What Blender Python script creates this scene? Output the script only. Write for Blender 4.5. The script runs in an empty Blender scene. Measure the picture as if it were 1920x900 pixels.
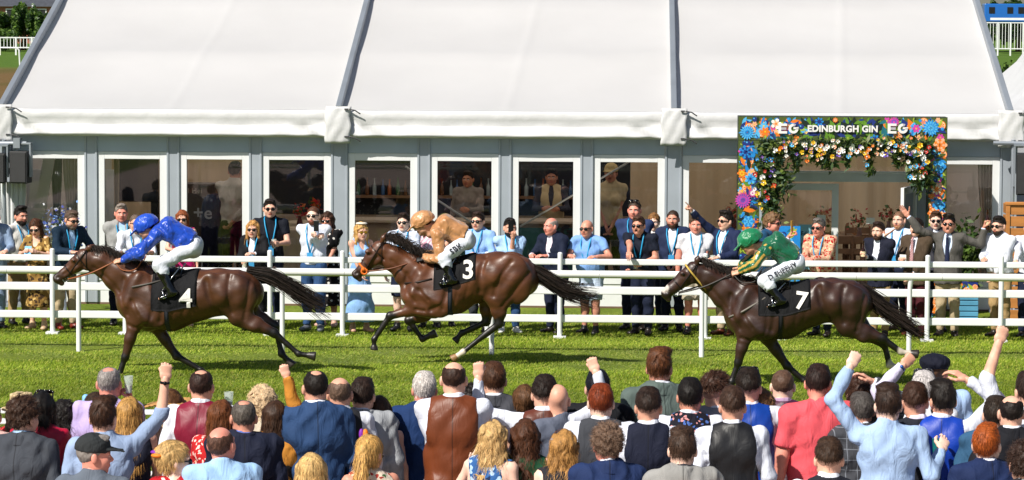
import bpy, math, random
import numpy as np
from mathutils import Vector, Matrix
R = math.radians
rnd = random.Random(7)
nrs = np.random.RandomState(11)
scene = bpy.context.scene
COL = scene.collection

# ------------------------------------------------------------------ camera, sky, sun, exposure
CAM_H, FPX = 4.5, 6000.0
YAW, PITCH, ROLL = R(2.29), R(-4.147), R(0.27)
_f = Vector((-math.sin(YAW) * math.cos(PITCH), math.cos(YAW) * math.cos(PITCH), math.sin(PITCH)))
_r0 = Vector((math.cos(YAW), math.sin(YAW), 0))
_u0 = _r0.cross(_f)
_r = _r0 * math.cos(ROLL) + _u0 * math.sin(ROLL)
_u = _u0 * math.cos(ROLL) - _r0 * math.sin(ROLL)
cam_d = bpy.data.cameras.new('camera')
cam = bpy.data.objects.new('camera', cam_d)
COL.objects.link(cam)
cam.matrix_world = Matrix(((_r.x, _u.x, -_f.x, 0), (_r.y, _u.y, -_f.y, 0), (_r.z, _u.z, -_f.z, CAM_H), (0, 0, 0, 1)))
cam_d.sensor_width = 36.0
cam_d.lens = FPX / 1920 * 36.0
cam_d.clip_start = 0.5
cam_d.clip_end = 3000
scene.camera = cam

SUN_DIR = Vector((-0.66, -0.76, 1.0)).normalized()       # towards the sun
SUN_EL = math.asin(SUN_DIR.z)
SUN_AZ = math.atan2(SUN_DIR.x, SUN_DIR.y)
world = bpy.data.worlds.new('World')
scene.world = world
world.use_nodes = True
_nt = world.node_tree
_bg = _nt.nodes['Background']
_sky = _nt.nodes.new('ShaderNodeTexSky')
_sky.sky_type = 'NISHITA'
_sky.sun_disc = False
_sky.sun_elevation = SUN_EL
_sky.sun_rotation = SUN_AZ
_nt.links.new(_sky.outputs[0], _bg.inputs[0])
_bg.inputs[1].default_value = 0.062
sun_d = bpy.data.lights.new('sun', 'SUN')
sun_d.energy = 5.0
sun_d.angle = R(0.5)
sun_d.color = (1.0, 0.95, 0.86)
sun = bpy.data.objects.new('sun', sun_d)
COL.objects.link(sun)
sun.location = (-20, -20, 40)
sun.rotation_euler = (-SUN_DIR).to_track_quat('-Z', 'Y').to_euler()
scene.view_settings.view_transform = 'Standard'
scene.view_settings.look = 'None'
scene.view_settings.exposure = 0.33
scene.view_settings.gamma = 1.0
scene.render.engine = 'CYCLES'
scene.cycles.max_bounces = 6
scene.cycles.transparent_max_bounces = 12
scene.cycles.use_denoising = True

def ray(px, py):
    return _f + _r * ((px - 960) / FPX) - _u * ((py - 450) / FPX)
def at_y(px, py, Y):
    d = ray(px, py)
    t = Y / d.y
    return Vector((d.x * t, Y, CAM_H + d.z * t))
def at_z(px, py, z):
    d = ray(px, py)
    t = (z - CAM_H) / d.z
    return Vector((d.x * t, d.y * t, z))

# ------------------------------------------------------------------ object helpers
def tag(o, label=None, cat=None, group=None, kind=None):
    if label: o['label'] = label
    if cat: o['category'] = cat
    if group: o['group'] = group
    if kind: o['kind'] = kind
    return o
def empty(name, loc=(0, 0, 0), rz=0.0):
    o = bpy.data.objects.new(name, None)
    COL.objects.link(o)
    o.location = loc
    o.rotation_euler = (0, 0, rz)
    o.empty_display_size = 0.1
    return o
def link(name, me, mats=None, parent=None, loc=None):
    o = bpy.data.objects.new(name, me)
    COL.objects.link(o)
    if parent is not None: o.parent = parent
    if loc is not None: o.location = loc
    if mats is not None and len(me.materials) == 0:
        for m in (mats if isinstance(mats, (list, tuple)) else [mats]): me.materials.append(m)
    return o
def np_mesh(name, V, Q, mi=None, smooth=True, col=None):
    """quad (or tri) mesh from arrays"""
    V = np.asarray(V, dtype=np.float32); Q = np.asarray(Q, dtype=np.int32)
    n = Q.shape[1]
    me = bpy.data.meshes.new(name)
    me.vertices.add(len(V)); me.vertices.foreach_set('co', V.ravel())
    me.loops.add(Q.size); me.loops.foreach_set('vertex_index', Q.ravel())
    me.polygons.add(len(Q))
    me.polygons.foreach_set('loop_start', np.arange(0, Q.size, n, dtype=np.int32))
    me.polygons.foreach_set('use_smooth', np.full(len(Q), bool(smooth)))
    if mi is not None: me.polygons.foreach_set('material_index', np.asarray(mi, dtype=np.int32))
    me.update(calc_edges=True)
    if col is not None:
        at = me.color_attributes.new('Col', 'FLOAT_COLOR', 'POINT')
        c = np.ones((len(V), 4), dtype=np.float32); c[:, :3] = col
        at.data.foreach_set('color', c.ravel())
    return me

class MB:
    """collects boxes, bars, tubes, prisms into ONE mesh"""
    def __init__(s): s.v = []; s.f = []; s.m = []
    def poly(s, pts, m=0):
        b = len(s.v); s.v += [tuple(p) for p in pts]; s.f.append(tuple(range(b, b + len(pts)))); s.m.append(m); return s
    def hexa(s, P, m=0):
        b = len(s.v); s.v += [tuple(p) for p in P]
        for q in ((0, 3, 2, 1), (4, 5, 6, 7), (0, 1, 5, 4), (1, 2, 6, 5), (2, 3, 7, 6), (3, 0, 4, 7)):
            s.f.append(tuple(b + i for i in q)); s.m.append(m)
        return s
    def box(s, x0, x1, y0, y1, z0, z1, m=0):
        return s.hexa([(x0, y0, z0), (x1, y0, z0), (x1, y1, z0), (x0, y1, z0), (x0, y0, z1), (x1, y0, z1), (x1, y1, z1), (x0, y1, z1)], m)
    def bar(s, a, b, w, h, up=(0, 0, 1), m=0):
        a = Vector(a); b = Vector(b); d = (b - a).normalized(); up = Vector(up)
        if abs(d.dot(up)) > .98: up = Vector((0, 1, 0))
        r = d.cross(up).normalized(); u = r.cross(d)
        P = []
        for c in (a, b):
            P += [c - r * w / 2 - u * h / 2, c + r * w / 2 - u * h / 2, c + r * w / 2 + u * h / 2, c - r * w / 2 + u * h / 2]
        return s.hexa([P[0], P[1], P[2], P[3], P[4], P[5], P[6], P[7]], m)
    def tube(s, pts, r, n=8, m=0, cap=True):
        pts = [Vector(p) for p in pts]; rr = r if isinstance(r, (list, tuple)) else [r] * len(pts)
        b = len(s.v); prev = None
        for i, p in enumerate(pts):
            d = (pts[min(i + 1, len(pts) - 1)] - pts[max(i - 1, 0)]).normalized()
            if prev is None:
                t = Vector((0, 0, 1)) if abs(d.z) < .9 else Vector((0, 1, 0))
                x = d.cross(t).normalized()
            else:
                x = (prev - d * prev.dot(d)).normalized()
            prev = x; y = d.cross(x)
            for j in range(n):
                a = 2 * math.pi * j / n
                s.v.append(tuple(p + (x * math.cos(a) + y * math.sin(a)) * rr[i]))
        for i in range(len(pts) - 1):
            for j in range(n):
                s.f.append((b + i * n + j, b + i * n + (j + 1) % n, b + (i + 1) * n + (j + 1) % n, b + (i + 1) * n + j)); s.m.append(m)
        if cap:
            s.f.append(tuple(b + j for j in range(n))[::-1]); s.m.append(m)
            e = b + (len(pts) - 1) * n
            s.f.append(tuple(e + j for j in range(n))); s.m.append(m)
        return s
    def lathe(s, prof, c=(0, 0, 0), n=16, m=0, axis=None):
        """prof: (r, z) list"""
        b = len(s.v); c = Vector(c)
        for r, z in prof:
            for j in range(n):
                a = 2 * math.pi * j / n
                s.v.append((c.x + r * math.cos(a), c.y + r * math.sin(a), c.z + z))
        for i in range(len(prof) - 1):
            for j in range(n):
                s.f.append((b + i * n + j, b + i * n + (j + 1) % n, b + (i + 1) * n + (j + 1) % n, b + (i + 1) * n + j)); s.m.append(m)
        s.f.append(tuple(b + j for j in range(n))[::-1]); s.m.append(m)
        e = b + (len(prof) - 1) * n
        s.f.append(tuple(e + j for j in range(n))); s.m.append(m)
        return s
    def xform(s, M, start=0):
        for i in range(start, len(s.v)): s.v[i] = tuple(M @ Vector(s.v[i]))
        return s
    def build(s, name, mats, parent=None, loc=None, smooth=None, bevel=0.0):
        me = bpy.data.meshes.new(name)
        me.from_pydata(s.v, [], s.f)
        me.polygons.foreach_set('material_index', s.m)
        o = link(name, me, mats, parent, loc)
        if smooth: me.shade_smooth() if smooth is True else me.shade_smooth()
        if smooth and smooth is not True:
            me.set_sharp_from_angle(angle=R(smooth))
        if bevel:
            md = o.modifiers.new('bevel', 'BEVEL'); md.width = bevel; md.segments = 2; md.limit_method = 'ANGLE'
        return o
def cells(o, mi=None): return o

# ------------------------------------------------------------------ materials
def lin(c):
    if isinstance(c, str):
        c = c.lstrip('#'); c = [int(c[i:i + 2], 16) / 255 for i in (0, 2, 4)]
    return tuple((x / 12.92 if x <= .04045 else ((x + .055) / 1.055) ** 2.4) for x in c)
_mc = {}
def _new(name):
    m = bpy.data.materials.new(name); m.use_nodes = True
    nt = m.node_tree; b = nt.nodes['Principled BSDF']
    return m, nt, b
def nd(nt, t, **kw):
    n = nt.nodes.new(t)
    for k, v in kw.items():
        if k.startswith('i_'):
            key = k[2:]; n.inputs[int(key) if key.isdigit() else key].default_value = v
        else: setattr(n, k, v)
    return n
def ramp(nt, fac, stops, interp='LINEAR'):
    r = nt.nodes.new('ShaderNodeValToRGB'); cr = r.color_ramp; cr.interpolation = interp
    while len(cr.elements) < len(stops): cr.elements.new(.5)
    for e, (p, c) in zip(cr.elements, stops):
        e.position = p; e.color = (*c, 1) if len(c) == 3 else c
    nt.links.new(fac, r.inputs[0]); return r.outputs[0]
def mat(name, c, rough=.6, spec=.5, bump=0.0, bscale=60, var=0.06, vscale=3.0, metal=0.0, coat=0.0, stretch=(1, 1, 1), sheen=0.0, bdist=.01, trans=0.0):
    key = (name, tuple(lin(c)) if isinstance(c, str) else tuple(c), rough, spec, bump, bscale, var, vscale, metal, coat, stretch, sheen, bdist, trans)
    if key in _mc: return _mc[key]
    m, nt, b = _new(name); L = nt.links
    col = lin(c) if isinstance(c, str) else tuple(c)
    b.inputs['Roughness'].default_value = rough
    b.inputs['Specular IOR Level'].default_value = spec
    b.inputs['Metallic'].default_value = metal
    b.inputs['Coat Weight'].default_value = coat
    if sheen: b.inputs['Sheen Weight'].default_value = sheen
    b.inputs['Base Color'].default_value = (*col, 1)
    tc = nd(nt, 'ShaderNodeTexCoord'); mp = nd(nt, 'ShaderNodeMapping'); mp.inputs['Scale'].default_value = stretch
    L.new(tc.outputs['Object'], mp.inputs[0])
    if var:
        n = nd(nt, 'ShaderNodeTexNoise', i_Scale=vscale, i_Detail=4.0); L.new(mp.outputs[0], n.inputs['Vector'])
        lo = tuple(max(0, x * (1 - 2.2 * var)) for x in col); hi = tuple(min(1, x * (1 + 2.2 * var)) for x in col)
        L.new(ramp(nt, n.outputs[0], [(.25, lo), (.75, hi)]), b.inputs['Base Color'])
    if bump:
        n2 = nd(nt, 'ShaderNodeTexNoise', i_Scale=bscale, i_Detail=3.0); L.new(mp.outputs[0], n2.inputs['Vector'])
        bp = nd(nt, 'ShaderNodeBump', i_Strength=bump, i_Distance=bdist); L.new(n2.outputs[0], bp.inputs['Height']); L.new(bp.outputs[0], b.inputs['Normal'])
    if trans:
        ad = nd(nt, 'ShaderNodeMixShader'); tr = nd(nt, 'ShaderNodeBsdfTranslucent'); tr.inputs[0].default_value = (*col, 1)
        ad.inputs[0].default_value = trans
        L.new(b.outputs[0], ad.inputs[1]); L.new(tr.outputs[0], ad.inputs[2]); L.new(ad.outputs[0], nt.nodes['Material Output'].inputs[0])
    _mc[key] = m; return m

def cloth(c, kind='plain', c2=None, c3=None, sc=1.0):
    """fabric with creases; kind = plain, satin, check, floral, paisley, polka, stripe, tweed"""
    key = ('cloth', c, kind, c2, c3, sc)
    if key in _mc: return _mc[key]
    m, nt, b = _new(kind + '_cloth'); L = nt.links
    col = lin(c) if isinstance(c, str) else tuple(c)
    tc = nd(nt, 'ShaderNodeTexCoord'); O = tc.outputs['Object']
    b.inputs['Roughness'].default_value = {'satin': .48, 'silk': .36}.get(kind, .82)
    b.inputs['Specular IOR Level'].default_value = {'satin': .4, 'silk': .6}.get(kind, .25)
    if kind in ('silk',): b.inputs['Sheen Weight'].default_value = .2
    nz = nd(nt, 'ShaderNodeTexNoise', i_Scale=5.0, i_Detail=5.0); L.new(O, nz.inputs['Vector'])
    base = ramp(nt, nz.outputs[0], [(.25, tuple(x * .84 for x in col)), (.75, tuple(min(1, x * 1.14) for x in col))])
    if kind == 'check':
        sx = nd(nt, 'ShaderNodeSeparateXYZ'); L.new(O, sx.inputs[0])
        f = None
        for a in (0, 2):
            mm = nd(nt, 'ShaderNodeMath', operation='MULTIPLY', i_1=1 / (.070 * sc)); L.new(sx.outputs[a], mm.inputs[0])
            fr = nd(nt, 'ShaderNodeMath', operation='FRACT'); L.new(mm.outputs[0], fr.inputs[0])
            lt = nd(nt, 'ShaderNodeMath', operation='LESS_THAN', i_1=.07); L.new(fr.outputs[0], lt.inputs[0])
            if f is None: f = lt
            else:
                mx = nd(nt, 'ShaderNodeMath', operation='MAXIMUM'); L.new(f.outputs[0], mx.inputs[0]); L.new(lt.outputs[0], mx.inputs[1]); f = mx
        mxc = nd(nt, 'ShaderNodeMix', data_type='RGBA'); L.new(f.outputs[0], mxc.inputs[0]); L.new(base, mxc.inputs[6]); mxc.inputs[7].default_value = (*lin(c2), 1); base = mxc.outputs[2]
    elif kind == 'stripe':
        wv = nd(nt, 'ShaderNodeTexWave', i_Scale=14.0 / sc); wv.wave_type = 'BANDS'; wv.bands_direction = 'DIAGONAL'; L.new(O, wv.inputs['Vector'])
        base = ramp(nt, wv.outputs[0], [(0, col), (.55, lin(c2))], 'CONSTANT')
    elif kind in ('floral', 'paisley', 'polka'):
        v = nd(nt, 'ShaderNodeTexVoronoi', i_Scale={'floral': 22, 'paisley': 26, 'polka': 16}[kind] / sc)
        v.inputs['Randomness'].default_value = 0.35 if kind == 'polka' else 1.0
        dist = nd(nt, 'ShaderNodeTexNoise', i_Scale=18.0, i_Detail=1.0); L.new(O, dist.inputs['Vector'])
        if kind != 'polka':
            av = nd(nt, 'ShaderNodeMix', data_type='VECTOR'); av.inputs[0].default_value = .06; L.new(O, av.inputs[4]); L.new(dist.outputs['Color'], av.inputs[5]); L.new(av.outputs[1], v.inputs['Vector'])
        else: L.new(O, v.inputs['Vector'])
        lt = nd(nt, 'ShaderNodeMath', operation='LESS_THAN', i_1={'floral': .42, 'paisley': .48, 'polka': .3}[kind]); L.new(v.outputs['Distance'], lt.inputs[0])
        sep = nd(nt, 'ShaderNodeSeparateColor'); L.new(v.outputs['Color'], sep.inputs[0])
        pick = ramp(nt, sep.outputs[0], [(0, lin(c2)), (.5, lin(c3 or c2)), (.8, col)], 'CONSTANT')
        mxc = nd(nt, 'ShaderNodeMix', data_type='RGBA'); L.new(lt.outputs[0], mxc.inputs[0]); L.new(base, mxc.inputs[6]); L.new(pick, mxc.inputs[7]); base = mxc.outputs[2]
    L.new(base, b.inputs['Base Color'])
    # creases
    mp = nd(nt, 'ShaderNodeMapping'); mp.inputs['Rotation'].default_value = (.5, .7, .3); mp.inputs['Scale'].default_value = (1.6, 1, .7); L.new(O, mp.inputs[0])
    w = nd(nt, 'ShaderNodeTexNoise', i_Scale=6.5, i_Detail=2.5 if kind == 'silk' else 4.0, i_Distortion=1.6 if kind == 'silk' else 1.1); L.new(mp.outputs[0], w.inputs['Vector'])
    bp = nd(nt, 'ShaderNodeBump', i_Strength=.7 if kind == 'silk' else .22 if kind == 'satin' else .5, i_Distance=.05); L.new(w.outputs[0], bp.inputs['Height']); L.new(bp.outputs[0], b.inputs['Normal'])
    _mc[key] = m; return m

def hairmat(c):
    key = ('hair', c)
    if key in _mc: return _mc[key]
    m, nt, b = _new('hair'); L = nt.links; col = lin(c); col = (min(1, col[0] * 1.15 + .004), min(1, col[1] * 1.12 + .003), min(1, col[2] * 1.1 + .002))
    tc = nd(nt, 'ShaderNodeTexCoord'); mp = nd(nt, 'ShaderNodeMapping'); mp.inputs['Scale'].default_value = (1, 1, .3); L.new(tc.outputs['Object'], mp.inputs[0])
    n = nd(nt, 'ShaderNodeTexNoise', i_Scale=55.0, i_Detail=4.0, i_Distortion=.6); L.new(mp.outputs[0], n.inputs['Vector'])
    cr = ramp(nt, n.outputs[0], [(.3, tuple(x * .65 for x in col)), (.55, col), (.78, tuple(min(1, x * 1.35 + .004) for x in col))])
    at = nd(nt, 'ShaderNodeAttribute', attribute_name='Col')
    mx = nd(nt, 'ShaderNodeMix', data_type='RGBA', blend_type='MULTIPLY'); mx.inputs[0].default_value = 1; L.new(cr, mx.inputs[6]); L.new(at.outputs['Color'], mx.inputs[7])
    L.new(mx.outputs[2], b.inputs['Base Color'])
    b.inputs['Roughness'].default_value = .58
    b.inputs['Specular IOR Level'].default_value = .28
    bp = nd(nt, 'ShaderNodeBump', i_Strength=.5, i_Distance=.006); L.new(n.outputs[0], bp.inputs['Height']); L.new(bp.outputs[0], b.inputs['Normal'])
    _mc[key] = m; return m
def seamed(mt):
    """the same cloth with a tailored centre-back seam"""
    key = ('seam', mt.name)
    if key in _mc: return _mc[key]
    m = mt.copy(); nt = m.node_tree; b = nt.nodes['Principled BSDF']; L = nt.links
    src = b.inputs['Base Color'].links[0].from_socket
    tc = nd(nt, 'ShaderNodeTexCoord'); sx = nd(nt, 'ShaderNodeSeparateXYZ'); L.new(tc.outputs['Object'], sx.inputs[0])
    ab = nd(nt, 'ShaderNodeMath', operation='ABSOLUTE'); L.new(sx.outputs[0], ab.inputs[0])
    lt = nd(nt, 'ShaderNodeMath', operation='LESS_THAN', i_1=.0045); L.new(ab.outputs[0], lt.inputs[0])
    bk = nd(nt, 'ShaderNodeMath', operation='LESS_THAN', i_1=-.05); L.new(sx.outputs[1], bk.inputs[0])
    mu = nd(nt, 'ShaderNodeMath', operation='MULTIPLY'); L.new(lt.outputs[0], mu.inputs[0]); L.new(bk.outputs[0], mu.inputs[1])
    m2 = nd(nt, 'ShaderNodeMath', operation='MULTIPLY', i_1=.55); L.new(mu.outputs[0], m2.inputs[0])
    mx = nd(nt, 'ShaderNodeMix', data_type='RGBA'); L.new(m2.outputs[0], mx.inputs[0]); L.new(src, mx.inputs[6]); mx.inputs[7].default_value = (.005, .005, .006, 1)
    L.new(mx.outputs[2], b.inputs['Base Color']); _mc[key] = m; return m
def skinmat(c):
    key = ('skin', c)
    if key in _mc: return _mc[key]
    m = mat('skin', c, rough=.5, spec=.45, var=.09, vscale=14, bump=.15, bscale=90, bdist=.004)
    _mc[key] = m; return m
def glassmat(name='glass', tint=(.85, .95, .93), fac=.12, rough=.02):
    key = ('glass', name, tint, fac)
    if key in _mc: return _mc[key]
    m, nt, b = _new(name); L = nt.links
    tr = nd(nt, 'ShaderNodeBsdfTransparent'); tr.inputs[0].default_value = (*tint, 1)
    gl = nd(nt, 'ShaderNodeBsdfGlossy'); gl.inputs['Roughness'].default_value = rough
    fr = nd(nt, 'ShaderNodeFresnel', i_IOR=1.5)
    ad = nd(nt, 'ShaderNodeMath', operation='ADD', i_1=fac - .04); L.new(fr.outputs[0], ad.inputs[0])
    mx = nd(nt, 'ShaderNodeMixShader'); L.new(ad.outputs[0], mx.inputs[0]); L.new(tr.outputs[0], mx.inputs[1]); L.new(gl.outputs[0], mx.inputs[2])
    L.new(mx.outputs[0], nt.nodes['Material Output'].inputs[0])
    _mc[key] = m; return m
WHITE = mat('white_paint', (.80, .81, .82), rough=.35, var=.03, vscale=2, bump=.05, bscale=8)
DARK = mat('black_plastic', (.012, .012, .014), rough=.3)
def cupmat():
    m, nt, b = _new('clear_plastic'); b.inputs['Base Color'].default_value = (.7, .78, .72, 1); b.inputs['Roughness'].default_value = .15
    tr = nd(nt, 'ShaderNodeBsdfTransparent'); mx = nd(nt, 'ShaderNodeMixShader'); mx.inputs[0].default_value = .32
    nt.links.new(tr.outputs[0], mx.inputs[1]); nt.links.new(b.outputs[0], mx.inputs[2]); nt.links.new(mx.outputs[0], nt.nodes['Material Output'].inputs[0]); return m
CLEARCUP = cupmat()
# ------------------------------------------------------------------ implicit-surface modelling (bodies, clothes, horses)
def V3(*a): return np.array(a, dtype=np.float64)
def nrm(v):
    v = np.asarray(v, dtype=np.float64); return v / (np.linalg.norm(v) + 1e-12)
def perp(w, u):
    u = np.asarray(u, float); u = u - w * np.dot(u, w)
    if np.linalg.norm(u) < 1e-4:
        u = np.cross(w, V3(.3, .9, .1))
    return nrm(u)
def C(a, b, ra, rb, k=.03, u=None, wa=None, wb=None, flat=False, op='+'):
    """tapered limb a->b. radius ra->rb across, wa->wb along the side vector u"""
    return ('c', np.asarray(a, float), np.asarray(b, float), ra, rb, k, u, wa, wb, flat, op)
def E(c, r, k=.03, rot=None, op='+'):
    return ('e', np.asarray(c, float), np.asarray(r, float), k, rot, op)
def PL(p, n, k=.0):
    """keep the side the normal points away from"""
    return ('p', np.asarray(p, float), nrm(n), k)
def build_sdf(prims, h, noise=None):
    lo = np.full(3, 1e9); hi = -lo
    for q in prims:
        if q[0] == 'c' and q[10] == '+':
            m = max(x for x in q[3:5] + q[7:9] if x is not None)
            lo = np.minimum(lo, np.minimum(q[1], q[2]) - m); hi = np.maximum(hi, np.maximum(q[1], q[2]) + m)
        elif q[0] == 'e' and q[5] == '+':
            m = q[2].max() if q[4] is not None else q[2]
            lo = np.minimum(lo, q[1] - m); hi = np.maximum(hi, q[1] + m)
    lo -= 3.0 * h + .02; hi += 3.0 * h + .02
    n = np.ceil((hi - lo) / h).astype(int) + 1
    ax = [lo[i] + h * np.arange(n[i]) for i in range(3)]
    F = np.full(n, .25, dtype=np.float32)
    def sl(l, g, m):
        s = []
        for i in range(3):
            a = max(0, int(math.floor((l[i] - m - lo[i]) / h))); b = min(n[i], int(math.ceil((g[i] + m - lo[i]) / h)) + 1)
            s.append(slice(a, max(a, b)))
        return tuple(s)
    for q in prims:
        if q[0] == 'p':
            _, p, nn, k = q
            d = ((ax[0] - p[0]) * nn[0])[:, None, None] + ((ax[1] - p[1]) * nn[1])[None, :, None] + ((ax[2] - p[2]) * nn[2])[None, None, :]
            F[:] = np.maximum(F, d); continue
        if q[0] == 'c':
            _, a, b, ra, rb, k, u, wa, wb, flat, op = q
            wa = ra if wa is None else wa; wb = rb if wb is None else wb
            m = max(ra, rb, wa, wb); l = np.minimum(a, b) - m; g = np.maximum(a, b) + m
        else:
            _, c, r, k, rot, op = q
            m = r.max(); l = c - m; g = c + m
        s = sl(l, g, k + 2.5 * h)
        if any(x.stop <= x.start for x in s): continue
        X = ax[0][s[0]][:, None, None]; Y = ax[1][s[1]][None, :, None]; Z = ax[2][s[2]][None, None, :]
        if q[0] == 'c':
            Lv = b - a; L = np.linalg.norm(Lv) + 1e-9; w = Lv / L
            uu = perp(w, u if u is not None else (1, 0, 0)); vv = np.cross(w, uu)
            x = X - a[0]; y = Y - a[1]; z = Z - a[2]
            t = (x * w[0] + y * w[1] + z * w[2]) / L; tc = np.clip(t, 0, 1)
            ru = wa + (wb - wa) * tc; rv = ra + (rb - ra) * tc
            du = (x * uu[0] + y * uu[1] + z * uu[2]) / ru; dv = (x * vv[0] + y * vv[1] + z * vv[2]) / rv
            mn = np.minimum(ru, rv)
            if flat:
                d = np.maximum((np.sqrt(du * du + dv * dv) - 1) * mn, (np.abs(t - .5) - .5) * L)
            else:
                al = (t - tc) * L / mn
                d = (np.sqrt(du * du + dv * dv + al * al) - 1) * mn
        else:
            x = X - c[0]; y = Y - c[1]; z = Z - c[2]
            if rot is not None:
                M = rot
                x, y, z = (M[0][0] * x + M[1][0] * y + M[2][0] * z, M[0][1] * x + M[1][1] * y + M[2][1] * z, M[0][2] * x + M[1][2] * y + M[2][2] * z)
            d = (np.sqrt((x / r[0]) ** 2 + (y / r[1]) ** 2 + (z / r[2]) ** 2) - 1) * r.min()
        f = F[s]
        if op == '+':
            if k > 0:
                hh = np.clip(k - np.abs(f - d), 0, None) / k
                F[s] = np.minimum(f, d) - hh * hh * k * .25
            else: F[s] = np.minimum(f, d)
        elif op == '-':
            if k > 0:
                hh = np.clip(k - np.abs(f + d), 0, None) / k
                F[s] = np.maximum(f, -d) + hh * hh * k * .25
            else: F[s] = np.maximum(f, -d)
    if noise:
        amp, fr, seed = noise
        r = np.random.RandomState(seed); ph = r.rand(12) * 6.28
        X = ax[0][:, None, None] * fr; Y = ax[1][None, :, None] * fr; Z = ax[2][None, None, :] * fr
        N = np.sin(X * 1.1 + Z * .9 + 1.3 * np.sin(Y * .9 + Z * .6 + ph[0]) + ph[1]) + np.sin(Z * 1.5 - Y * .8 + 1.2 * np.sin(X * 1.3 + ph[2]) + ph[3]) + .6 * np.sin(X * 2.7 - Z * 2.1 + Y * 1.7 + 1.5 * np.sin(Z * 1.1 + ph[4]) + ph[5])
        F += (amp * N).astype(np.float32)
    F[0], F[-1] = np.maximum(F[0], h), np.maximum(F[-1], h); F[:, 0] = np.maximum(F[:, 0], h); F[:, -1] = np.maximum(F[:, -1], h); F[:, :, 0] = np.maximum(F[:, :, 0], h); F[:, :, -1] = np.maximum(F[:, :, -1], h)
    return F, lo, h
_CO = [(i, j, k) for i in (0, 1) for j in (0, 1) for k in (0, 1)]
def surf(F, lo, h):
    """surface nets -> verts, quads"""
    S = F < 0
    n = np.array(F.shape)
    def sub(A, o): return A[o[0]:n[0] - 1 + o[0], o[1]:n[1] - 1 + o[1], o[2]:n[2] - 1 + o[2]]
    cnt = np.zeros(n - 1, dtype=np.int8)
    for o in _CO: cnt += sub(S, o)
    act = (cnt > 0) & (cnt < 8)
    I = np.argwhere(act)
    idx = np.full(n - 1, -1, dtype=np.int32); idx[act] = np.arange(len(I))
    acc = np.zeros((len(I), 3)); w = np.zeros(len(I))
    val = {o: F[I[:, 0] + o[0], I[:, 1] + o[1], I[:, 2] + o[2]] for o in _CO}
    for a in _CO:
        for d in range(3):
            if a[d] == 0:
                b = list(a); b[d] = 1; b = tuple(b)
                va, vb = val[a], val[b]; cr = (va < 0) != (vb < 0)
                t = np.where(cr, va / np.where(cr, va - vb, 1), 0)
                p = np.zeros((len(I), 3)); p += a; p[:, d] = t
                acc += p * cr[:, None]; w += cr
    V = (I + acc / w[:, None]) * h + lo
    Qs = []
    for d in range(3):
        e, f = (d + 1) % 3, (d + 2) % 3
        s0 = [slice(None)] * 3; s1 = [slice(None)] * 3
        s0[d] = slice(0, n[d] - 1); s1[d] = slice(1, n[d])
        for x in (e, f): s0[x] = slice(1, n[x] - 1); s1[x] = slice(1, n[x] - 1)
        A = S[tuple(s0)]; B = S[tuple(s1)]
        ch = np.argwhere(A != B)
        if not len(ch): continue
        ins = A[ch[:, 0], ch[:, 1], ch[:, 2]]
        base = ch.copy(); base[:, e] += 1; base[:, f] += 1
        def cell(oe, of):
            c = base.copy(); c[:, e] += oe; c[:, f] += of
            return idx[c[:, 0], c[:, 1], c[:, 2]]
        q = np.stack([cell(-1, -1), cell(0, -1), cell(0, 0), cell(-1, 0)], 1)
        q[~ins] = q[~ins][:, ::-1]
        Qs.append(q)
    Q = np.concatenate(Qs) if Qs else np.zeros((0, 4), np.int32)
    return V, Q
def blob(prims, h, noise=None):
    return surf(*build_sdf(prims, h, noise))
def merge(parts):
    """[(V,Q,mi)] -> one"""
    Vs, Qs, Ms, b = [], [], [], 0
    for V, Q, m in parts:
        Vs.append(V); Qs.append(Q + b); Ms.append(np.full(len(Q), m) if np.isscalar(m) else m); b += len(V)
    return np.concatenate(Vs), np.concatenate(Qs), np.concatenate(Ms)
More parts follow.
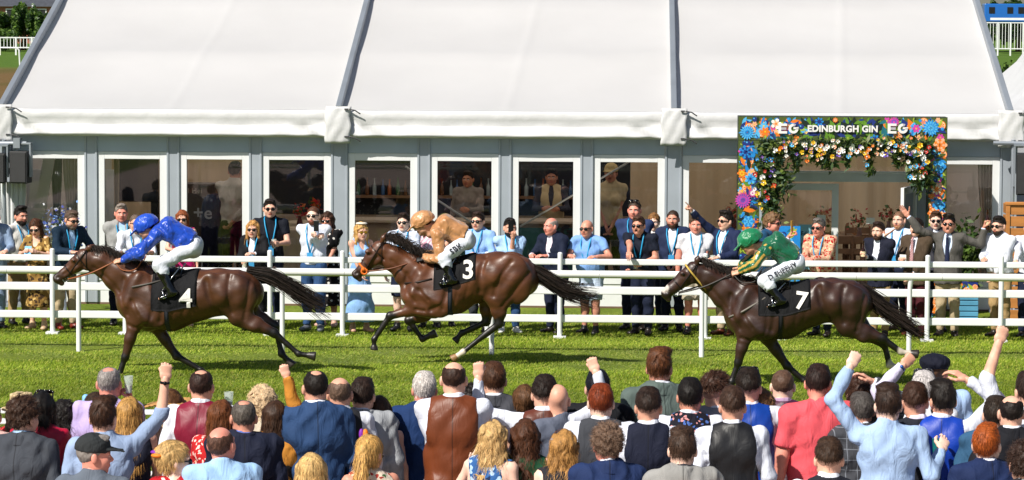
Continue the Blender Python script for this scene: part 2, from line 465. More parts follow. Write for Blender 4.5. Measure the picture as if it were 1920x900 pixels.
# ------------------------------------------------------------------ ground and track
def groundmat():
    m, nt, b = _new('ground_turf'); L = nt.links
    tc = nd(nt, 'ShaderNodeTexCoord'); O = tc.outputs['Object']
    sx = nd(nt, 'ShaderNodeSeparateXYZ'); L.new(O, sx.inputs[0])
    n1 = nd(nt, 'ShaderNodeTexNoise', i_Scale=.9, i_Detail=6.0); L.new(O, n1.inputs['Vector'])
    n2 = nd(nt, 'ShaderNodeTexNoise', i_Scale=14.0, i_Detail=5.0); L.new(O, n2.inputs['Vector'])
    green = ramp(nt, n1.outputs[0], [(.3, (.10, .15, .014)), (.7, (.18, .23, .028))])
    nb = nd(nt, 'ShaderNodeTexNoise', i_Scale=.12, i_Detail=6.0); mpb = nd(nt, 'ShaderNodeMapping'); mpb.inputs['Scale'].default_value = (1, .25, 1); L.new(O, mpb.inputs[0]); L.new(mpb.outputs[0], nb.inputs['Vector'])
    brown = ramp(nt, nb.outputs[0], [(.3, (.095, .085, .022)), (.5, (.17, .105, .045)), (.7, (.11, .10, .03))])
    far = ramp(nt, n1.outputs[0], [(.3, (.07, .14, .02)), (.7, (.11, .18, .03))])
    def sel(a, b_, y0, y1):
        mr = nd(nt, 'ShaderNodeMapRange', i_1=y0, i_2=y1); L.new(sx.outputs[1], mr.inputs[0])
        mx = nd(nt, 'ShaderNodeMix', data_type='RGBA'); L.new(mr.outputs[0], mx.inputs[0]); L.new(a, mx.inputs[6]); L.new(b_, mx.inputs[7]); return mx.outputs[2]
    c = sel(green, brown, 64, 70); c = sel(c, far, 222, 236)
    mx = nd(nt, 'ShaderNodeMix', data_type='RGBA', blend_type='MULTIPLY'); mx.inputs[0].default_value = .7
    L.new(c, mx.inputs[6]); L.new(ramp(nt, n2.outputs[0], [(.25, (.5, .5, .5)), (.75, (1.3, 1.3, 1.2))]), mx.inputs[7]); L.new(mx.outputs[2], b.inputs['Base Color'])
    b.inputs['Roughness'].default_value = .95; b.inputs['Specular IOR Level'].default_value = .1
    bp = nd(nt, 'ShaderNodeBump', i_Strength=.9, i_Distance=.06); L.new(n2.outputs[0], bp.inputs['Height']); L.new(bp.outputs[0], b.inputs['Normal'])
    return m
g = MB()
xs = [-900, -60, -30, 30, 60, 900]; ys = [-80, 0, 20, 60, 120, 300, 900, 2500]
for i in range(5):
    for j in range(7): g.poly([(xs[i], ys[j], 0), (xs[i + 1], ys[j], 0), (xs[i + 1], ys[j + 1], 0), (xs[i], ys[j + 1], 0)])
tag(g.build('ground', groundmat()), kind='structure')
pv = MB().box(-14, 14, 5, 26.35, -.05, .012)
tag(pv.build('paved_terrace', mat('paving', (.42, .33, .29), rough=.85, var=.08, vscale=1.2, bump=.3, bscale=20)), kind='structure')
tag(MB().box(-13.5, 12.5, 47.96, 63.2, -.05, .03).build('marquee_floor', mat('floor_boards', (.16, .10, .06), rough=.55, var=.1)), kind='structure')

def grass_blades():
    """turf of the track: real blades"""
    r = np.random.RandomState(3); n = 560000
    y = 33.4 + 13.4 * r.rand(n) ** 1.0; y[: n // 6] = 27 + 7 * r.rand(n // 6)
    half = y * .168; x = (r.rand(n) * 2 - 1) * half - y * .04
    # tufts and a trodden strip where the runners pass close to the rail
    dens = .55 + .45 * np.sin(x * 2.1 + 1.3 * np.sin(y * 1.7)) * np.sin(y * 2.6 + np.sin(x * 1.3))
    tr = 0
    for px_, py_, rx_, ry_ in ((130, 652, .8, .5), (600, 674, 1.0, .65), (470, 668, .7, .4), (760, 662, .6, .4), (1180, 674, .9, .65), (1120, 690, .5, .4), (300, 668, .6, .4), (1560, 668, .6, .35), (40, 668, .7, .4)):
        q_ = at_z(px_, py_, 0); tr = tr + np.exp(-(((x - q_.x) / rx_) ** 2 + ((y - q_.y) / ry_) ** 2) ** 1.5) * (.8 + .3 * np.sin(x * 11 + y * 7))
    tr = np.clip(tr, 0, 1) + .6 * np.exp(-((y - 41.9 - .12 * np.sin(x * .9)) / .42) ** 2) * (.55 + .45 * np.sin(x * .8 + .6) * np.sin(x * .37 + 2))
    keep = r.rand(n) < (.45 + .55 * dens) * (1 - .55 * np.clip(tr, 0, 1))
    x, y, tr = x[keep], y[keep], tr[keep]; n = len(x)
    hgt = (.024 + .022 * r.rand(n) ** 2) * (1 - .72 * np.clip(tr, 0, 1)) * (.8 + .35 * np.sin(x * 1.7 + y) * np.sin(y * 3.1 - x * .6))
    w = .0042 + .004 * r.rand(n); a = r.rand(n) * 6.283; lean = r.normal(0, .5, (n, 2)) * hgt[:, None] + np.array([.012, .006])
    dx, dy = np.cos(a) * w, np.sin(a) * w * .5
    z0 = np.zeros(n)
    V = np.stack([np.stack([x - dx, y - dy, z0], 1), np.stack([x + dx, y + dy, z0], 1), np.stack([x + dx * .6 + lean[:, 0] * .45, y + dy * .6 + lean[:, 1] * .45, hgt * .62], 1), np.stack([x + lean[:, 0], y + lean[:, 1], hgt], 1)], 1).reshape(-1, 3)
    Q = np.arange(n * 4).reshape(-1, 4)
    t = r.rand(n)[:, None]; pal = np.array([(.24, .35, .022), (.37, .46, .04), (.54, .53, .11), (.13, .21, .016)])
    c = pal[0] * (1 - t) + pal[1] * t; yel = r.rand(n) < .15; c[yel] = pal[2]; dk = r.rand(n) < .22; c[dk] = pal[3]
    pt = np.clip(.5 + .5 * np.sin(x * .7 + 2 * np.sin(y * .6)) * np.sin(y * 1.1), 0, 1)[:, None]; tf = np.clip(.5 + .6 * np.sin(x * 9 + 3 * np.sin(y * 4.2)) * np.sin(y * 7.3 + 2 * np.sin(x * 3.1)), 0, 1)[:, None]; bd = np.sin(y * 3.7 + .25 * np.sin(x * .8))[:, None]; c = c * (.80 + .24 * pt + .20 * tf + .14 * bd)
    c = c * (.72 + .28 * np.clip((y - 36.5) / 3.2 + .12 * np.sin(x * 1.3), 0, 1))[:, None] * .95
    dry = np.clip(tr, 0, 1)[:, None] * .65; c = c * (1 - dry) + np.array((.16, .18, .085)) * dry
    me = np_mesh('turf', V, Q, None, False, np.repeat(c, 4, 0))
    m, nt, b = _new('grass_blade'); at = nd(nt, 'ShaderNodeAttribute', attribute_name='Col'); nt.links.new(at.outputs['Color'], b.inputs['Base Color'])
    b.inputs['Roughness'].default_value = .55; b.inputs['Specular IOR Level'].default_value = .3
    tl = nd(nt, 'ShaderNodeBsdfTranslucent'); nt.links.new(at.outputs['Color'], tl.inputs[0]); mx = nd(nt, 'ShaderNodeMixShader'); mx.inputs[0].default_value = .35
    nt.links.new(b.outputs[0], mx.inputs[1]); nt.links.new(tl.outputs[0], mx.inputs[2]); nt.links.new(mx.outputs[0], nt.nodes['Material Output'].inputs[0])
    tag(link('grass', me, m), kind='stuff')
grass_blades()

# ------------------------------------------------------------------ rails along the track
def fence_spectators():
    Y = 43.6; f = empty('rail_fence', (0, Y, 0)); tag(f, 'white three-bar fence the lanyard-wearing spectators lean on, between turf and marquee', 'fence')
    X = lambda px: at_y(px, 560, Y).x
    for a, b_ in ((1.005, 1.085), (.60, .705), (.215, .315)):
        m = MB(); step = (X(1463) - X(1050)); x = X(-310)
        while x < X(2250):
            m.box(x + .004, x + step - .004, -.035, .035, a, b_); x += step
        o = m.build('rail', WHITE, f, bevel=.012)
    for px in (-174, -310, 100, 236, 507, 643, 914, 1050, 1322, 1463, 1738, 1876, 2150):
        m = MB(); x = X(px); m.tube([(x, -.065, .02), (x, -.065, 1.16)], .034, 10); m.lathe([(.034, 0), (.03, .012), (.012, .02)], (x, -.065, 1.16), 10)
        m.box(x - .085, x + .085, -.15, .02, .0, .03); m.build('post', WHITE, f, smooth=40)
def rail_running():
    Y = 41.3; f = empty('running_rail', (0, Y, 0)); tag(f, 'white single-tube running rail on slender posts just behind the horses', 'rail')
    X = lambda px: at_y(px, 600, Y).x
    m = MB(); a, b_ = X(-300), X(2250); n = 16
    for i in range(n):
        x0 = a + (b_ - a) * i / n; m.tube([(x0 + .002, 0, 1.065), (a + (b_ - a) * (i + 1) / n - .002, 0, 1.065)], .050, 14)
    m.build('tube_rail', mat('rail_plastic', (.82, .82, .80), rough=.3, var=.02, vscale=.8), f, smooth=40)
    for px in (-240, 147, 529, 922, 1316, 1705, 2095):
        x = X(px); m = MB(); m.tube([(x, .02, .0), (x, .02, .80), (x + .004, .015, .93), (x + .012, .0, 1.02)], [.034, .031, .030, .036], 10); m.build('post', WHITE, f, smooth=40)
def rail_near():
    Y = 26.6; f = empty('crowd_barrier', (0, Y, 0)); tag(f, 'white two-bar barrier right in front of the cheering racegoers seen from behind', 'fence')
    for z0, z1, y0 in ((1.075, 1.115, 0), (.99, 1.035, -.05), (.55, .60, -.05)):
        m = MB()
        for i in range(8): m.box(-9.6 + i * 2.4 + .004, -7.2 + i * 2.4 - .004, y0 - .03, y0 + .03, z0, z1)
        m.build('rail', WHITE, f, bevel=.01)
    for i in range(9): MB().tube([(-9.6 + i * 2.4, .04, 0), (-9.6 + i * 2.4, .04, 1.06)], .03, 8).build('post', WHITE, f, smooth=40)
fence_spectators(); rail_running(); rail_near()

# ------------------------------------------------------------------ the marquee
MY = 48.0
def mx(px, py=400, Y=MY): return at_y(px, py, Y).x
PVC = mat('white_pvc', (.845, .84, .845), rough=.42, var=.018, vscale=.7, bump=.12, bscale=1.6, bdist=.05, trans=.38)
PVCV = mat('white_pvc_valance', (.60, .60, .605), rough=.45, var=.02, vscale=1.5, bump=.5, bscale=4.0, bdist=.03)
ALU = mat('aluminium', (.30, .33, .37), rough=.42, metal=.35, var=.04, vscale=2)
ALUD = mat('aluminium_upright', (.37, .41, .46), rough=.5, metal=.2, var=.04, vscale=2)
FRAMEW = mat('white_frame', (.76, .77, .78), rough=.35, var=.02)
GLASS = glassmat('window_glass', (.93, .90, .86), .045)
CURT = mat('cream_lining', (.74, .58, .38), rough=.9, var=.05, vscale=1.2, bump=.5, bscale=5, bdist=.05, stretch=(2.2, 1, .1))
LEFT, J1, J2, RIGHT = mx(8), mx(637), mx(1262), mx(1889)
BAYS = [(LEFT, J1), (J1, J2), (J2, RIGHT)]
EZ, EY, SL = 2.93, MY - .17, math.tan(R(18.1)); RID = MY + 7.5
TENT = empty('marquee', ((LEFT + RIGHT) / 2, MY, 0)); tag(TENT, 'large white clear-span marquee with grey rafters and glazed front', 'marquee')
TO = Vector(TENT.location)
def tb(mb, name, mats, **kw):
    mb.v = [(x - TO.x, y - TO.y, z) for x, y, z in mb.v]; return mb.build(name, mats, TENT, **kw)
def rz(y, back=False): return EZ + (y - EY) * SL if y <= RID else EZ + (2 * RID - EY - y) * SL
rsd = np.random.RandomState(5)
PUR = [EY, MY + 2.35, MY + 4.9, RID, 2 * RID - MY - 4.9, 2 * RID - MY - 2.35, 2 * RID - EY]
for (a, b_) in BAYS:
    nx_, V, Q = 90, [], []
    ys_ = []
    for p0, p1 in zip(PUR[:-1], PUR[1:]): ys_ += [p0 + (p1 - p0) * t / 9 for t in range(9)]
    ys_.append(PUR[-1])
    for y in ys_:
        q = max(i for i in range(len(PUR) - 1) if y >= PUR[i] - 1e-6); t = (y - PUR[q]) / (PUR[q + 1] - PUR[q])
        for i in range(nx_ + 1):
            s = i / nx_; sag = -.075 * (4 * t * (1 - t)) * (4 * s * (1 - s)) ** .4
            V.append((a + (b_ - a) * s - TO.x, y - TO.y, rz(y) + sag + .006 * math.sin(9 * s + 3 * t + q) * t + .010 * math.exp(-((s - .5 - .012 * (y - MY)) / .012) ** 2)))
    for j in range(len(ys_) - 1):
        for i in range(nx_): k0 = j * (nx_ + 1) + i; Q.append((k0, k0 + 1, k0 + nx_ + 2, k0 + nx_ + 1))
    o = link('roof_panel', np_mesh('roof_panel', V, Q), PVC, TENT)
    # gutter valance: rolled top, hanging skirt with creases near its ends
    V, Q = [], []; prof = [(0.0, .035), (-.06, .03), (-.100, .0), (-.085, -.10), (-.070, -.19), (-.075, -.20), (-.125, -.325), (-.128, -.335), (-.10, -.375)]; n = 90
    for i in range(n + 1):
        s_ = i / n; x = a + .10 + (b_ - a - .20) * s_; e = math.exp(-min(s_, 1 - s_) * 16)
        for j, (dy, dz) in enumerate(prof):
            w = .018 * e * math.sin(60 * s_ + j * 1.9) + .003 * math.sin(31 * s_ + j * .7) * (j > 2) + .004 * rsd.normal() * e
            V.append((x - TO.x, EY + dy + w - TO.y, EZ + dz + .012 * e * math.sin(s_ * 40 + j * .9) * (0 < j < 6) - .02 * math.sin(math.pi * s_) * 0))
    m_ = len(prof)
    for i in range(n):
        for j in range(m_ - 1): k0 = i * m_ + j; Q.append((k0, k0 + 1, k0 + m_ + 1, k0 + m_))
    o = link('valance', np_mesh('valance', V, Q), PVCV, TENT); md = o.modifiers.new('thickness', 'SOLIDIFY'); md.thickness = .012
for x in (LEFT, J1, J2, RIGHT):
    for y0, y1 in ((EY - .02, RID), (2 * RID - EY, RID)):
        m = MB(); m.bar((x, y0, rz(y0 if y0 < RID else y0) + .05), (x, y1, rz(y1) + .05), .088, .13); tb(m, 'rafter', ALU, bevel=.012)
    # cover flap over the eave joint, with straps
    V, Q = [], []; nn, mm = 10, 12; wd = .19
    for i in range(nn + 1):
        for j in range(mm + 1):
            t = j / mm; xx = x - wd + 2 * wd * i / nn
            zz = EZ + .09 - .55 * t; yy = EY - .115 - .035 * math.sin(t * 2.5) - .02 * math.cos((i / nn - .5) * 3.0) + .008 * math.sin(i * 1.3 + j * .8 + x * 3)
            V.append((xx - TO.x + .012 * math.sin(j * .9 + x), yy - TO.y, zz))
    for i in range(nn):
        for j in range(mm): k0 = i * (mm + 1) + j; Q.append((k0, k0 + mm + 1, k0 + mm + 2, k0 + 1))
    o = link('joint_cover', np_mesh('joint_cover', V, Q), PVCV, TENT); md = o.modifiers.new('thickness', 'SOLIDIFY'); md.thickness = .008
    for dz in (.05, -.36):
        m = MB(); m.tube([(x + .17, EY - .16, EZ + dz), (x + .26, EY - .18, EZ + dz - .015), (x + .34, EY - .16, EZ + dz - .07)], .010, 5)
        m.box(x + .10, x + .16, EY - .175, EY - .160, EZ + dz - .012, EZ + dz + .012)
        tb(m, 'strap', mat('strap', (.05, .05, .055), rough=.6), smooth=40)
# uprights, transom and glazed panels
UPR = [8, 172, 326, 480, 637, 795, 947, 1100, 1262, 1417, 1574, 1731, 1889]
DOOR = (9, 10, 11)
for i, px in enumerate(UPR):
    if i in (10,): continue
    x = mx(px); w = .115 if i in (0, 4, 8, 12) else .085
    m = MB(); m.box(x - w, x + w, MY - .06, MY + .08, 0.03, 2.62); m.box(x - w - .012, x - w + .02, MY - .075, MY + .02, .03, 2.62); m.box(x + w - .02, x + w + .012, MY - .075, MY + .02, .03, 2.62)
    tb(m, 'upright', ALUD, bevel=.006)
for a, b_ in BAYS:
    m = MB(); m.box(a + .13, b_ - .13, MY - .05, MY + .06, 2.315, 2.60); tb(m, 'header', mat('header_panel', (.42, .49, .58), rough=.5, var=.03), bevel=.006)
    m = MB(); m.box(a + .13, b_ - .13, MY - .03, MY + .05, .03, .36); tb(m, 'base_panel', FRAMEW)
for i in range(12):
    if i in (9, 10): continue
    w0 = .115 if i in (0, 4, 8) else .085; w1 = .115 if i in (3, 7, 11) else .085
    a, b_ = mx(UPR[i]) + w0 + .014, mx(UPR[i + 1]) - w1 - .014; z0, z1 = .364, 2.312; t = .105
    m = MB()
    m.box(a, a + t, MY - .045, MY + .03, z0, z1); m.box(b_ - t, b_, MY - .045, MY + .03, z0, z1)
    m.box(a + t, b_ - t, MY - .045, MY + .03, z1 - .11, z1); m.box(a + t, b_ - t, MY - .045, MY + .03, z0, z0 + .12)
    fr = tb(m, 'window_frame', FRAMEW, bevel=.004)
    m = MB(); m.box(a + t - .01, b_ - t + .01, MY - .006, MY + .002, z0 + .11, z1 - .10); o = m.build('pane', GLASS, fr)
    o.data.vertices.foreach_set('co', (np.array(m.v, np.float32) - np.array([TO.x, TO.y, 0], np.float32)).ravel())
# bracing wires, seen through the glass
for a, b_ in (((800, 362), (962, 468)), ((975, 425), (1185, 300)), ((760, 312), (800, 338))):
    m = MB(); m.tube([at_y(*a, MY + .12), at_y(*b_, MY + .12)], .017, 6); tb(m, 'brace_wire', mat('wire', (.85, .85, .83), rough=.4), smooth=True)
# lining and end walls
V, Q = [], []; n = 260; xa, xb = LEFT + .1, RIGHT - .1; yl = MY + 9.2
for i in range(n + 1):
    x = xa + (xb - xa) * i / n
    for z in (.03, 1.5, 3.3): V.append((x - TO.x, yl + .05 * math.sin(x * 9) + .03 * math.sin(x * 23) - TO.y, z))
for i in range(n):
    for j in range(2): k0 = i * 3 + j; Q.append((k0, k0 + 3, k0 + 4, k0 + 1))
link('lining_curtain', np_mesh('lining_curtain', V, Q), CURT, TENT)
for x in (LEFT, RIGHT):
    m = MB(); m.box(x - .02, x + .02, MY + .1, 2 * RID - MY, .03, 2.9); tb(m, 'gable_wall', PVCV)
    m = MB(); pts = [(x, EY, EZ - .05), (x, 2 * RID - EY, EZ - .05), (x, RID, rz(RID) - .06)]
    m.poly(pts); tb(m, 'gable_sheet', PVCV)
# entrance: framed door leaves under a transom
ent = MB(); xa, xb = mx(1417) + .1, mx(1731) - .1
ent.box(xa, xb, MY - .05, MY + .06, 1.93, 2.06); ent.box(xa, xb, MY - .06, MY + .0, 2.065, 2.09); tb(ent, 'door_transom', mat('door_frame', (.62, .68, .72), rough=.4), bevel=.005)
def leaf(p0, p1, name='door_leaf'):
    a = Vector(p0); b_ = Vector(p1); m = MB(); t = .10; d = (b_ - a).normalized()
    m.bar(a + d * t / 2, (a + d * t / 2) + Vector((0, 0, 1.86)), .05, t, up=(d.x, d.y, 0)); m.bar(b_ - d * t / 2, (b_ - d * t / 2) + Vector((0, 0, 1.86)), .05, t, up=(d.x, d.y, 0))
    m.bar(a + d * t + Vector((0, 0, 1.81)), b_ - d * t + Vector((0, 0, 1.81)), .05, .10); m.bar(a + d * t + Vector((0, 0, .10)), b_ - d * t + Vector((0, 0, .10)), .05, .2)
    q = [v for v in m.v]; m.v = [(x - TO.x, y - TO.y, z) for x, y, z in q]; o = m.build(name, FRAMEW, TENT, bevel=.004)
    g_ = MB(); g_.bar(a + d * (t - .01) + Vector((0, 0, 1.0)), b_ - d * (t - .01) + Vector((0, 0, 1.0)), .006, 1.58); g_.v = [(x - TO.x, y - TO.y, z) for x, y, z in g_.v]; g_.build('pane', GLASS, o)
leaf((xa + .02, MY, .04), (mx(1572), MY, .04))
leaf((xb - .02, MY - .05, .04), (xb - .30, MY - 1.05, .04))
m = MB(); m.box(xa, xb, MY - .02, MY - .014, 2.10, 2.31); tb(m, 'fanlight', GLASS)
# white side curtains tied inside the end bays
def curtain(label, px0, px1, Y, c=(.74, .72, .66), z1=2.35, tw=.06):
    a, b_ = mx(px0, 400, Y), mx(px1, 400, Y); V, Q = [], []; n, q = 48, 10
    for i in range(n + 1):
        for j in range(q + 1):
            t = j / q; pinch = 1 - .35 * math.exp(-((t - .45) / .2) ** 2); s = (i / n - .5) * pinch + .5
            V.append((a + (b_ - a) * s, Y + tw * math.sin(i * .9) * (.5 + .5 * t) + .02 * math.sin(i * 2.3), z1 - (z1 - .05) * t))
    for i in range(n):
        for j in range(q): k0 = i * (q + 1) + j; Q.append((k0, k0 + 1, k0 + q + 2, k0 + q + 1))
    o = link('curtain', np_mesh('curtain', V, Q), mat('curtain', c, rough=.85, var=.03)); tag(o, label, 'curtain')
curtain('gathered white curtain behind the first window beside the loudspeakers', 118, 160, MY + .4)
curtain('clear grey plastic curtain hanging beside the white pole', 96, 118, MY + .6, (.35, .38, .42))
curtain('cream curtain tied back inside the last window near the wooden planter', 1832, 1872, MY + .5)
curtain('cream curtain at the edge of the screen window', 214, 224, MY + .6, (.6, .55, .42))
a_, c_ = at_y(50, 425, MY + 1.0), at_y(88, 318, MY + 1.0)
tag(MB().box(a_.x, c_.x, MY + 1.0, MY + 1.04, .03, c_.z).build('display_board', FRAMEW), 'blank white display board standing inside the first window', 'board')
a_, c_ = at_y(188, 425, MY + 1.1), at_y(213, 318, MY + 1.1)
tag(MB().box(a_.x, c_.x, MY + 1.1, MY + 1.14, .03, c_.z).build('display_board', FRAMEW), 'blank white display board beside the big black screen', 'board')
curtain('white curtain gathered outside the first pillar below the loudspeakers', -10, 50, MY - .12, (.7, .71, .72), 1.85, .04)
pm = MB(); pm.bar(at_y(70, 420, MY + .2), at_y(93, 292, MY + .2), .17, .06)
for t in np.linspace(.15, .9, 5):
    q = at_y(70, 420, MY + .2).lerp(at_y(93, 292, MY + .2), t); pm.tube([(q.x, MY + .165, q.z), (q.x, MY + .15, q.z)], .02, 8)
q = at_y(70, 420, MY + .2); pm.bar((q.x - .28, MY + .2, .03), (q.x, MY + .2, q.z), .17, .06)
tag(pm.build('tent_brace', FRAMEW), 'slanting white bolted brace behind the first window', 'brace')
# ------------------------------------------------------------------ people
_tc = {}
def head_tpl(f, mouth, h):
    key = ('head', f, mouth, h)
    if key in _tc: return _tc[key]
    w = .93 if f else 1.0
    p = [E((0, -.014, .034), (.076 * w, .095, .086), .0), E((0, .028, -.040), (.058 * w, .062, .072), .05),
         E((0, .060, -.096), (.024 * w, .022, .020), .03)]
    for s in (-1, 1):
        p += [E((s * .042 * w, .012, -.062), (.026, .034, .03), .04), E((s * .038 * w, .062, -.026), (.024, .022, .022), .03),
              E((s * .083 * w, -.014, -.006), (.013, .021, .034), .008)]
    p += [E((0, .078, .024), (.050 * w, .014, .010), .025)]
    for s in (-1, 1):
        p += [E((s * .031, .096, .001), (.019, .016, .012), .012, op='-'), E((s * .031, .078, .000), (.013, .012, .011), .004)]
    p += [C((0, .084, .012), (0, .108, -.024), .008, .013, .014), E((0, .100, -.030), (.017, .010, .009), .01)]
    if mouth:
        p += [E((0, .082, -.058), (.030, .014, .020), .012), E((0, .094, -.062), (.021, .020, .013), .006, op='-')]
    else:
        p += [E((0, .084, -.055), (.023, .012, .007), .01), E((0, .083, -.066), (.020, .012, .008), .01)]
    p += [C((0, -.02, -.03), (0, -.035, -.13), .052 * w, .050 * w, .03)]
    V, Q = blob(p, h)
    c = V[Q].mean(1); x, y, z = np.abs(c[:, 0]), c[:, 1], c[:, 2]
    mi = np.zeros(len(Q), int)
    mi[(x > .012) & (x < .050) & (z > .017) & (z < .0265) & (y > .055)] = 4
    eye = ((x - .031) / .0135) ** 2 + (z / .0075) ** 2 < 1
    mi[eye & (y > .06)] = 2
    mi[(((x - .031) ** 2 + z ** 2) < .0062 ** 2) & (y > .06)] = 3
    mi[(x < .024) & (z < -.050) & (z > -.074) & (y > .075)] = 1
    if mouth: mi[(x < .019) & (z < -.052) & (z > -.073) & (y > .06) & (y < .090)] = 3
    _tc[key] = (V, Q, mi); return _tc[key]

def hair_tpl(style, f, h, seed):
    key = ('hair', style, f, h, seed)
    if key in _tc: return _tc[key]
    w = .93 if f else 1.0
    def cap(t, top=0.0, back=0.0):
        return [E((0, -.014 - back / 2, .034 + top / 2), (.076 * w + t, .095 + t + back / 2, .086 + t + top / 2), .0)]
    line = PL((0, 0, .0), (0, .93 / 1.366, -1 / 1.366))          # hairline: forehead - ear - nape
    nz = (.0012, 75, seed)
    ears = [E((sg * .092, -.010, -.008), (.030, .024, .036), .006, op='-') for sg in (-1, 1)] if style in ('short', 'quiff', 'buzz', 'balding', 'crown', 'fadeside', 'curly', 'fade', 'undercut') else []
    front = E((0, .135, -.03), (.066, .085, .098), .01, op='-')
    if style == 'short':
        p = cap(.0095, .008) + [E((.0, .045, .115), (.055, .05, .022), .03), line]
    elif style == 'quiff':
        p = cap(.010, .012) + [E((.01, .055, .128), (.058, .045, .030), .03), E((-.02, .0, .128), (.055, .06, .02), .03), line]; nz = (.0018, 60, seed)
    elif style == 'buzz':
        p = cap(.005) + [line]; nz = (.001, 90, seed)
    elif style == 'fade':
        p = cap(.011, .012) + [E((.0, .035, .118), (.055, .06, .025), .03), PL((0, 0, .036), (0, .35, -1))]; nz = (.0015, 65, seed)
    elif style == 'fadeside':
        p = cap(.004) + [line]; nz = (.0008, 90, seed)
    elif style == 'balding':
        p = cap(.0045) + [line, E((0, .02, .150), (.070, .118, .093), .03, op='-')]
    elif style == 'crown':      # thinning patch at the crown
        p = cap(.0060, .002) + [line, E((0, -.045, .150), (.056, .062, .050), .025, op='-')]
    elif style == 'curly':
        p = cap(.022, .015) + [line]; nz = (.0045, 70, seed)
    elif style == 'undercut':
        p = cap(.018, .022) + [E((0, .06, .115), (.06, .045, .03), .03), PL((0, 0, .045), (0, .1, -1))]; nz = (.0040, 70, seed)
    else:
        p = cap(.014, .008) + [line]; nz = (.0018, 50, seed)
        if style in ('long', 'wavy', 'curlylong'):
            L = -.34 if style != 'curlylong' else -.26
            a = .0025 if style == 'long' else .0055
            p += [C((0, -.055, .03), (0, -.10, L), .055, .038, .04, u=(1, 0, 0), wa=.082, wb=.095)]
            for s in (-1, 1): p += [C((s * .070, .012, .05), (s * .088, .005, L * .72), .026, .020, .03)]
            nz = (a, 40, seed)
            if style == 'curlylong': p += [E((0, -.05, .03), (.11, .095, .12), .03)]; nz = (.006, 62, seed)
        elif style == 'bob':
            p += [C((0, -.05, .03), (0, -.075, -.14), .06, .045, .04, u=(1, 0, 0), wa=.085, wb=.092)]
            for s in (-1, 1): p += [C((s * .070, .012, .05), (s * .085, .02, -.12), .030, .022, .03)]
        elif style == 'bun':
            p += [E((0, -.115, .055), (.045, .04, .042), .015), E((0, -.06, .04), (.085, .07, .09), .03)]; nz = (.0025, 60, seed)
        elif style == 'pony':
            p += [E((0, -.11, .05), (.026, .03, .026), .01), C((0, -.12, .045), (.02, -.175, -.14), .03, .022, .02, wa=.038, wb=.04)]; nz = (.002, 55, seed)
        elif style == 'curlbob':
            p += [E((0, -.03, .03), (.105, .11, .115), .02), E((0, -.05, -.05), (.085, .07, .06), .02)]; nz = (.0055, 66, seed)
    p += [front] + ears
    V, Q = blob(p, h, nz); jit = np.full(len(V), .8); _tc[('hairbase', style, f, h, seed)] = (len(V), len(Q))
    if style not in ('fadeside',):
        r = np.random.RandomState(seed + 40)
        near_ = h < .0066
        n = {'buzz': 600}.get(style, 2200 if style not in ('long', 'wavy', 'curlylong', 'bob', 'pony', 'bun') else 3200) if near_ else 260
        fc = V[Q]; ce = fc.mean(1); nn = np.cross(fc[:, 2] - fc[:, 0], fc[:, 3] - fc[:, 1]); ar = np.linalg.norm(nn, axis=1) + 1e-12; nn /= ar[:, None]
        i = r.choice(len(Q), n, p=ar / ar.sum()); P0 = ce[i]; N0 = nn[i]
        rad = P0 - np.array([0, -.045, .09]); down = np.array([0, -.06, -1.0])
        flow = rad - N0 * (rad * N0).sum(1)[:, None]; flow /= np.linalg.norm(flow, axis=1)[:, None] + 1e-6
        lng = style in ('long', 'wavy', 'curlylong', 'bob', 'pony', 'bun')
        if lng and style not in ('bun',):
            d2 = down - N0 * (N0 @ down)[:, None]; w_ = np.clip((.09 - P0[:, 2]) / .06, 0, 1)[:, None]; flow = flow * (1 - w_) + d2 * w_
        curl_ = {'curly': .9, 'undercut': .8, 'curlylong': .9, 'curlbob': 1.0, 'wavy': .25}.get(style, .22)
        flow = flow + r.normal(0, curl_, (n, 3)) * .6; flow /= np.linalg.norm(flow, axis=1)[:, None] + 1e-6
        L = (r.uniform(.5, 1.0, n) * {'buzz': .006, 'balding': .016, 'crown': .020, 'short': .030, 'fade': .028, 'quiff': .040, 'curly': .030, 'undercut': .034, 'curlbob': .035, 'bun': .06}.get(style, .12))[:, None]
        lift = {'buzz': .5, 'short': .22, 'quiff': .25, 'fade': .25, 'curly': .5, 'undercut': .45, 'curlbob': .45}.get(style, .06)
        side = np.cross(flow, N0); side /= np.linalg.norm(side, axis=1)[:, None] + 1e-6
        wv = {'wavy': .012, 'curlylong': .016, 'curlbob': .010, 'curly': .008, 'long': .004}.get(style, .002); ph = r.rand(n)[:, None] * 6.28
        T_ = np.linspace(0, 1, 5); pts = []
        q0 = np.linalg.norm((P0 - np.array([0, -.014, .034])) / np.array([.076 * w, .095, .086]), axis=1)[:, None]
        cur = P0 + N0 * .001; dr = flow.copy(); pts = []
        for t in T_:
            pts.append(cur + side * wv * np.sin(ph + t * 7) * min(1, 2 * t) + N0 * lift * L * t * .8)
            cur = cur + dr * L * .25
            g_ = np.clip((.06 - cur[:, 2:]) / .08, 0, 1) if lng else 0.25
            dr = dr + down * (.35 * g_ + .10); dr /= np.linalg.norm(dr, axis=1)[:, None]
            if style not in ('curly', 'undercut'):
                rel = (cur - np.array([0, -.014, .034])) / np.array([.076 * w, .095, .086]); qn = np.linalg.norm(rel, axis=1)[:, None]
                fx = np.where(cur[:, 2:] > -.01, (q0 + .02) / qn, 1.0); cur = np.array([0, -.014, .034]) + rel * fx * np.array([.076 * w, .095, .086])
        wd = .0015 if near_ else .004
        VV = []
        for k_, q in enumerate(pts): w2 = wd * (1 - .7 * T_[k_]); VV += [q - side * w2, q + side * w2]
        A = np.stack(VV, 1).reshape(-1, 3); b = np.arange(n)[:, None] * 10
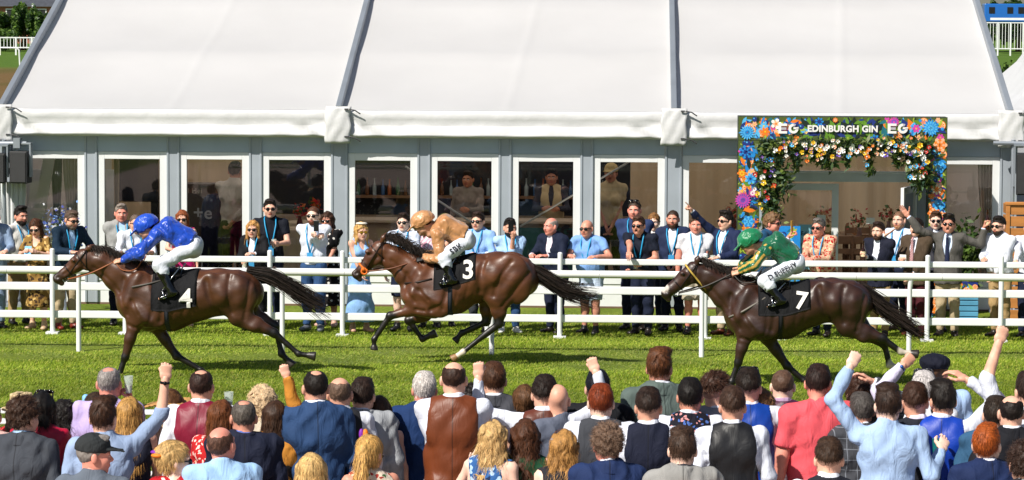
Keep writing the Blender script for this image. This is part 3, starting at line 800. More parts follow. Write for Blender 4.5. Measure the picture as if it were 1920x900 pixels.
        QQ = np.concatenate([np.stack([b[:, 0] + 2 * k_, b[:, 0] + 2 * k_ + 1, b[:, 0] + 2 * k_ + 3, b[:, 0] + 2 * k_ + 2], 1) for k_ in range(4)])
        jit = np.concatenate([jit, np.repeat(r.choice([.55, .8, 1.0, 1.2, 1.45], n), 10)]); Q = np.concatenate([Q, QQ + len(V)]); V = np.concatenate([V, A])
    _tc[key] = (V, Q, jit); return _tc[key]

def beard_tpl(h):
    key = ('beard', h)
    if key not in _tc:
        p = [E((0, .030, -.052), (.063, .066, .072), .0), E((0, .062, -.098), (.030, .027, .026), .03)]
        for s in (-1, 1): p += [E((s * .043, .010, -.060), (.030, .036, .04), .03)]
        p += [PL((0, 0, -.036), (0, .12, 1)), E((0, .10, -.060), (.021, .04, .008), .006, op='-')]
        _tc[key] = blob(p, h, (.0012, 90, 3))
    return _tc[key]
def shades_tpl(h, up=0):
    key = ('shades', h, up)
    if key not in _tc:
        p = [E((s * .033, .098, .0), (.028, .010, .020), .004) for s in (-1, 1)] + [C((-.012, .102, .006), (.012, .102, .006), .006, .006, .004)]
        for s in (-1, 1): p += [C((s * .058, .094, .006), (s * .082, -.005, .006), .0055, .0055, .004)]
        V, Q = blob(p, h)
        if up:      # pushed up onto the hair
            c, s_ = math.cos(R(48)), math.sin(R(48)); V = V * 1.06
            V = np.stack([V[:, 0], V[:, 1] * c - V[:, 2] * s_ - .012, V[:, 1] * s_ + V[:, 2] * c + .058], 1)
        _tc[key] = (V, Q)
    return _tc[key]
def hat_tpl(style, h):
    key = ('hat', style, h)
    if key not in _tc:
        if style == 'cap':
            p = [E((0, -.012, .055), (.088, .106, .085), 0), PL((0, 0, .028), (0, -.12, -1)), C((0, .07, .045), (0, .165, .028), .008, .007, .012, u=(1, 0, 0), wa=.075, wb=.06)]
        elif style == 'flatcap':
            p = [E((0, -.008, .070), (.098, .122, .055), 0), E((0, -.02, .05), (.086, .102, .06), .02), PL((0, 0, .022), (0, -.1, -1)), C((0, .09, .05), (0, .135, .036), .009, .008, .012, u=(1, 0, 0), wa=.07, wb=.055)]
        elif style == 'trilby':
            p = [C((0, -.01, .03), (0, -.005, .135), .104, .088, 0, u=(1, 0, 0), wa=.088, wb=.066, flat=True), E((0, 0, .135), (.066, .084, .018), .02), E((0, 0, .160), (.018, .075, .028), .02, op='-'),
                 C((0, -.01, .024), (0, -.01, .040), .155, .150, .012, u=(1, 0, 0), wa=.135, wb=.128, flat=True)]
        elif style == 'wide':
            p = [E((0, -.01, .04), (.09, .108, .095), 0), PL((0, 0, .02), (0, 0, -1)), E((0, -.01, .026), (.215, .235, .012), .02)]
        elif style == 'helmet':
            p = [E((0, -.012, .046), (.100, .122, .098), 0), PL((0, 0, -.005), (0, -.25, -1)), C((0, .09, .035), (0, .158, .004), .009, .007, .014, u=(1, 0, 0), wa=.078, wb=.05)]
        V, Q = blob(p, h, (.0012, 60, 5))
        if style == 'wide': V[:, 2] += .035 * np.sin(V[:, 0] * 11 + 1) * np.clip(np.hypot(V[:, 0], V[:, 1]) - .11, 0, 1) * 5
        _tc[key] = (V, Q)
    return _tc[key]

def hand_tpl(pose, h):
    """right hand, palm down (-Z), fingers along +Y from the wrist at the origin, thumb towards -X"""
    key = ('hand', pose, h)
    if key in _tc: return _tc[key]
    curl = {'fist': ((78, 95, 60),) * 4, 'relax': ((18, 28, 18), (22, 32, 20), (26, 34, 22), (30, 36, 24)),
            'flat': ((4, 6, 4),) * 4, 'grip': ((48, 55, 35), (52, 58, 36), (56, 60, 36), (60, 62, 36)),
            'point': ((2, 4, 4), (75, 90, 60), (80, 92, 60), (80, 92, 60))}[pose]
    p = [C((0, -.02, 0), (0, .02, 0), .019, .016, .0, u=(1, 0, 0), wa=.028, wb=.032), C((0, .015, 0), (0, .082, .002), .015, .013, .015, u=(1, 0, 0), wa=.033, wb=.040)]
    bx = (-.029, -.0095, .0095, .028); ln = (.042, .047, .043, .033)
    for i in range(4):
        a = V3(bx[i], .086 - abs(i - 1.2) * .004, .002); ang = 0; r = (.0088, .009, .0086, .0076)[i]
        spread = (bx[i]) * (1.6 if pose == 'flat' else .6)
        for j in range(3):
            ang += R(curl[i][j]); l = ln[i] * (1, .66, .5)[j]
            b = a + V3(spread * .2, math.cos(ang), -math.sin(ang)) * l
            p.append(C(a, b, r, r * .92, .004)); a = b; r *= .92
    th = {'fist': [(-.026, .028, -.008), (-.040, .058, -.026), (-.022, .078, -.040), (-.002, .082, -.044)], 'point': [(-.026, .028, -.008), (-.040, .058, -.026), (-.022, .078, -.040), (-.004, .080, -.044)],
          'relax': [(-.026, .02, -.006), (-.050, .050, -.018), (-.056, .082, -.026), (-.052, .105, -.030)], 'flat': [(-.028, .02, -.002), (-.060, .045, -.008), (-.082, .068, -.010), (-.098, .088, -.012)],
          'grip': [(-.026, .02, -.008), (-.044, .048, -.034), (-.034, .078, -.056), (-.016, .098, -.064)]}[pose]
    for j in range(3): p.append(C(th[j], th[j + 1], .0125 - j * .0015, .011 - j * .0013, .008))
    _tc[key] = blob(p, h); return _tc[key]

def rotz(a): return np.array([[math.cos(a), -math.sin(a), 0], [math.sin(a), math.cos(a), 0], [0, 0, 1.0]])
def rotx(a): return np.array([[1.0, 0, 0], [0, math.cos(a), -math.sin(a)], [0, math.sin(a), math.cos(a)]])
def roty(a): return np.array([[math.cos(a), 0, math.sin(a)], [0, 1.0, 0], [-math.sin(a), 0, math.cos(a)]])

def stand_joints(k, f, b, lean, twist, stance=0.0, sq=0.0):
    """standing skeleton, facing +Y, feet at the origin"""
    piv = V3(0, 0, .95 * k); Rm = rotz(R(twist)) @ rotx(-R(lean)); off = V3(0, -math.sin(R(max(lean, 0))) * .22 * k, 0)
    T = lambda x, y, z: Rm @ (V3(x, y, z) * k - piv) + piv + off
    sw = (.163 if f else .186) * (1 + (b - 1) * .6)
    J = dict(k=k, f=f, b=b, Rm=Rm, T=T, up=Rm @ V3(0, 0, 1), fw=Rm @ V3(0, 1, 0), u=Rm @ V3(1, 0, 0), uh=V3(1, 0, 0))
    J['P'] = V3(0, 0, .95 * k) + off; J['W'] = T(0, 0, 1.11); J['Ch'] = T(0, -.005, 1.305); J['Y'] = T(0, -.012, 1.437); J['N'] = T(0, -.022, 1.524)
    J['S'] = [T(-sw, -.012, 1.452), T(sw, -.012, 1.452)]
    J['HC'] = T(0, .012, 1.630 if f else 1.643)
    hw = .088
    J['hip'] = [V3(-hw, 0, .92) * k + off, V3(hw, 0, .92) * k + off]
    fy = stance
    J['knee'] = [V3(-hw - .012, .012 + fy / 2, .50) * k + off * .5, V3(hw + .012, .012 - fy / 2, .50) * k + off * .5]
    J['ank'] = [V3(-hw - .022, -.02 + fy, .085) * k, V3(hw + .022, -.02 - fy, .085) * k]
    J['toe'] = [nrm(V3(-.25, 1, 0)), nrm(V3(.25, 1, 0))]
    return J
def ik(S, W, l1, l2, hint):
    d = W - S; L = np.linalg.norm(d)
    if L > (l1 + l2) * .995: W = S + d / L * (l1 + l2) * .995; d = W - S; L = np.linalg.norm(d)
    if L < .12: d = nrm(d) * .12; L = .12; W = S + d
    a = (l1 * l1 - l2 * l2 + L * L) / (2 * L); h = math.sqrt(max(l1 * l1 - a * a, 0))
    w = d / L; p = perp(w, hint)
    return S + w * a + p * h, W

def torso_prims(J, i, loose=0.0, bottom=True):
    k, b, f = J['k'], J['b'], J['f']; u, uh = J['u'], J['uh']; T = J['T']
    bd = 1 + (b - 1) * 1.5
    ww, hw, cw = ((.118, .158, .142) if f else (.142, .152, .165))
    ww = ww * bd + loose; hw = hw * b + loose * .5; cw *= b
    p = []
    if bottom: p.append(C(J['P'] - V3(0, 0, .02 * k), J['W'], (.112 * b + i) * k, (.098 * bd + loose + i) * k, .03, u=uh, wa=(hw + i) * k, wb=(ww + i) * k))
    p += [C(J['W'], J['Ch'], (.098 * bd + loose + i) * k, (.112 * b + i) * k, .04, u=u, wa=(ww + i) * k, wb=(cw + i) * k),
          C(J['Ch'], J['Y'], (.112 * b + i) * k, (.080 + i) * k, .04, u=u, wa=(cw + i) * k, wb=(cw * .86 + i) * k)]
    for s in (0, 1):
        sg = 2 * s - 1
        p += [C(J['N'] - J['up'] * .035 * k, J['S'][s], (.050 + i) * k, (.040 * b + i * .8) * k, .04),
              E(T(sg * .085, -.075, 1.36), V3(.085, .05, .11) * k + i, .05, rot=J['Rm'] if False else None)]
        if f: p.append(E(T(sg * .068, .085, 1.30), V3(.068, .062, .066) * k + i, .03))
        if bottom: p.append(E(J['P'] + J.get('fh', V3(0, 1, 0)) * (-.062 * k) + J['uh'] * (sg * .07 * k) + V3(0, 0, -.03 * k), V3(.082, .072, .09) * k * b + i, .04))
    if b > 1.08: p.append(E(J['W'] + (J['fw'] * .065 - V3(0, 0, .04)) * k, V3(.14, .115, .14) * k * b + i, .05))
    return p
def arm_prims(J, s, i, end=1.0, flat=True, r0=1.0):
    """sleeve to fraction end: 0..1 upper arm, 1..2 forearm"""
    k, b, f = J['k'], J['b'], J['f']; q = k * (.86 if f else 1.0) * (1 + (b - 1) * .7)
    S, E_, W = J['S'][s], J['E'][s], J['Wr'][s]
    i = i * .8
    p = [E(S, V3(.050, .050, .050) * q + i, .03)]
    if end <= 1:
        e = S + (E_ - S) * end
        p.append(C(S, e, .049 * q + i, .047 * q + i * 1.35, .03, flat=True)); return p
    p.append(C(S, E_, .048 * q + i, .041 * q + i, .03))
    t = end - 1; e = E_ + (W - E_) * t
    p.append(C(E_, e, .043 * q + i, (.043 - .014 * t) * q + i * .9, .02, flat=flat and t > .15))
    if flat: p.append(E(E_, V3(1, 1, 1) * (.043 * q + i), .01))
    return p
def leg_prims(J, s, i, frm=0.0, end=2.0, flare=0.0):
    k, b = J['k'], 1 + (J['b'] - 1) * .6
    H, K, A = J['hip'][s], J['knee'][s], J['ank'][s]
    p = [C(H, K if end >= 1 else H + (K - H) * end, .084 * k * b + i, (.056 * b if end >= 1 else .066 * b) * k + i + flare, .03, flat=end < 1)]
    if end > 1:
        e = K + (A - K) * (end - 1)
        calf = K + (A - K) * .32 + J['toe'][s] * -.018 * k
        p += [C(K, calf, .054 * k * b + i, .056 * k * b + i, .03), C(calf, e, .056 * k * b + i, .036 * k + i + flare, .03, flat=i > .004)]
    return p

_slots_skin = {}
def make_person(label, loc, rz, J, skin='#c98d6e', lips='#a65a4c', hair=None, hands=('relax', 'relax'), handn=(None, None), layers=(), bottom=None, shoes='#1a1512', mouth=False,
                head=(0, 0, 0), extras=(), h=.016, cat='person', group=None, brow='#3a281c', bare_feet=False, seed=1, name='person', lowres=None):
    root = empty(name, loc, rz); tag(root, label, cat, group)
    k, f = J['k'], J['f']; hh = max(.0055, h * .36); lr = lowres or h * 1.25
    skm = skinmat(skin)
    kh = (.5 + .5 * k) * (1.05 if not f else 1.03) * J.get('hs', 1)
    HR = rotz(R(-head[0])) @ rotx(R(head[1])) @ roty(R(head[2]))
    HT = lambda V: (V @ HR.T) * kh + J['HC']
    # --- body: torso, neck, limbs in one surface, head and hands joined on at neck and wrist
    p = torso_prims(J, -.010)
    p.append(C(J['N'] - J['up'] * .03 * k, J['HC'] - J['up'] * .03 * k + HR @ V3(0, -.02, -.03), (.062 if not f else .050) * k, (.056 if not f else .046) * kh, .04))
    for s in (0, 1):
        p += arm_prims(J, s, 0, 2.0, flat=False); p += leg_prims(J, s, 0)
        p.append(C(J['ank'][s] - V3(0, 0, .045), J['ank'][s] - V3(0, 0, .05) + J['toe'][s] * .15 * k, .034 * k, .024 * k, .03, wa=.034 * k, wb=.04 * k))
    parts = [(*blob(p, lr), 0)]
    V, Q, m = head_tpl(f, mouth, hh); parts.append((HT(V), Q, m))
    for s in (0, 1):
        if hands[s] is None: continue
        d = nrm(J['Wr'][s] - J['E'][s]) if J.get('hd', [None, None])[s] is None else J['hd'][s]
        n = handn[s]
        if n is None: n = V3(-(2 * s - 1), .25, 0) if d[2] < -.5 else V3(0, .3, -1)     # palm direction
        zz = -perp(d, n); xx = np.cross(d, zz)
        V, Q = hand_tpl(hands[s], max(.0048, h * .3))
        V = V.copy()
        if s == 0: V[:, 0] *= -1; Q = Q[:, ::-1]
        sc = k * (.92 if f else 1.03)
        hv = (V[:, :1] * xx + V[:, 1:2] * d + V[:, 2:] * zz) * sc + J['Wr'][s]
        if J.get('glove'): link('glove', np_mesh('glove', hv, Q), J['glove'], root)
        else: parts.append((hv, Q, 0))
    V, Q, m = merge(parts)
    slots = [skm, mat('lips', lips, rough=.45, var=0), mat('eye_white', (.75, .73, .7), rough=.25, var=0), mat('eye_dark', (.02, .014, .01), rough=.2, var=0), mat('eyebrow', brow, rough=.8, var=0)]
    link('body', np_mesh('body', V, Q, m), slots, root)
    def part(nm, prims, mt, noise=None, hz=None):
        return link(nm, np_mesh(nm, *blob(prims, hz or h, noise)), mt, root)
    # --- clothes
    T = J['T']
    for li, (kind, mt, *o) in enumerate(layers):
        o = o[0] if o else {}
        i = o.get('i', {'shirt': .012, 'polo': .013, 'tee': .012, 'waistcoat': .020, 'jacket': .028, 'dress': .010, 'cardigan': .020, 'sweater': .018, 'silks': .016}.get(kind, .012))
        nz = (o.get('w', .0058 if lowres and kind == 'jacket' else .0028 if kind == 'waistcoat' else .0040), 20 / k, seed)
        p = torso_prims(J, i, loose=o.get('loose', .010))
        if kind in ('shirt', 'polo', 'tee', 'sweater', 'cardigan', 'silks'):
            e = o.get('sleeve', {'polo': .62, 'tee': .6}.get(kind, 1.94))
            for s in (0, 1): p += arm_prims(J, s, i, e)
            p.append(C(J['N'] - J['up'] * .04 * k, J['N'] + J['up'] * .040 * k + J['fw'] * .006, .078 * k, (.068 if not f else .058) * k, .02, flat=True))
            if o.get('open'): p.append(C(T(0, .11, 1.43), T(0, .10, 1.595), .03 * k, .07 * k, .01, u=J['u'], wa=.008, wb=.05, op='-'))
            hem = o.get('hem', .96)
            if kind == 'silks': p.append(PL(J['P'] + J['up'] * .03, -J['up']))
            else:
                p.append(C(J['P'], J['P'] - V3(0, 0, .10 * k), (.115 * J['b'] + i) * k, (.118 * J['b'] + i) * k, .03, wa=(.155 * J['b'] + i) * k, wb=(.160 * J['b'] + i) * k))
                p.append(PL((0, 0, hem * k), (0, 0, -1)))
        elif kind == 'waistcoat':
            p.append(C(J['N'] - J['up'] * .05 * k, J['N'] + J['up'] * .012 * k, .085 * k, .076 * k, .02, flat=True))
            for s in (0, 1):
                sg = 2 * s - 1; S = J['S'][s]; q = J['u'] * sg
                p.append(C(S + q * .020 * k + J['up'] * .06, S + q * .030 * k - J['up'] * .17 * k, .16, .16, .012, u=J['u'], wa=.062 * k, wb=.066 * k, op='-'))
            p.append(C(T(0, .16, 1.16), T(0, .12, 1.595), .075 * k, .075 * k, .008, u=J['u'], wa=.006, wb=.075 * k, op='-'))
            p.append(PL((0, 0, o.get('hem', .93) * k), (0, 0, -1)))
        elif kind == 'jacket':
            for s in (0, 1): p += arm_prims(J, s, i * .8, o.get('sleeve', 1.90))
            p.append(C(J['N'] - J['up'] * .06 * k, J['N'] + J['up'] * .018 * k, .098 * k, .082 * k, .025, flat=True))
            p.append(C(J['P'], J['P'] - V3(0, 0, .22 * k), (.125 * J['b'] + i) * k, (.135 * J['b'] + i) * k, .03, wa=(.160 * J['b'] + i) * k, wb=(.172 * J['b'] + i) * k))
            if o.get('v', 1): p.append(C(T(0, .165, o.get('vz', 1.10)), T(0, .12, 1.615), .085 * k, .085 * k, .008, u=J['u'], wa=.012, wb=o.get('vw', .085) * k, op='-'))
            p.append(PL((0, 0, o.get('hem', .78) * k), (0, 0, -1)))
        elif kind == 'dress':
            e = o.get('sleeve', 0)
            if e:
                for s in (0, 1): p += arm_prims(J, s, i, e)
            else:
                for s in (0, 1): p.append(C(J['S'][s] + J['u'] * (2 * s - 1) * .02, J['S'][s] - J['up'] * .12, .12, .12, .01, u=J['u'], wa=.05, wb=.05, op='-'))
            p.append(C(T(0, .13, 1.385), T(0, .08, 1.595), .07, .09, .01, u=J['u'], wa=.03, wb=.10, op='-'))
            hz_ = o.get('hem', .45)
            p.append(C(J['P'] + V3(0, 0, .05), V3(J['P'][0] * .4, J['P'][1] * .4, hz_ * k), .125 * k, o.get('flare', .20) * k, .05, wa=.165 * k, wb=o.get('flare', .20) * 1.25 * k, flat=True))
            nz = (o.get('w', .006), 16, seed)
        if kind in ('jacket', 'waistcoat') and lowres: mt = seamed(mt)
        if kind == 'jacket' and lowres:
            part('collar', [C(J['N'] - J['up'] * .058 * k, J['N'] + J['up'] * .026 * k, .108 * k, .086 * k, 0, flat=True), C(T(0, .17, 1.34), T(0, .10, 1.635), .085 * k, .085 * k, .008, u=J['u'], wa=.03, wb=.085 * k, op='-')], mt, None, .010)
        part({'tee': 'shirt', 'polo': 'polo_shirt', 'silks': 'racing_silks'}.get(kind, kind), p, mt, nz)
    if bottom:
        kind, mt = bottom[0], bottom[1]; o = bottom[2] if len(bottom) > 2 else {}
        i = o.get('i', .014)
        p = [C(J['P'] - V3(0, 0, .01), J['P'] + (J['W'] - J['P']) * .45, (.116 * J['b'] + i * .5) * k, (.106 * J['b'] + i * .5) * k, .03, u=J['uh'], wa=(.156 * J['b'] + i * .5) * k, wb=(.150 * J['b'] + i * .5) * k, flat=False), E(J['P'] - V3(0, 0, .03 * k), V3(.150 * J['b'], .112 * J['b'], .10) * k + i, .03)]
        for s in (0, 1):
            p += leg_prims(J, s, i, end={'shorts': .93, 'trousers': 1.97, 'jeans': 1.97, 'breeches': o.get('end', 1.25)}[kind], flare=.012 if kind == 'shorts' else .004)
            p.append(E(J['P'] + J.get('fh', V3(0, 1, 0)) * (-.060 * k) + J['uh'] * ((2 * s - 1) * .07 * k) + V3(0, 0, -.03 * k), V3(.084, .074, .09) * k * J['b'] + i, .04))
        if kind != 'breeches': p.append(PL(J['P'] + V3(0, 0, .065 * k), (0, 0, 1)))
        part({'jeans': 'jeans'}.get(kind, kind), p, mt, (o.get('w', .0035), 18, seed + 5), h * (1.0 if not lowres else 1.5))
    if shoes:
        for s in (0, 1):
            A, t = J['ank'][s], J['toe'][s]; dn = J.get('dn', [V3(0, 0, -1)] * 2)[s]
            a = A + dn * .040 * k - t * .045 * k; b_ = A + dn * .048 * k + t * .155 * k
            p = [C(a, b_, .041 * k, .030 * k, .03, u=np.cross(t, dn), wa=.040 * k, wb=.046 * k), C(A - dn * .03, A + dn * .03, .046 * k, .05 * k, .03)]
            if 'dn' not in J: p.append(PL((0, 0, .002), (0, 0, -1)))
            if J.get('boots'):
                K = J['knee'][s]; p += [C(K + (A - K) * .10, K + (A - K) * .35, .066 * k, .066 * k, .02), C(K + (A - K) * .35, A, .066 * k, .046 * k, .03)]
            part('boot' if J.get('boots') else 'shoe', p, mat('shoe', shoes, rough=.18 if J.get('boots') else .4, coat=.5 if J.get('boots') else 0), None, h * (.9 if not lowres else 1.6))
    # --- hair, hat, glasses
    if hair:
        st, hc = hair[0], hair[1]
        if st and st != 'bald':
            V, Q, jt = hair_tpl(st, f, hh * 1.05, seed % 3)
            if any(x[0] in ('cap', 'flatcap', 'helmet', 'trilby') for x in extras): nb = int((jt == .8).sum()) if False else _tc[('hairbase', st, f, hh * 1.05, seed % 3)]; V, Q, jt = V[:nb[0]], Q[:nb[1]], jt[:nb[0]]
            link('hair', np_mesh('hair', HT(V), Q, None, True, np.repeat(jt[:, None], 3, 1)), hairmat(hc), root)
            if st in ('fade', 'undercut'):
                V, Q, _ = hair_tpl('fadeside', f, hh * 1.05, 0)
                sc_, hc_ = lin(skin), lin(hc); mixc = tuple(.55 * a + .45 * c for a, c in zip(sc_, hc_))
                link('cropped_sides', np_mesh('cropped_sides', HT(V), Q), mat('cropped_hair', mixc, rough=.6, var=.1, vscale=30), root)
    for x in extras:
        kind = x[0]
        if kind == 'beard':
            V, Q = beard_tpl(hh); link('beard', np_mesh('beard', HT(V), Q, None, True, np.ones((len(V), 3))), hairmat(x[1]), root)
        elif kind == 'shades':
            V, Q = shades_tpl(.0045, x[2] if len(x) > 2 else 0); link('sunglasses', np_mesh('sunglasses', HT(V), Q), mat('dark_lens', x[1] if len(x) > 1 else '#08080a', rough=.12, var=0), root)
        elif kind in ('cap', 'flatcap', 'trilby', 'wide', 'helmet'):
            V, Q = hat_tpl(kind, hh); V = V * 1.22 - np.array([0, .0, .012]) if kind == 'helmet' else V * 1.08 if kind in ('cap', 'flatcap') else V; o = link({'flatcap': 'flat_cap', 'trilby': 'straw_hat', 'wide': 'sun_hat', 'helmet': 'riding_helmet'}.get(kind, 'baseball_cap'), np_mesh('hat', HT(V), Q), x[1], root)
        elif kind == 'band':          # hair band / flower clip / fascinator
            b_ = MB()
            for (cx, cy, cz, rx, ry, rz_) in x[2]:
                c = HT(V3(cx, cy, cz)[None])[0]
                prof = [(rx * math.sin(t) + 1e-4, -rz_ * math.cos(t)) for t in np.linspace(0, math.pi, 7)]
                st_ = len(b_.v); b_.lathe(prof, c, 9)
            b_.build(x[1], x[3], root, smooth=True)
        elif kind == 'tie':
            part('tie', [C(T(0, .122, 1.500), T(0, .145, 1.46), .014, .016, 0, u=J['u'], wa=.02, wb=.014), C(T(0, .142, 1.46), T(0, .158, 1.06), .010, .012, .006, u=J['u'], wa=.020, wb=.036)], x[1], None, .008)
        elif kind == 'lanyard':
            dz = x[2] if len(x) > 2 else 1.13
            off = x[3] if len(x) > 3 else .025
            b_ = MB(); fy = .135 + off
            for s in (-1, 1):
                b_.tube([Vector(T(s * .062, -.035, 1.548)), Vector(T(s * .080, .055, 1.508)), Vector(T(s * .075, .095 + off, 1.43)), Vector(T(s * .045, fy - .004, 1.28)), Vector(T(s * .006, fy + .004, dz))], .009, 5)
            o = b_.build('lanyard', x[1], root, smooth=True)
            q = MB(); c = Vector(T(0, fy + .012, dz - .06)); uu = Vector(J['u']); pp = Vector(J['up']); ff = Vector(J['fw'])
            P_ = []
            for dy in (-.004, .004):
                for dx, dz2 in ((-.04, -.06), (.04, -.06), (.04, .06), (-.04, .06)): P_.append(c + uu * dx + pp * dz2 + ff * dy)
            q.hexa(P_); q.build('badge', x[4] if len(x) > 4 else mat('badge_card', '#3f97cf', rough=.4), o)
        elif kind == 'watch':
            s = x[1]; d = nrm(J['Wr'][s] - J['E'][s]); c = J['Wr'][s] - d * .03
            part('watch', [C(c - d * .009, c + d * .009, .036 * k, .034 * k, 0, flat=True), C(c, c + perp(d, V3(0, -1, .4)) * .041, .014, .014, .004)], mat('watch', x[2], rough=.25, metal=.4), None, .006)
    return root, HT

def near_arm(J, s, spec, toL):
    """resolve an arm description -> wrist, hint, hand, palm"""
    k = J['k']; sg = 2 * s - 1; S = J['S'][s]; q = J['u'] * sg
    hint = V3(sg * .7, -.8, -.5); pose, pn = 'relax', None
    if isinstance(spec, tuple):
        tgt = toL(spec[0], spec[1], spec[2]); pose = spec[3]
        hint = V3(*spec[4]) if len(spec) > 4 and spec[4] is not None else V3(sg * 1.0, 0, -.35)
        pn = V3(*spec[5]) if len(spec) > 5 else V3(0, 1, 0)
        return tgt, hint, pose, pn, True
    t = {'down': S + V3(sg * .07, .04, -.545) * k, 'rail': V3(sg * .12, 0, 0) + V3(0, J['Ch'][1] + .34, 1.11), 'railw': V3(sg * .26, 0, 0) + V3(0, J['Ch'][1] + .30, 1.11),
         'hold': J['T'](sg * .10, .31, 1.18), 'holdhi': J['T'](sg * .10, .30, 1.30), 'clasp': V3(sg * .035, 0, 0) + V3(0, J['Ch'][1] + .36, 1.10),
         'pocket': S + V3(sg * .02, .10, -.50) * k, 'front': J['T'](sg * .02, .25, 1.0), 'phone': J['T'](sg * .05, .30, 1.42), 'hip': J['T'](sg * .16, .06, 1.0), 'back': J['T'](sg * .03, -.17, 1.0), 'low': V3(sg * .03, J['P'][1] + .17, .92 * k)}[spec]
    if spec in ('hold', 'holdhi', 'phone'): pose = 'grip'; pn = V3(-sg, .1, 0)
    if spec in ('rail', 'railw', 'clasp'): pose = 'relax'; pn = V3(-.3 * sg, 0, -1)
    return np.asarray(t, float), hint, pose, pn, False

PEOPLE = []
def person(label, px, py, h=1.77, Y=None, yaw=0, f=0, b=1.0, lean=0, twist=0, head=(0, 0, 0), arms=('down', 'down'), stance=0.03, top_off=.118, group=None, vox=None, hairtop=.0, minh=None, **kw):
    """place a person by the top of the head in the photograph: on the ground for a stature h, or in the row at depth Y"""
    near = Y is None
    if b == 1.0 and not f: b = 1.05 if not near else 1.06
    k = h / 1.78
    seed = len(PEOPLE) + 1
    for it in range(3):
        J = stand_joints(k, f, b, lean, twist, stance)
        kh = (.5 + .5 * k) * (1.05 if not f else 1.03)
        topl = J['HC'] + V3(0, -.014, top_off + hairtop) * kh
        a = R(yaw)
        wx = topl[0] * math.cos(a) - topl[1] * math.sin(a); wy = topl[0] * math.sin(a) + topl[1] * math.cos(a)
        if near:
            hit = at_z(px, py, topl[2]); root = Vector((hit.x - wx, hit.y - wy, 0)); break
        hit = at_y(px, py, Y + wy); root = Vector((hit.x - wx, Y, 0))
        k = k * hit.z / topl[2]
    if not near and not (1.45 < k * 1.78 < 1.99): print('STATURE', label, round(k * 1.78, 2))
    if not near and minh: pass
    def toL(x, y, dy):
        Wp = at_y(x, y, root.y + dy); v = Wp - root
        return V3(v.x * math.cos(a) + v.y * math.sin(a), -v.x * math.sin(a) + v.y * math.cos(a), v.z)
    J['E'] = [None, None]; J['Wr'] = [None, None]; hands = []; hn = []
    for s in (0, 1):
        t, hint, pose, pn, isfist = near_arm(J, s, arms[s], toL)
        l1, l2 = .295 * k * (.95 if f else 1), .262 * k * (.95 if f else 1); ext = .065 * k if isfist else 0
        if isfist: hint = V3(hint[0], hint[1], hint[2])
        e, w = ik(J['S'][s], t, l1, l2 + ext, hint)
        w = e + nrm(w - e) * l2
        J['E'][s], J['Wr'][s] = e, w; hands.append(pose); hn.append(pn)
    kw.setdefault('seed', seed)
    root_o, HT = make_person(label, root, a, J, hands=hands, handn=hn, head=head, h=vox or (.0165 if near else .018), group=group, lowres=.024 if near else None, **kw)
    def world(v):
        v = np.asarray(v, float); return Vector((root.x + v[0] * math.cos(a) - v[1] * math.sin(a), root.y + v[0] * math.sin(a) + v[1] * math.cos(a), v[2]))
    J['hand_w'] = [world(J['Wr'][s] + nrm(J['Wr'][s] - J['E'][s]) * .075 * k + (perp(nrm(J['Wr'][s] - J['E'][s]), hn[s]) * .032 if hn[s] is not None else 0)) for s in (0, 1)]
    J['root'] = root; J['yaw'] = a; J['world'] = world; J['HTw'] = lambda v: world(HT(V3(*v)[None])[0])
    PEOPLE.append(root_o)
    return J
# ------------------------------------------------------------------ racehorses and jockeys
def text_mesh(body, size, offset=0.0, extrude=0.0, res=3, align='CENTER', spacing=1.0):
    cu = bpy.data.curves.new('text', 'FONT'); cu.body = body; cu.size = size; cu.offset = offset; cu.extrude = extrude; cu.resolution_u = res
    cu.align_x = align; cu.align_y = 'CENTER'; cu.space_character = spacing
    o = bpy.data.objects.new('text', cu); COL.objects.link(o)
    bpy.context.view_layer.update()
    me = bpy.data.meshes.new_from_object(o.evaluated_get(bpy.context.evaluated_depsgraph_get()))
    bpy.data.objects.remove(o); bpy.data.curves.remove(cu)
    return me
def subdiv(me, n=2):
    import bmesh
    bm = bmesh.new(); bm.from_mesh(me); bmesh.ops.triangulate(bm, faces=bm.faces)
    for _ in range(n): bmesh.ops.subdivide_edges(bm, edges=[e for e in bm.edges if e.calc_length() > .02], cuts=1)
    bm.to_mesh(me); bm.free()
def map_verts(me, fn):
    n = len(me.vertices); a = np.empty(n * 3, np.float32); me.vertices.foreach_get('co', a); a = a.reshape(-1, 3)
    b = np.asarray(fn(a), np.float32); me.vertices.foreach_set('co', b.ravel()); me.update()
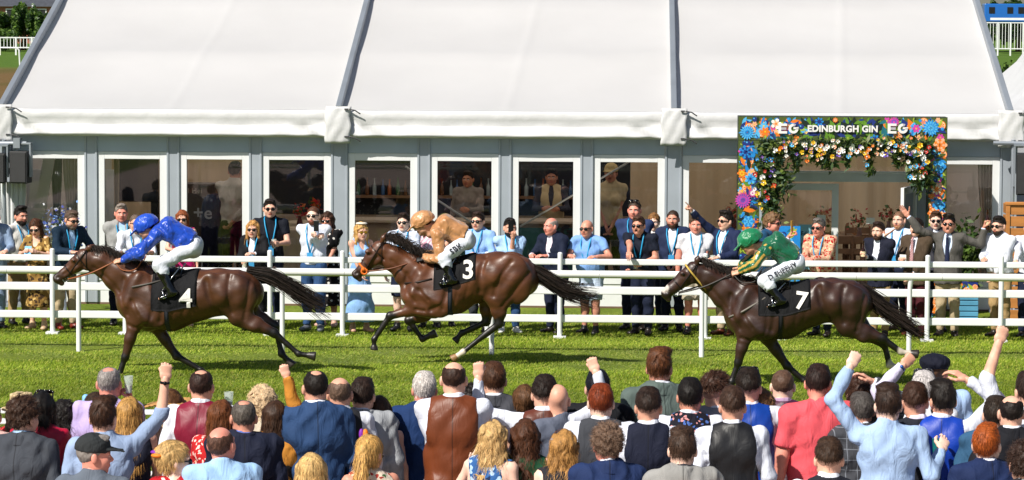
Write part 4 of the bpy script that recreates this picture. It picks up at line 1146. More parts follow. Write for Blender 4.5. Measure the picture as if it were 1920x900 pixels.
def coatmat(name):
    m, nt, b = _new(name); L = nt.links
    at = nd(nt, 'ShaderNodeAttribute', attribute_name='Col')
    tc = nd(nt, 'ShaderNodeTexCoord'); mp = nd(nt, 'ShaderNodeMapping'); mp.inputs['Scale'].default_value = (.5, 1, 1); L.new(tc.outputs['Object'], mp.inputs[0])
    n = nd(nt, 'ShaderNodeTexNoise', i_Scale=4.5, i_Detail=6.0, i_Distortion=.5); L.new(mp.outputs[0], n.inputs['Vector'])
    v = ramp(nt, n.outputs[0], [(.28, (.50, .46, .44)), (.72, (1.5, 1.42, 1.35))])
    mx = nd(nt, 'ShaderNodeMix', data_type='RGBA', blend_type='MULTIPLY'); mx.inputs[0].default_value = 1
    L.new(at.outputs['Color'], mx.inputs[6]); L.new(v, mx.inputs[7]); L.new(mx.outputs[2], b.inputs['Base Color'])
    b.inputs['Roughness'].default_value = .43; b.inputs['Specular IOR Level'].default_value = .52
    b.inputs['Coat Weight'].default_value = .06; b.inputs['Coat Roughness'].default_value = .22
    w = nd(nt, 'ShaderNodeTexNoise', i_Scale=6.0, i_Detail=2.0, i_Distortion=.3); L.new(mp.outputs[0], w.inputs['Vector'])
    h2 = nd(nt, 'ShaderNodeTexNoise', i_Scale=160.0, i_Detail=2.0); L.new(mp.outputs[0], h2.inputs['Vector'])
    ad = nd(nt, 'ShaderNodeMath', operation='MULTIPLY_ADD', i_1=.12); L.new(h2.outputs[0], ad.inputs[0]); L.new(w.outputs[0], ad.inputs[2])
    bp = nd(nt, 'ShaderNodeBump', i_Strength=.22, i_Distance=.05); L.new(ad.outputs[0], bp.inputs['Height']); L.new(bp.outputs[0], b.inputs['Normal'])
    return m
COAT = coatmat('horse_coat')
MANE = hairmat('#1a1310')
LEATHER = mat('bridle_leather', '#1c1210', rough=.35)
STEEL = mat('polished_steel', (.6, .6, .62), rough=.2, metal=1.0, var=0)
BLACKCLOTH = cloth('#141417')
NUM = mat('number_white', (.72, .70, .66), rough=.7, var=.05)
INK = mat('printed_ink', (.012, .012, .02), rough=.6, var=0)

def strands(name, mt, parent, paths, r0=.004, r1=.0015):
    Vs, Qs, b = [], [], 0
    for P in paths:
        P = np.asarray(P, float); n = len(P)
        d = np.gradient(P, axis=0); d /= np.linalg.norm(d, axis=1)[:, None] + 1e-9
        a = np.cross(d, V3(.1, 1, .05)); a /= np.linalg.norm(a, axis=1)[:, None] + 1e-9; c = np.cross(d, a)
        rr = np.linspace(r0, r1, n)[:, None]
        ring = np.stack([P + a * rr, P + (-.5 * a + .87 * c) * rr, P + (-.5 * a - .87 * c) * rr], 1)
        Vs.append(ring.reshape(-1, 3))
        i = np.arange(n - 1)[:, None] * 3; j = np.arange(3)[None, :]
        q = np.stack([i + j, i + (j + 1) % 3, i + 3 + (j + 1) % 3, i + 3 + j], -1).reshape(-1, 4)
        Qs.append(q + b); b += n * 3
    rj = np.random.RandomState(len(paths)); jt = np.concatenate([np.full((len(v), 3), j) for v, j in zip(Vs, rj.choice([.5, .8, 1.1, 1.6, 2.4], len(Vs)))])
    return link(name, np_mesh(name, np.concatenate(Vs), np.concatenate(Qs), None, True, jt), mt, parent)
def spline(pts, n):
    pts = np.asarray(pts, float); t = np.linspace(0, len(pts) - 1, n); out = []
    for x in t:
        i = min(int(x), len(pts) - 2); f = x - i
        p0 = pts[max(i - 1, 0)]; p1 = pts[i]; p2 = pts[i + 1]; p3 = pts[min(i + 2, len(pts) - 1)]
        out.append(.5 * (2 * p1 + (p2 - p0) * f + (2 * p0 - 5 * p1 + 4 * p2 - p3) * f * f + (3 * p1 - p0 - 3 * p2 + p3) * f ** 3))
    return np.array(out)

H1M = dict(f=((273, 496), (226, 580), (251, 608)), r=((416, 504), (469, 511), (449, 592)), n=((162, 465), (273, 496), (173, 511)), m=((273, 496), (416, 504), (322, 620)))
RELIEF = [('f', .040, .013, [(286, 512), (294, 550), (288, 592), (266, 612)]), ('f', .036, .012, [(236, 520), (232, 552), (244, 588)]), ('f', .035, -.012, [(266, 512), (250, 545), (240, 570)]),
          ('f', .045, -.015, [(258, 570), (270, 586), (284, 598)]), ('f', .030, .010, [(252, 560), (266, 588)]), ('f', .030, .008, [(244, 606), (258, 612)]),
          ('m', .045, .010, [(322, 530), (313, 565), (306, 600)]), ('m', .03, .006, [(340, 530), (333, 565), (326, 600)]), ('m', .03, .006, [(358, 528), (352, 560), (346, 595)]), ('m', .03, .005, [(374, 530), (368, 560), (362, 588)]),
          ('r', .050, .018, [(392, 522), (398, 552), (414, 586)]), ('r', .045, -.014, [(402, 514)]), ('r', .038, .012, [(436, 512), (432, 548), (440, 584)]), ('r', .034, .012, [(474, 522), (468, 558), (462, 596)]),
          ('r', .060, -.014, [(420, 535), (424, 560)]), ('r', .050, -.014, [(455, 530), (454, 568)]), ('r', .045, -.012, [(470, 610), (485, 614)]),
          ('n', .034, .011, [(178, 500), (205, 522), (228, 548)]), ('n', .040, -.010, [(185, 482), (215, 498), (245, 520)]), ('n', .03, .008, [(178, 476), (215, 488), (255, 508)]),
          ('n', .022, .007, [(160, 478), (156, 492), (160, 500)]), ('n', .022, .007, [(146, 494), (132, 506), (120, 514)]), ('n', .018, -.007, [(150, 500), (138, 510)])]
def make_horse(label, H):
    Y = H['Y']; M = Y / FPX
    g = at_y(*H['mid'], Y); root = Vector((g.x, Y, 0))
    L = lambda x, y, dy=0.0: np.array(at_y(x, y, Y + dy) - root)
    ho = empty('racehorse', root); tag(ho, label, 'horse', 'racehorses galloping along the turf')
    yv = V3(0, 1, 0)
    p = []
    st = [(L(a, b), r * M, w) for a, b, r, w in H['body']]
    for (a, ra, wa), (b, rb, wb) in zip(st[:-1], st[1:]): p.append(C(a, b, ra, rb, .06, u=yv, wa=wa, wb=wb))
    nk = [(L(a, b), r * M, w) for a, b, r, w in H['neck']]
    for (a, ra, wa), (b, rb, wb) in zip(nk[:-1], nk[1:]): p.append(C(a, b, ra, rb, .05, u=yv, wa=wa, wb=wb))
    hd = [(L(a, b), r * M, w) for a, b, r, w in H['head']]
    for (a, ra, wa), (b, rb, wb) in zip(hd[:-1], hd[1:]): p.append(C(a, b, ra, rb, .022, u=yv, wa=wa, wb=wb))
    jw = L(*H['jowl'])
    for s in (-1, 1): p.append(E(jw + yv * s * .035, (.078, .04, .085), .03))
    lip = L(*H['chin']); p.append(C(hd[-1][0], lip, .045, .032, .03, u=yv, wa=.045, wb=.032))
    hx = nrm(hd[-1][0] - hd[0][0]); hup = np.cross(hx, yv); hup = hup if hup[2] > 0 else -hup
    eye = L(*H['eye'])
    for s in (-1, 1):
        p.append(E(eye + yv * s * .082 + hup * .01, (.04, .022, .026), .02))            # brow bone
        p.append(E(hd[-1][0] + yv * s * .052 - hx * .015 + hup * .012, (.024, .012, .018), .012, op='-'))   # nostril
        e0 = L(*H['ear'][0]) + yv * s * .055; e1 = L(*H['ear'][1]) + yv * s * .075
        p.append(C(e0, (e0 + e1) / 2 + hup * .0, .026, .034, .015, u=yv, wa=.024, wb=.026)); p.append(C((e0 + e1) / 2, e1, .034, .007, .01, u=yv, wa=.026, wb=.006))
    segs = []
    for lg in H['fore']:
        dy = lg['dy']; q = [L(*c, dy) for c in lg['p']]; sh, el, kn, fe, hf = q
        p += [C(sh, el, .125, .085, .06, u=yv, wa=.085, wb=.07), C(el, el + (kn - el) * .45, .088, .066, .04, u=yv, wa=.07, wb=.058), C(el + (kn - el) * .4, kn, .066, .047, .03, u=yv, wa=.058, wb=.044),
              E(kn, (.050, .046, .056), .02), C(kn, fe, .037, .031, .02, u=yv, wa=.033, wb=.029), E(fe, (.042, .038, .042), .018)]
        ho_ = fe + (hf - fe) * .55; p += [C(fe, ho_, .032, .036, .015), C(ho_, hf, .042, .058, .006, flat=True)]
        segs.append((kn, fe, hf, lg))
    for lg in H['hind']:
        dy = lg['dy']; q = [L(*c, dy) for c in lg['p']]; hp, sti, hk, fe, hf = q
        g2 = sti + (hk - sti) * .5
        p += [C(hp, sti, .20, .145, .07, u=yv, wa=.12, wb=.09), C(sti, g2, .135, .088, .05, u=yv, wa=.085, wb=.062), C(g2, hk, .088, .052, .04, u=yv, wa=.062, wb=.045),
              E(hk, (.056, .046, .060), .02), C(hk, fe, .043, .034, .02, u=yv, wa=.036, wb=.031), E(fe, (.044, .038, .044), .018)]
        ax = nrm(hk - sti); p.append(E(hk + nrm(perp(nrm(fe - hk), -ax if lg.get('flip') else ax)) * .018, (.03, .03, .03), .02))
        ho_ = fe + (hf - fe) * .55; p += [C(fe, ho_, .033, .037, .015), C(ho_, hf, .042, .058, .006, flat=True)]
        segs.append((hk, fe, hf, lg))
    for m in H.get('muscle', ()):
        c = L(m[0], m[1]); rx, rz, sl, out = m[2] * M, m[3] * M, m[4], m[5]
        for s in (-1, 1): p.append(E(c + yv * s * out, (rx, .07, rz), .035, rot=roty(R(sl))))
    F, lo, h = build_sdf(p, .0125, (.0022, 9, 3))
    # muscle relief: grooves and swells laid on the near and far flanks, carried over from the leader by landmarks
    axs = [lo[i] + h * np.arange(F.shape[i]) for i in range(3)]
    def samp0(P):
        q = (P - lo) / h; i = np.clip(np.floor(q).astype(int), 0, np.array(F.shape) - 2); f = q - i; v = 0
        for o in _CO:
            w = np.prod([f[..., k] if o[k] else 1 - f[..., k] for k in range(3)], 0); v = v + w * F[i[..., 0] + o[0], i[..., 1] + o[1], i[..., 2] + o[2]]
        return v
    F0 = F.copy()
    for grp, rad, amp, line in RELIEF:
        rad = rad * (.72 if amp > 0 else 1.25)
        A = np.array([[*q, 1] for q in H1M[grp]]); B = np.array(H['lm'][grp], float); Mx = np.linalg.solve(A, B)
        pl_ = np.array([np.array([x, y, 1]) @ Mx for x, y in line]); pl_ = spline(pl_, 5 * len(line)) if len(line) > 1 else pl_
        for sgn in (-1, 1):
            for cx, cy_ in pl_:
                c = L(cx, cy_); ts = np.linspace(.5, .0, 100)[:, None]; pt = V3(c[0], 0, c[2]) + ts * V3(0, sgn, 0); f = samp0(pt)
                if not (f < 0).any(): continue
                c = pt[np.argmax(f < 0)]
                sl_ = tuple(slice(max(0, int((c[i] - 2.2 * rad - lo[i]) / h)), min(F.shape[i], int((c[i] + 2.2 * rad - lo[i]) / h) + 2)) for i in range(3))
                d2 = ((axs[0][sl_[0]] - c[0]) ** 2)[:, None, None] + ((axs[1][sl_[1]] - c[1]) ** 2)[None, :, None] + ((axs[2][sl_[2]] - c[2]) ** 2)[None, None, :]
                dens = .7 if len(pl_) == 1 else (.85 if amp > 0 else .42)
                F[sl_] += (amp * dens * np.exp(-d2 / rad ** 2)).astype(np.float32)
    V, Q = surf(F, lo, h)
    # coat colours: brown body, black points, markings
    col = np.tile(lin(H['coat']), (len(V), 1)); dark = np.array(lin('#120d0c'))
    def blend(mask, c): col[:] = col * (1 - mask[:, None]) + np.asarray(c) * mask[:, None]
    def segd(a, b):
        d = b - a; t = np.clip(((V - a) @ d) / (d @ d), 0, 1); return np.linalg.norm(V - a - t[:, None] * d, axis=1), ((V - a) @ d) / (d @ d)
    for a, ra, wa in nk[:2]: pass
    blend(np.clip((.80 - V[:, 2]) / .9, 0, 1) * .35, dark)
    for kn, fe, hf, lg in segs:
        for a, b in ((kn + (kn - fe) * .25, fe), (fe, hf)):
            d, t = segd(a, b); blend(np.clip((.11 - d) / .03, 0, 1) * np.clip(t * 6 + .3, 0, 1), dark)
        d, t = segd(fe, hf)
        if lg.get('sock'): blend((d < .075) * np.clip((t + .25) * 8, 0, 1), (.62, .57, .50))
        blend((d < .09) * np.clip((t - .5) * 25, 0, 1), lin(lg.get('hoof', '#2a2523')))
    d = np.linalg.norm(V - hd[-1][0], axis=1); blend(np.clip((.14 - d) / .08, 0, 1) * .75, lin('#1d1615'))
    blend(np.clip((.05 - np.linalg.norm(V - lip, axis=1)) / .03, 0, 1) * .5, lin('#6b5650'))
    if H.get('snip'):
        c = L(*H['snip']); blend(np.clip((.062 - np.hypot(np.linalg.norm((V - c)[:, [0, 2]], axis=1), 0)) / .02, 0, 1) * (np.abs(V[:, 1]) < .06), (.62, .58, .55))
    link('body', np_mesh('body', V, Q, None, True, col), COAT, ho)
    for s in (-1, 1):
        b_ = MB(); c = eye + yv * s * .091; b_.lathe([(.0165 * math.sin(t) + 1e-4, -.0165 * math.cos(t)) for t in np.linspace(0, math.pi, 7)], c, 10)
        b_.build('eye', mat('horse_eye', (.008, .006, .005), rough=.08, var=0), ho, smooth=True)
    # ---- surface sampling for tack
    def samp(P):
        q = (np.asarray(P) - lo) / h; i = np.clip(np.floor(q).astype(int), 0, np.array(F.shape) - 2); f = q - i; v = 0
        for o in _CO:
            w = np.prod([f[..., k] if o[k] else 1 - f[..., k] for k in range(3)], 0); v = v + w * F[i[..., 0] + o[0], i[..., 1] + o[1], i[..., 2] + o[2]]
        return v
    def shoot(c, d, off, r1=.75, r0=None):
        """from outside inwards towards c along -d"""
        ts = np.linspace(r1, .0, 140)[:, None]; f = samp(c + ts * d); k = np.argmax(f < 0)
        if not (f < 0).any(): return c + d * (r0 or .25)
        if f[0] < 0: return c + d * (r0 or .1)
        k = max(k, 1); t = ts[k, 0] + (ts[k - 1, 0] - ts[k, 0]) * (0 - f[k]) / (f[k - 1] - f[k] + 1e-9)
        return c + d * (t + off)
    def sheet(name, mt, x0, x1, cyf, th0, th1, off, nx=18, nt=30, thick=.008, parent=ho, skew=lambda u: 0, r1=.75):
        """cloth wrapped over the back: x range in pixels, angle range in degrees from the spine to each side"""
        G = []
        for i in range(nx):
            u = i / (nx - 1)
            row = []
            for j in range(nt):
                v = j / (nt - 1); th = R(th0 + (th1(u) - th0) * v) if callable(th1) else R(th0 + (th1 - th0) * v)
                px = x0 + (x1 - x0) * u + skew(abs(math.sin(th)) if abs(th) < 1.57 else 1)
                c = L(px, cyf(px)); row.append(shoot(c, V3(0, -math.sin(th), math.cos(th)), off, r1))
            G.append(row)
        G = np.array(G); nV = nx * nt; out = G.reshape(-1, 3); cen = np.array([L((x0 + x1) / 2, cyf((x0 + x1) / 2))])
        inn = out - (out - cen) / np.linalg.norm(out - cen, axis=1)[:, None] * thick
        Vv = np.concatenate([out, inn]); Qq = []
        for i in range(nx - 1):
            for j in range(nt - 1):
                a = i * nt + j; q = (a, a + nt, a + nt + 1, a + 1); Qq += [q[::-1], tuple(x + nV for x in q)]
        for i in range(nx - 1):
            for j in (0, nt - 1):
                a = i * nt + j; Qq.append((a, a + nt, a + nt + nV, a + nV))
        for j in range(nt - 1):
            for i in (0, nx - 1):
                a = i * nt + j; Qq.append((a, a + 1, a + 1 + nV, a + nV))
        return link(name, np_mesh(name, Vv, Qq), mt, parent)
    cyf = lambda x: np.interp(x, [s[0] for s in sorted(H['body'])], [s[1] for s in sorted(H['body'])])
    cl = H['cloth']; cw = cl['x']
    sheet('saddle_cloth', BLACKCLOTH, cw[0], cw[1], cyf, -cl['th'], cl['th'], .010, skew=lambda v: cl.get('skew', 0) * v, nt=40)
    sheet('saddle', mat('saddle_leather', '#131010', rough=.3), cw[0] + 4, cw[0] + (cw[1] - cw[0]) * .62, cyf, -38, 38, .022, nx=14, nt=14, thick=.02)
    sheet('girth', mat('girth_web', H.get('girthc', '#1b1b20'), rough=.8), H['girth'] - 4, H['girth'] + 4, cyf, -175, 175, .008, nx=3, nt=60, thick=.01, r1=.46)
    def onside(me, px, py, off, ang=0.0):
        """project lettering onto the near side"""
        c = L(px, py); ca, sa = math.cos(R(ang)), math.sin(R(ang))
        def fn(a):
            out = []
            for x, y, z in a:
                q = c + V3(x * ca - y * sa, 0, x * sa + y * ca)
                out.append(shoot(V3(q[0], 0, q[2]), V3(0, -1, 0), off + z, .7))
            return out
        map_verts(me, fn)
    me = text_mesh(cl['num'], cl['nh'] * M * 1.38, offset=.007, res=4); subdiv(me, 3); onside(me, *cl['np'], .026, cl.get('ang', 0))
    link('number', me, NUM, ho)
    # ---- bridle
    def ring(t, off, r=.009, ext=1.0):
        a = hd[0][0] + (hd[-1][0] - hd[0][0]) * t; pts = []
        for j in range(25):
            th = 2 * math.pi * j / 24; d = hup * math.cos(th) + yv * math.sin(th); pts.append(Vector(shoot(a, d, off, .3, .1)))
        return pts
    br = MB(); br.tube(ring(.60, .004), .009, 5); br.tube(ring(.13, .004), .009, 5)
    bit = L(*H['bit'])
    for s in (-1, 1):
        pts = []
        for t in np.linspace(0, 1, 7):
            q = L(*H['poll']) * (1 - t) + bit * t; pts.append(Vector(shoot(V3(q[0], 0, q[2]), yv * s, .004, .3, .08)))
        br.tube(pts, .008, 5)
        pts = [Vector(shoot(V3(*(L(*H['poll']) * (1 - t) + L(*H['jowl']) * t) * V3(1, 0, 1)), yv * s, .004, .3, .08)) for t in np.linspace(0, 1.25, 7)]
        br.tube(pts, .007, 5)
    br.build('bridle', LEATHER if not H.get('bridlec') else mat('bridle_leather', H['bridlec'], rough=.35), ho, smooth=True)
    bt = MB()
    for s in (-1, 1):
        c = V3(bit[0], 0, bit[2]); c = shoot(c, yv * s, .010, .3, .07)
        bt.tube([Vector(c + V3(math.cos(a), 0, math.sin(a)) * .035) for a in np.linspace(0, 6.283, 17)], .006, 5)
    bt.build('bit_ring', STEEL, ho, smooth=True)
    if H.get('noseband'):
        nb = MB(); nb.tube(ring(.72, .004), .014, 6)
        c = shoot(V3(bit[0], 0, bit[2]), yv * -1, .006, .3, .07)
        nb.tube([Vector(ring(.72, .006)[18]), Vector(c)], .022, 6); nb.tube([Vector(c + V3(math.cos(a), 0, math.sin(a)) * .036) for a in np.linspace(0, 6.283, 17)], .014, 5)
        nb.build('noseband', mat('noseband', H['noseband'], rough=.7), ho, smooth=True)
    if H.get('browc'):
        q = ring(.10, .010); b2 = MB(); b2.tube(q, .012, 5); b2.build('browband', mat('browband', H['browc'], rough=.7), ho, smooth=True)
    if H.get('breast'):
        bb = MB(); a = [Vector(shoot(V3(*(L(*c) * V3(1, 0, 1))), yv * -1, .006, .6, .2)) for c in H['breast']]
        bb.tube(a, .012, 5); bb.tube([Vector((v.x, -v.y, v.z)) for v in a], .012, 5); bb.build('breastgirth', mat('webbing', H.get('breastc', '#3a3836'), rough=.6), ho, smooth=True)
    # ---- mane and tail
    rs = np.random.RandomState(int(H['mid'][0]))
    cr = spline([L(*c) for c in H['crest']], 60); mn = []
    for i in range(900):
        j = rs.randint(0, 60); a = cr[j] + V3(0, rs.normal(0, .012), 0); ln = rs.uniform(.06, .17) * H.get('manel', 1)
        fl = V3(1, 0, .15) * rs.uniform(.5, 1.2) + V3(0, rs.normal(-.3, .5), rs.normal(-.15 + H.get('manelift', 0), .3))
        mn.append([a - V3(0, 0, .012), a + nrm(fl + V3(0, 0, .35)) * ln * .35, a + nrm(fl) * ln * .7, a + nrm(fl - V3(0, 0, .5)) * ln])
    strands('mane', MANE, ho, [spline(x, 6) for x in mn], .0048, .001)
    tl = [L(*c) for c in H['tail']]; tr = H.get('tailr', (.035, .06, .09, .12)); tp = []
    for i in range(620):
        a = np.clip(rs.normal(0, .42, 2), -1, 1); e = rs.uniform(.40, 1.06) ** .8; pts = []
        for q, r_ in zip(tl, tr): pts.append(q + V3(rs.normal(0, r_ * .25), a[0] * r_ * .8 + rs.normal(0, r_ * .12), a[1] * r_ * 1.05 + rs.normal(0, r_ * .14)))
        s_ = spline(pts, 14); tp.append(s_[:max(5, int(14 * min(e, 1)))])
    strands('tail', MANE, ho, tp, .0068, .0016)
    return ho, root, L, M, samp, shoot, bit

def make_jockey(label, horse, Jx):
    ho, root, L, M, samp, shoot, bit = horse
    base = L(*Jx['P']); rootj = Vector((root.x + base[0], root.y, base[2] + root.z - .25))
    k = Jx.get('k', .94)
    def T0(px, dy=0.0):      # pixel -> jockey-local (+Y forward = towards -X of the world)
        w = L(px[0], px[1], dy) + np.array(root) - np.array(rootj); return V3(w[1], -w[0], w[2])
    P = T0(Jx['P']); N = T0(Jx['N']); HC = T0(Jx['HC'])
    up = nrm(N - P); u = V3(1, 0, 0); fw = np.cross(up, u); fw = -fw if fw[2] > 0 else fw
    # forward of a crouching rider's chest points down
    Rm = np.stack([u, fw, up], 1)
    kk = np.linalg.norm(N - P) / .54
    T = lambda x, y, z: P + (u * x + fw * y) * k + up * (z - .95) * kk
    J = dict(k=k, f=False, b=.92, Rm=Rm, T=T, up=up, fw=fw, u=u, uh=u, fh=-perp(up, fw) * -1)
    J['fh'] = fw
    J['P'] = P; J['W'] = T(0, -.035, 1.10); J['Ch'] = T(0, -.055, 1.27); J['Y'] = T(0, -.04, 1.40); J['N'] = N
    S = T0(Jx['S']); J['S'] = [S + V3(-.17, 0, 0), S + V3(.17, 0, 0)]; J['HC'] = HC
    J['hip'] = [P + V3(-.10, 0, -.01), P + V3(.10, 0, -.01)]
    kx, ax = T0(Jx['knee']), T0(Jx['ank']); J['knee'] = [kx + V3(-.26, 0, 0), kx + V3(.26, 0, 0)]; J['ank'] = [ax + V3(-.30, 0, 0), ax + V3(.30, 0, 0)]
    td = nrm(T0(Jx['toe']) - T0(Jx['heel'])); J['toe'] = [td, td]; dn = perp(td, V3(0, 0, -1)); J['dn'] = [dn, dn]; J['boots'] = True; J['hs'] = 1.06
    if Jx.get('glove'): J['glove'] = mat('black_glove', '#101013', rough=.6)
    e, w = T0(Jx['elbow']), T0(Jx['hand'])
    J['E'] = [e + V3(-.24, 0, 0), e + V3(.20, .03, .03)]; J['Wr'] = [w + V3(-.10, -.07, .01), w + V3(.05, -.09, .04)]
    J['hd'] = [nrm(V3(.15, 1, -.25))] * 2
    o, HT = make_person(label, rootj, R(90), J, skin=Jx.get('skin', '#d09a7e'), hands=('fist', 'fist'), handn=(V3(.6, -.1, -.6), V3(-.6, -.1, -.6)), layers=[('silks', Jx['silks'], {'sleeve': Jx.get('sl', 1.9), 'w': .0055, 'i': .042, 'loose': .03})],
                        bottom=('breeches', Jx['breeches'], {'i': .022, 'end': 1.12}), shoes='#0b0b0d', head=(0, Jx.get('hp', -5), 0), extras=[('helmet', Jx['cap']), ('shades', '#101014')], hair=('buzz', '#241812'), h=.0135, cat='jockey', group='jockeys riding in the race', seed=Jx['seed'])
    loc = lambda pr, nm, mt, nz=None, hz=.012: link(nm, np_mesh(nm, *blob(pr, hz, nz)), mt, o)
    if Jx.get('sleeves'):
        p = []
        for s in (0, 1): p += arm_prims(J, s, .040, 1.9)
        V, Q = blob(p, .011, (.0055, 20 / k, Jx['seed']))
        col = np.tile(lin(Jx['sleeves'][0]), (len(V), 1)); gold = np.array(lin(Jx['sleeves'][1]))
        s = (V[:, 0] > 0).astype(int)
        for t in (0, 1):
            for a, b in ((J['S'][t], J['E'][t]), (J['E'][t], J['Wr'][t])):
                d = nrm(b - a); x = perp(d, (1, 0, 0)); y = np.cross(d, x); q = V - a
                ang = np.arctan2(q @ y, q @ x); tt = (q @ d) / np.linalg.norm(b - a)
                mk = (s == t) & (tt > -.2) & (tt < 1.1) & (np.mod(ang + .4, 1.05) < .46); col[mk] = gold
        m2, nt, b_ = _new('striped_silk'); at = nd(nt, 'ShaderNodeAttribute', attribute_name='Col'); nt.links.new(at.outputs['Color'], b_.inputs['Base Color']); b_.inputs['Roughness'].default_value = .3
        link('sleeves', np_mesh('sleeves', V, Q, None, True, col), m2, o)
        loc([C(T(-.19, -.03, 1.38), T(-.165, -.02, 1.06), .012, .012, .01, u=fw, wa=.03, wb=.03), C(T(-.165, -.02, 1.06), T(-.13, -.14, 1.0), .012, .012, .01, u=up, wa=.02, wb=.02)], 'silks_piping', cloth(Jx['sleeves'][1], 'silk'))
    if Jx.get('text'):
        me = text_mesh(Jx['text'], Jx.get('ts', .085), offset=.0012, res=2)
        a, b = J['hip'][0], J['knee'][0]; d = nrm(a - b); n = V3(-1, 0, 0); yv = nrm(perp(d, V3(0, 0, 1)) )
        xr = d; n = nrm(np.cross(xr, yv)); n = n if n[0] < 0 else -n
        mid = a * .50 + b * .50
        sdf = build_sdf(leg_prims(J, 0, .022, end=1.2), .012)
        Fz, lo_, hz_ = sdf
        def fn(A):
            tt, out = [], []
            for x, y, z in A:
                q = mid + xr * x + yv * (y + .026); ts = np.linspace(.2, 0, 60)[:, None]; pt = q + ts * n
                i = np.clip(((pt - lo_) / hz_).round().astype(int), 0, np.array(Fz.shape) - 1); f = Fz[i[:, 0], i[:, 1], i[:, 2]]
                kq = np.argmax(f < .004); tt.append(ts[kq, 0])
            B = np.stack([np.ones(len(A)), A[:, 0], A[:, 1], A[:, 0] ** 2, A[:, 1] ** 2, A[:, 0] * A[:, 1]], 1); tt = B @ np.linalg.lstsq(B, np.array(tt), rcond=None)[0]
            for (x, y, z), t in zip(A, tt): out.append(mid + xr * x + yv * (y + .026) + n * (t + .019))
            return out
        subdiv(me, 1); map_verts(me, fn); link('breeches_lettering', me, INK, o)
    # stirrup + leather belongs to the saddle of the horse; reins run from bit to hands
    wl = lambda v: Vector((rootj.x - v[1], rootj.y + v[0], rootj.z + v[2])) - root
    for s in (0, 1):
        st_ = MB(); A = J['ank'][s]; q = A + dn * .066 * k + td * .10 * k; sg = 2 * s - 1
        ring_ = [wl(q + V3(sg * .062 * math.cos(t), 0, 0) + dn * (-.10 * max(0, math.sin(t)) - .004)) for t in np.linspace(0, math.pi, 13)]
        st_.tube(ring_, .007, 5); st_.bar(ring_[0], ring_[-1], .045, .010, up=tuple(-Vector((-dn[1], dn[0], dn[2]))))
        top = wl(P + V3(sg * .22, .12, -.22)); st_.tube([ring_[6], top], .009, 4)
        st_.build('stirrup', STEEL, ho, smooth=True)
    rn = MB()
    for s in (0, 1):
        hw = wl(J['Wr'][s] + nrm(J['hd'][s]) * .08 * k); c = shoot(V3(bit[0], 0, bit[2]), V3(0, 2 * s - 1, 0), .012, .3, .07); c = Vector(c) + Vector((.03, 0, 0))
        mid = (hw + c) / 2 + Vector((0, (2 * s - 1) * .05, -.03))
        rn.tube([Vector(x) for x in spline([c, mid, hw], 12)], .010, 5)
        rn.tube([Vector(x) for x in spline([hw, hw + Vector((.10, (2 * s - 1) * .05, -.10)), hw + Vector((.26, (2 * s - 1) * .06, -.09)), hw + Vector((.34, 0, .03))], 12)], .008, 5)
    rn.build('reins', mat('rein', Jx.get('reinc', '#3a2a20'), rough=.5), ho, smooth=True)
    return o, J, wl

H1 = dict(lm=H1M, Y=38.9, mid=(330, 710), coat='#4a2c1b',
    body=[(243, 560, 40, .17), (275, 560, 58, .235), (322, 562, 57, .275), (372, 553, 47, .285), (414, 547, 43, .275), (452, 549, 42, .25), (470, 548, 24, .19)],
    neck=[(258, 536, 42, .17), (222, 512, 31, .115), (190, 492, 23, .09), (168, 484, 18, .085)],
    head=[(160, 482, 17.5, .092), (142, 497, 15, .085), (121, 513, 10.5, .062), (108, 522, 9, .055)],
    jowl=(164, 494), chin=(116, 531), eye=(141, 488), ear=((163, 468), (176, 459)), poll=(164, 468), bit=(124, 523),
    crest=[(163, 465), (185, 467), (208, 474), (235, 484), (265, 496)], manel=1.0,
    fore=[dict(dy=-.13, p=[(243, 560), (251, 608), (235, 670), (224, 702), (217, 716)], hoof='#2a2523'), dict(dy=.12, p=[(262, 575), (293, 612), (331, 667), (377, 694), (399, 707)])],
    hind=[dict(dy=-.14, p=[(436, 548), (449, 592), (514, 624), (560, 664), (592, 668)]), dict(dy=.15, p=[(440, 548), (466, 588), (516, 612), (528, 663), (549, 686)])],
    muscle=[(255, 545, 18, 38, 20, .17), (275, 590, 26, 20, 0, .18), (398, 530, 22, 22, 0, .22), (440, 535, 34, 26, 20, .205), (462, 560, 20, 36, 8, .17), (300, 575, 30, 36, 0, .22)],
    tail=[(466, 509), (512, 520), (560, 549), (614, 583)], tailr=(.05, .085, .12, .16),
    cloth=dict(x=(291, 376), th=112, num='4', np=(355, 557), nh=36, skew=-2), girth=318, girthc='#2b2d38',
    breast=[(253, 535), (280, 530), (312, 522)], breastc='#55504c', manelift=0)
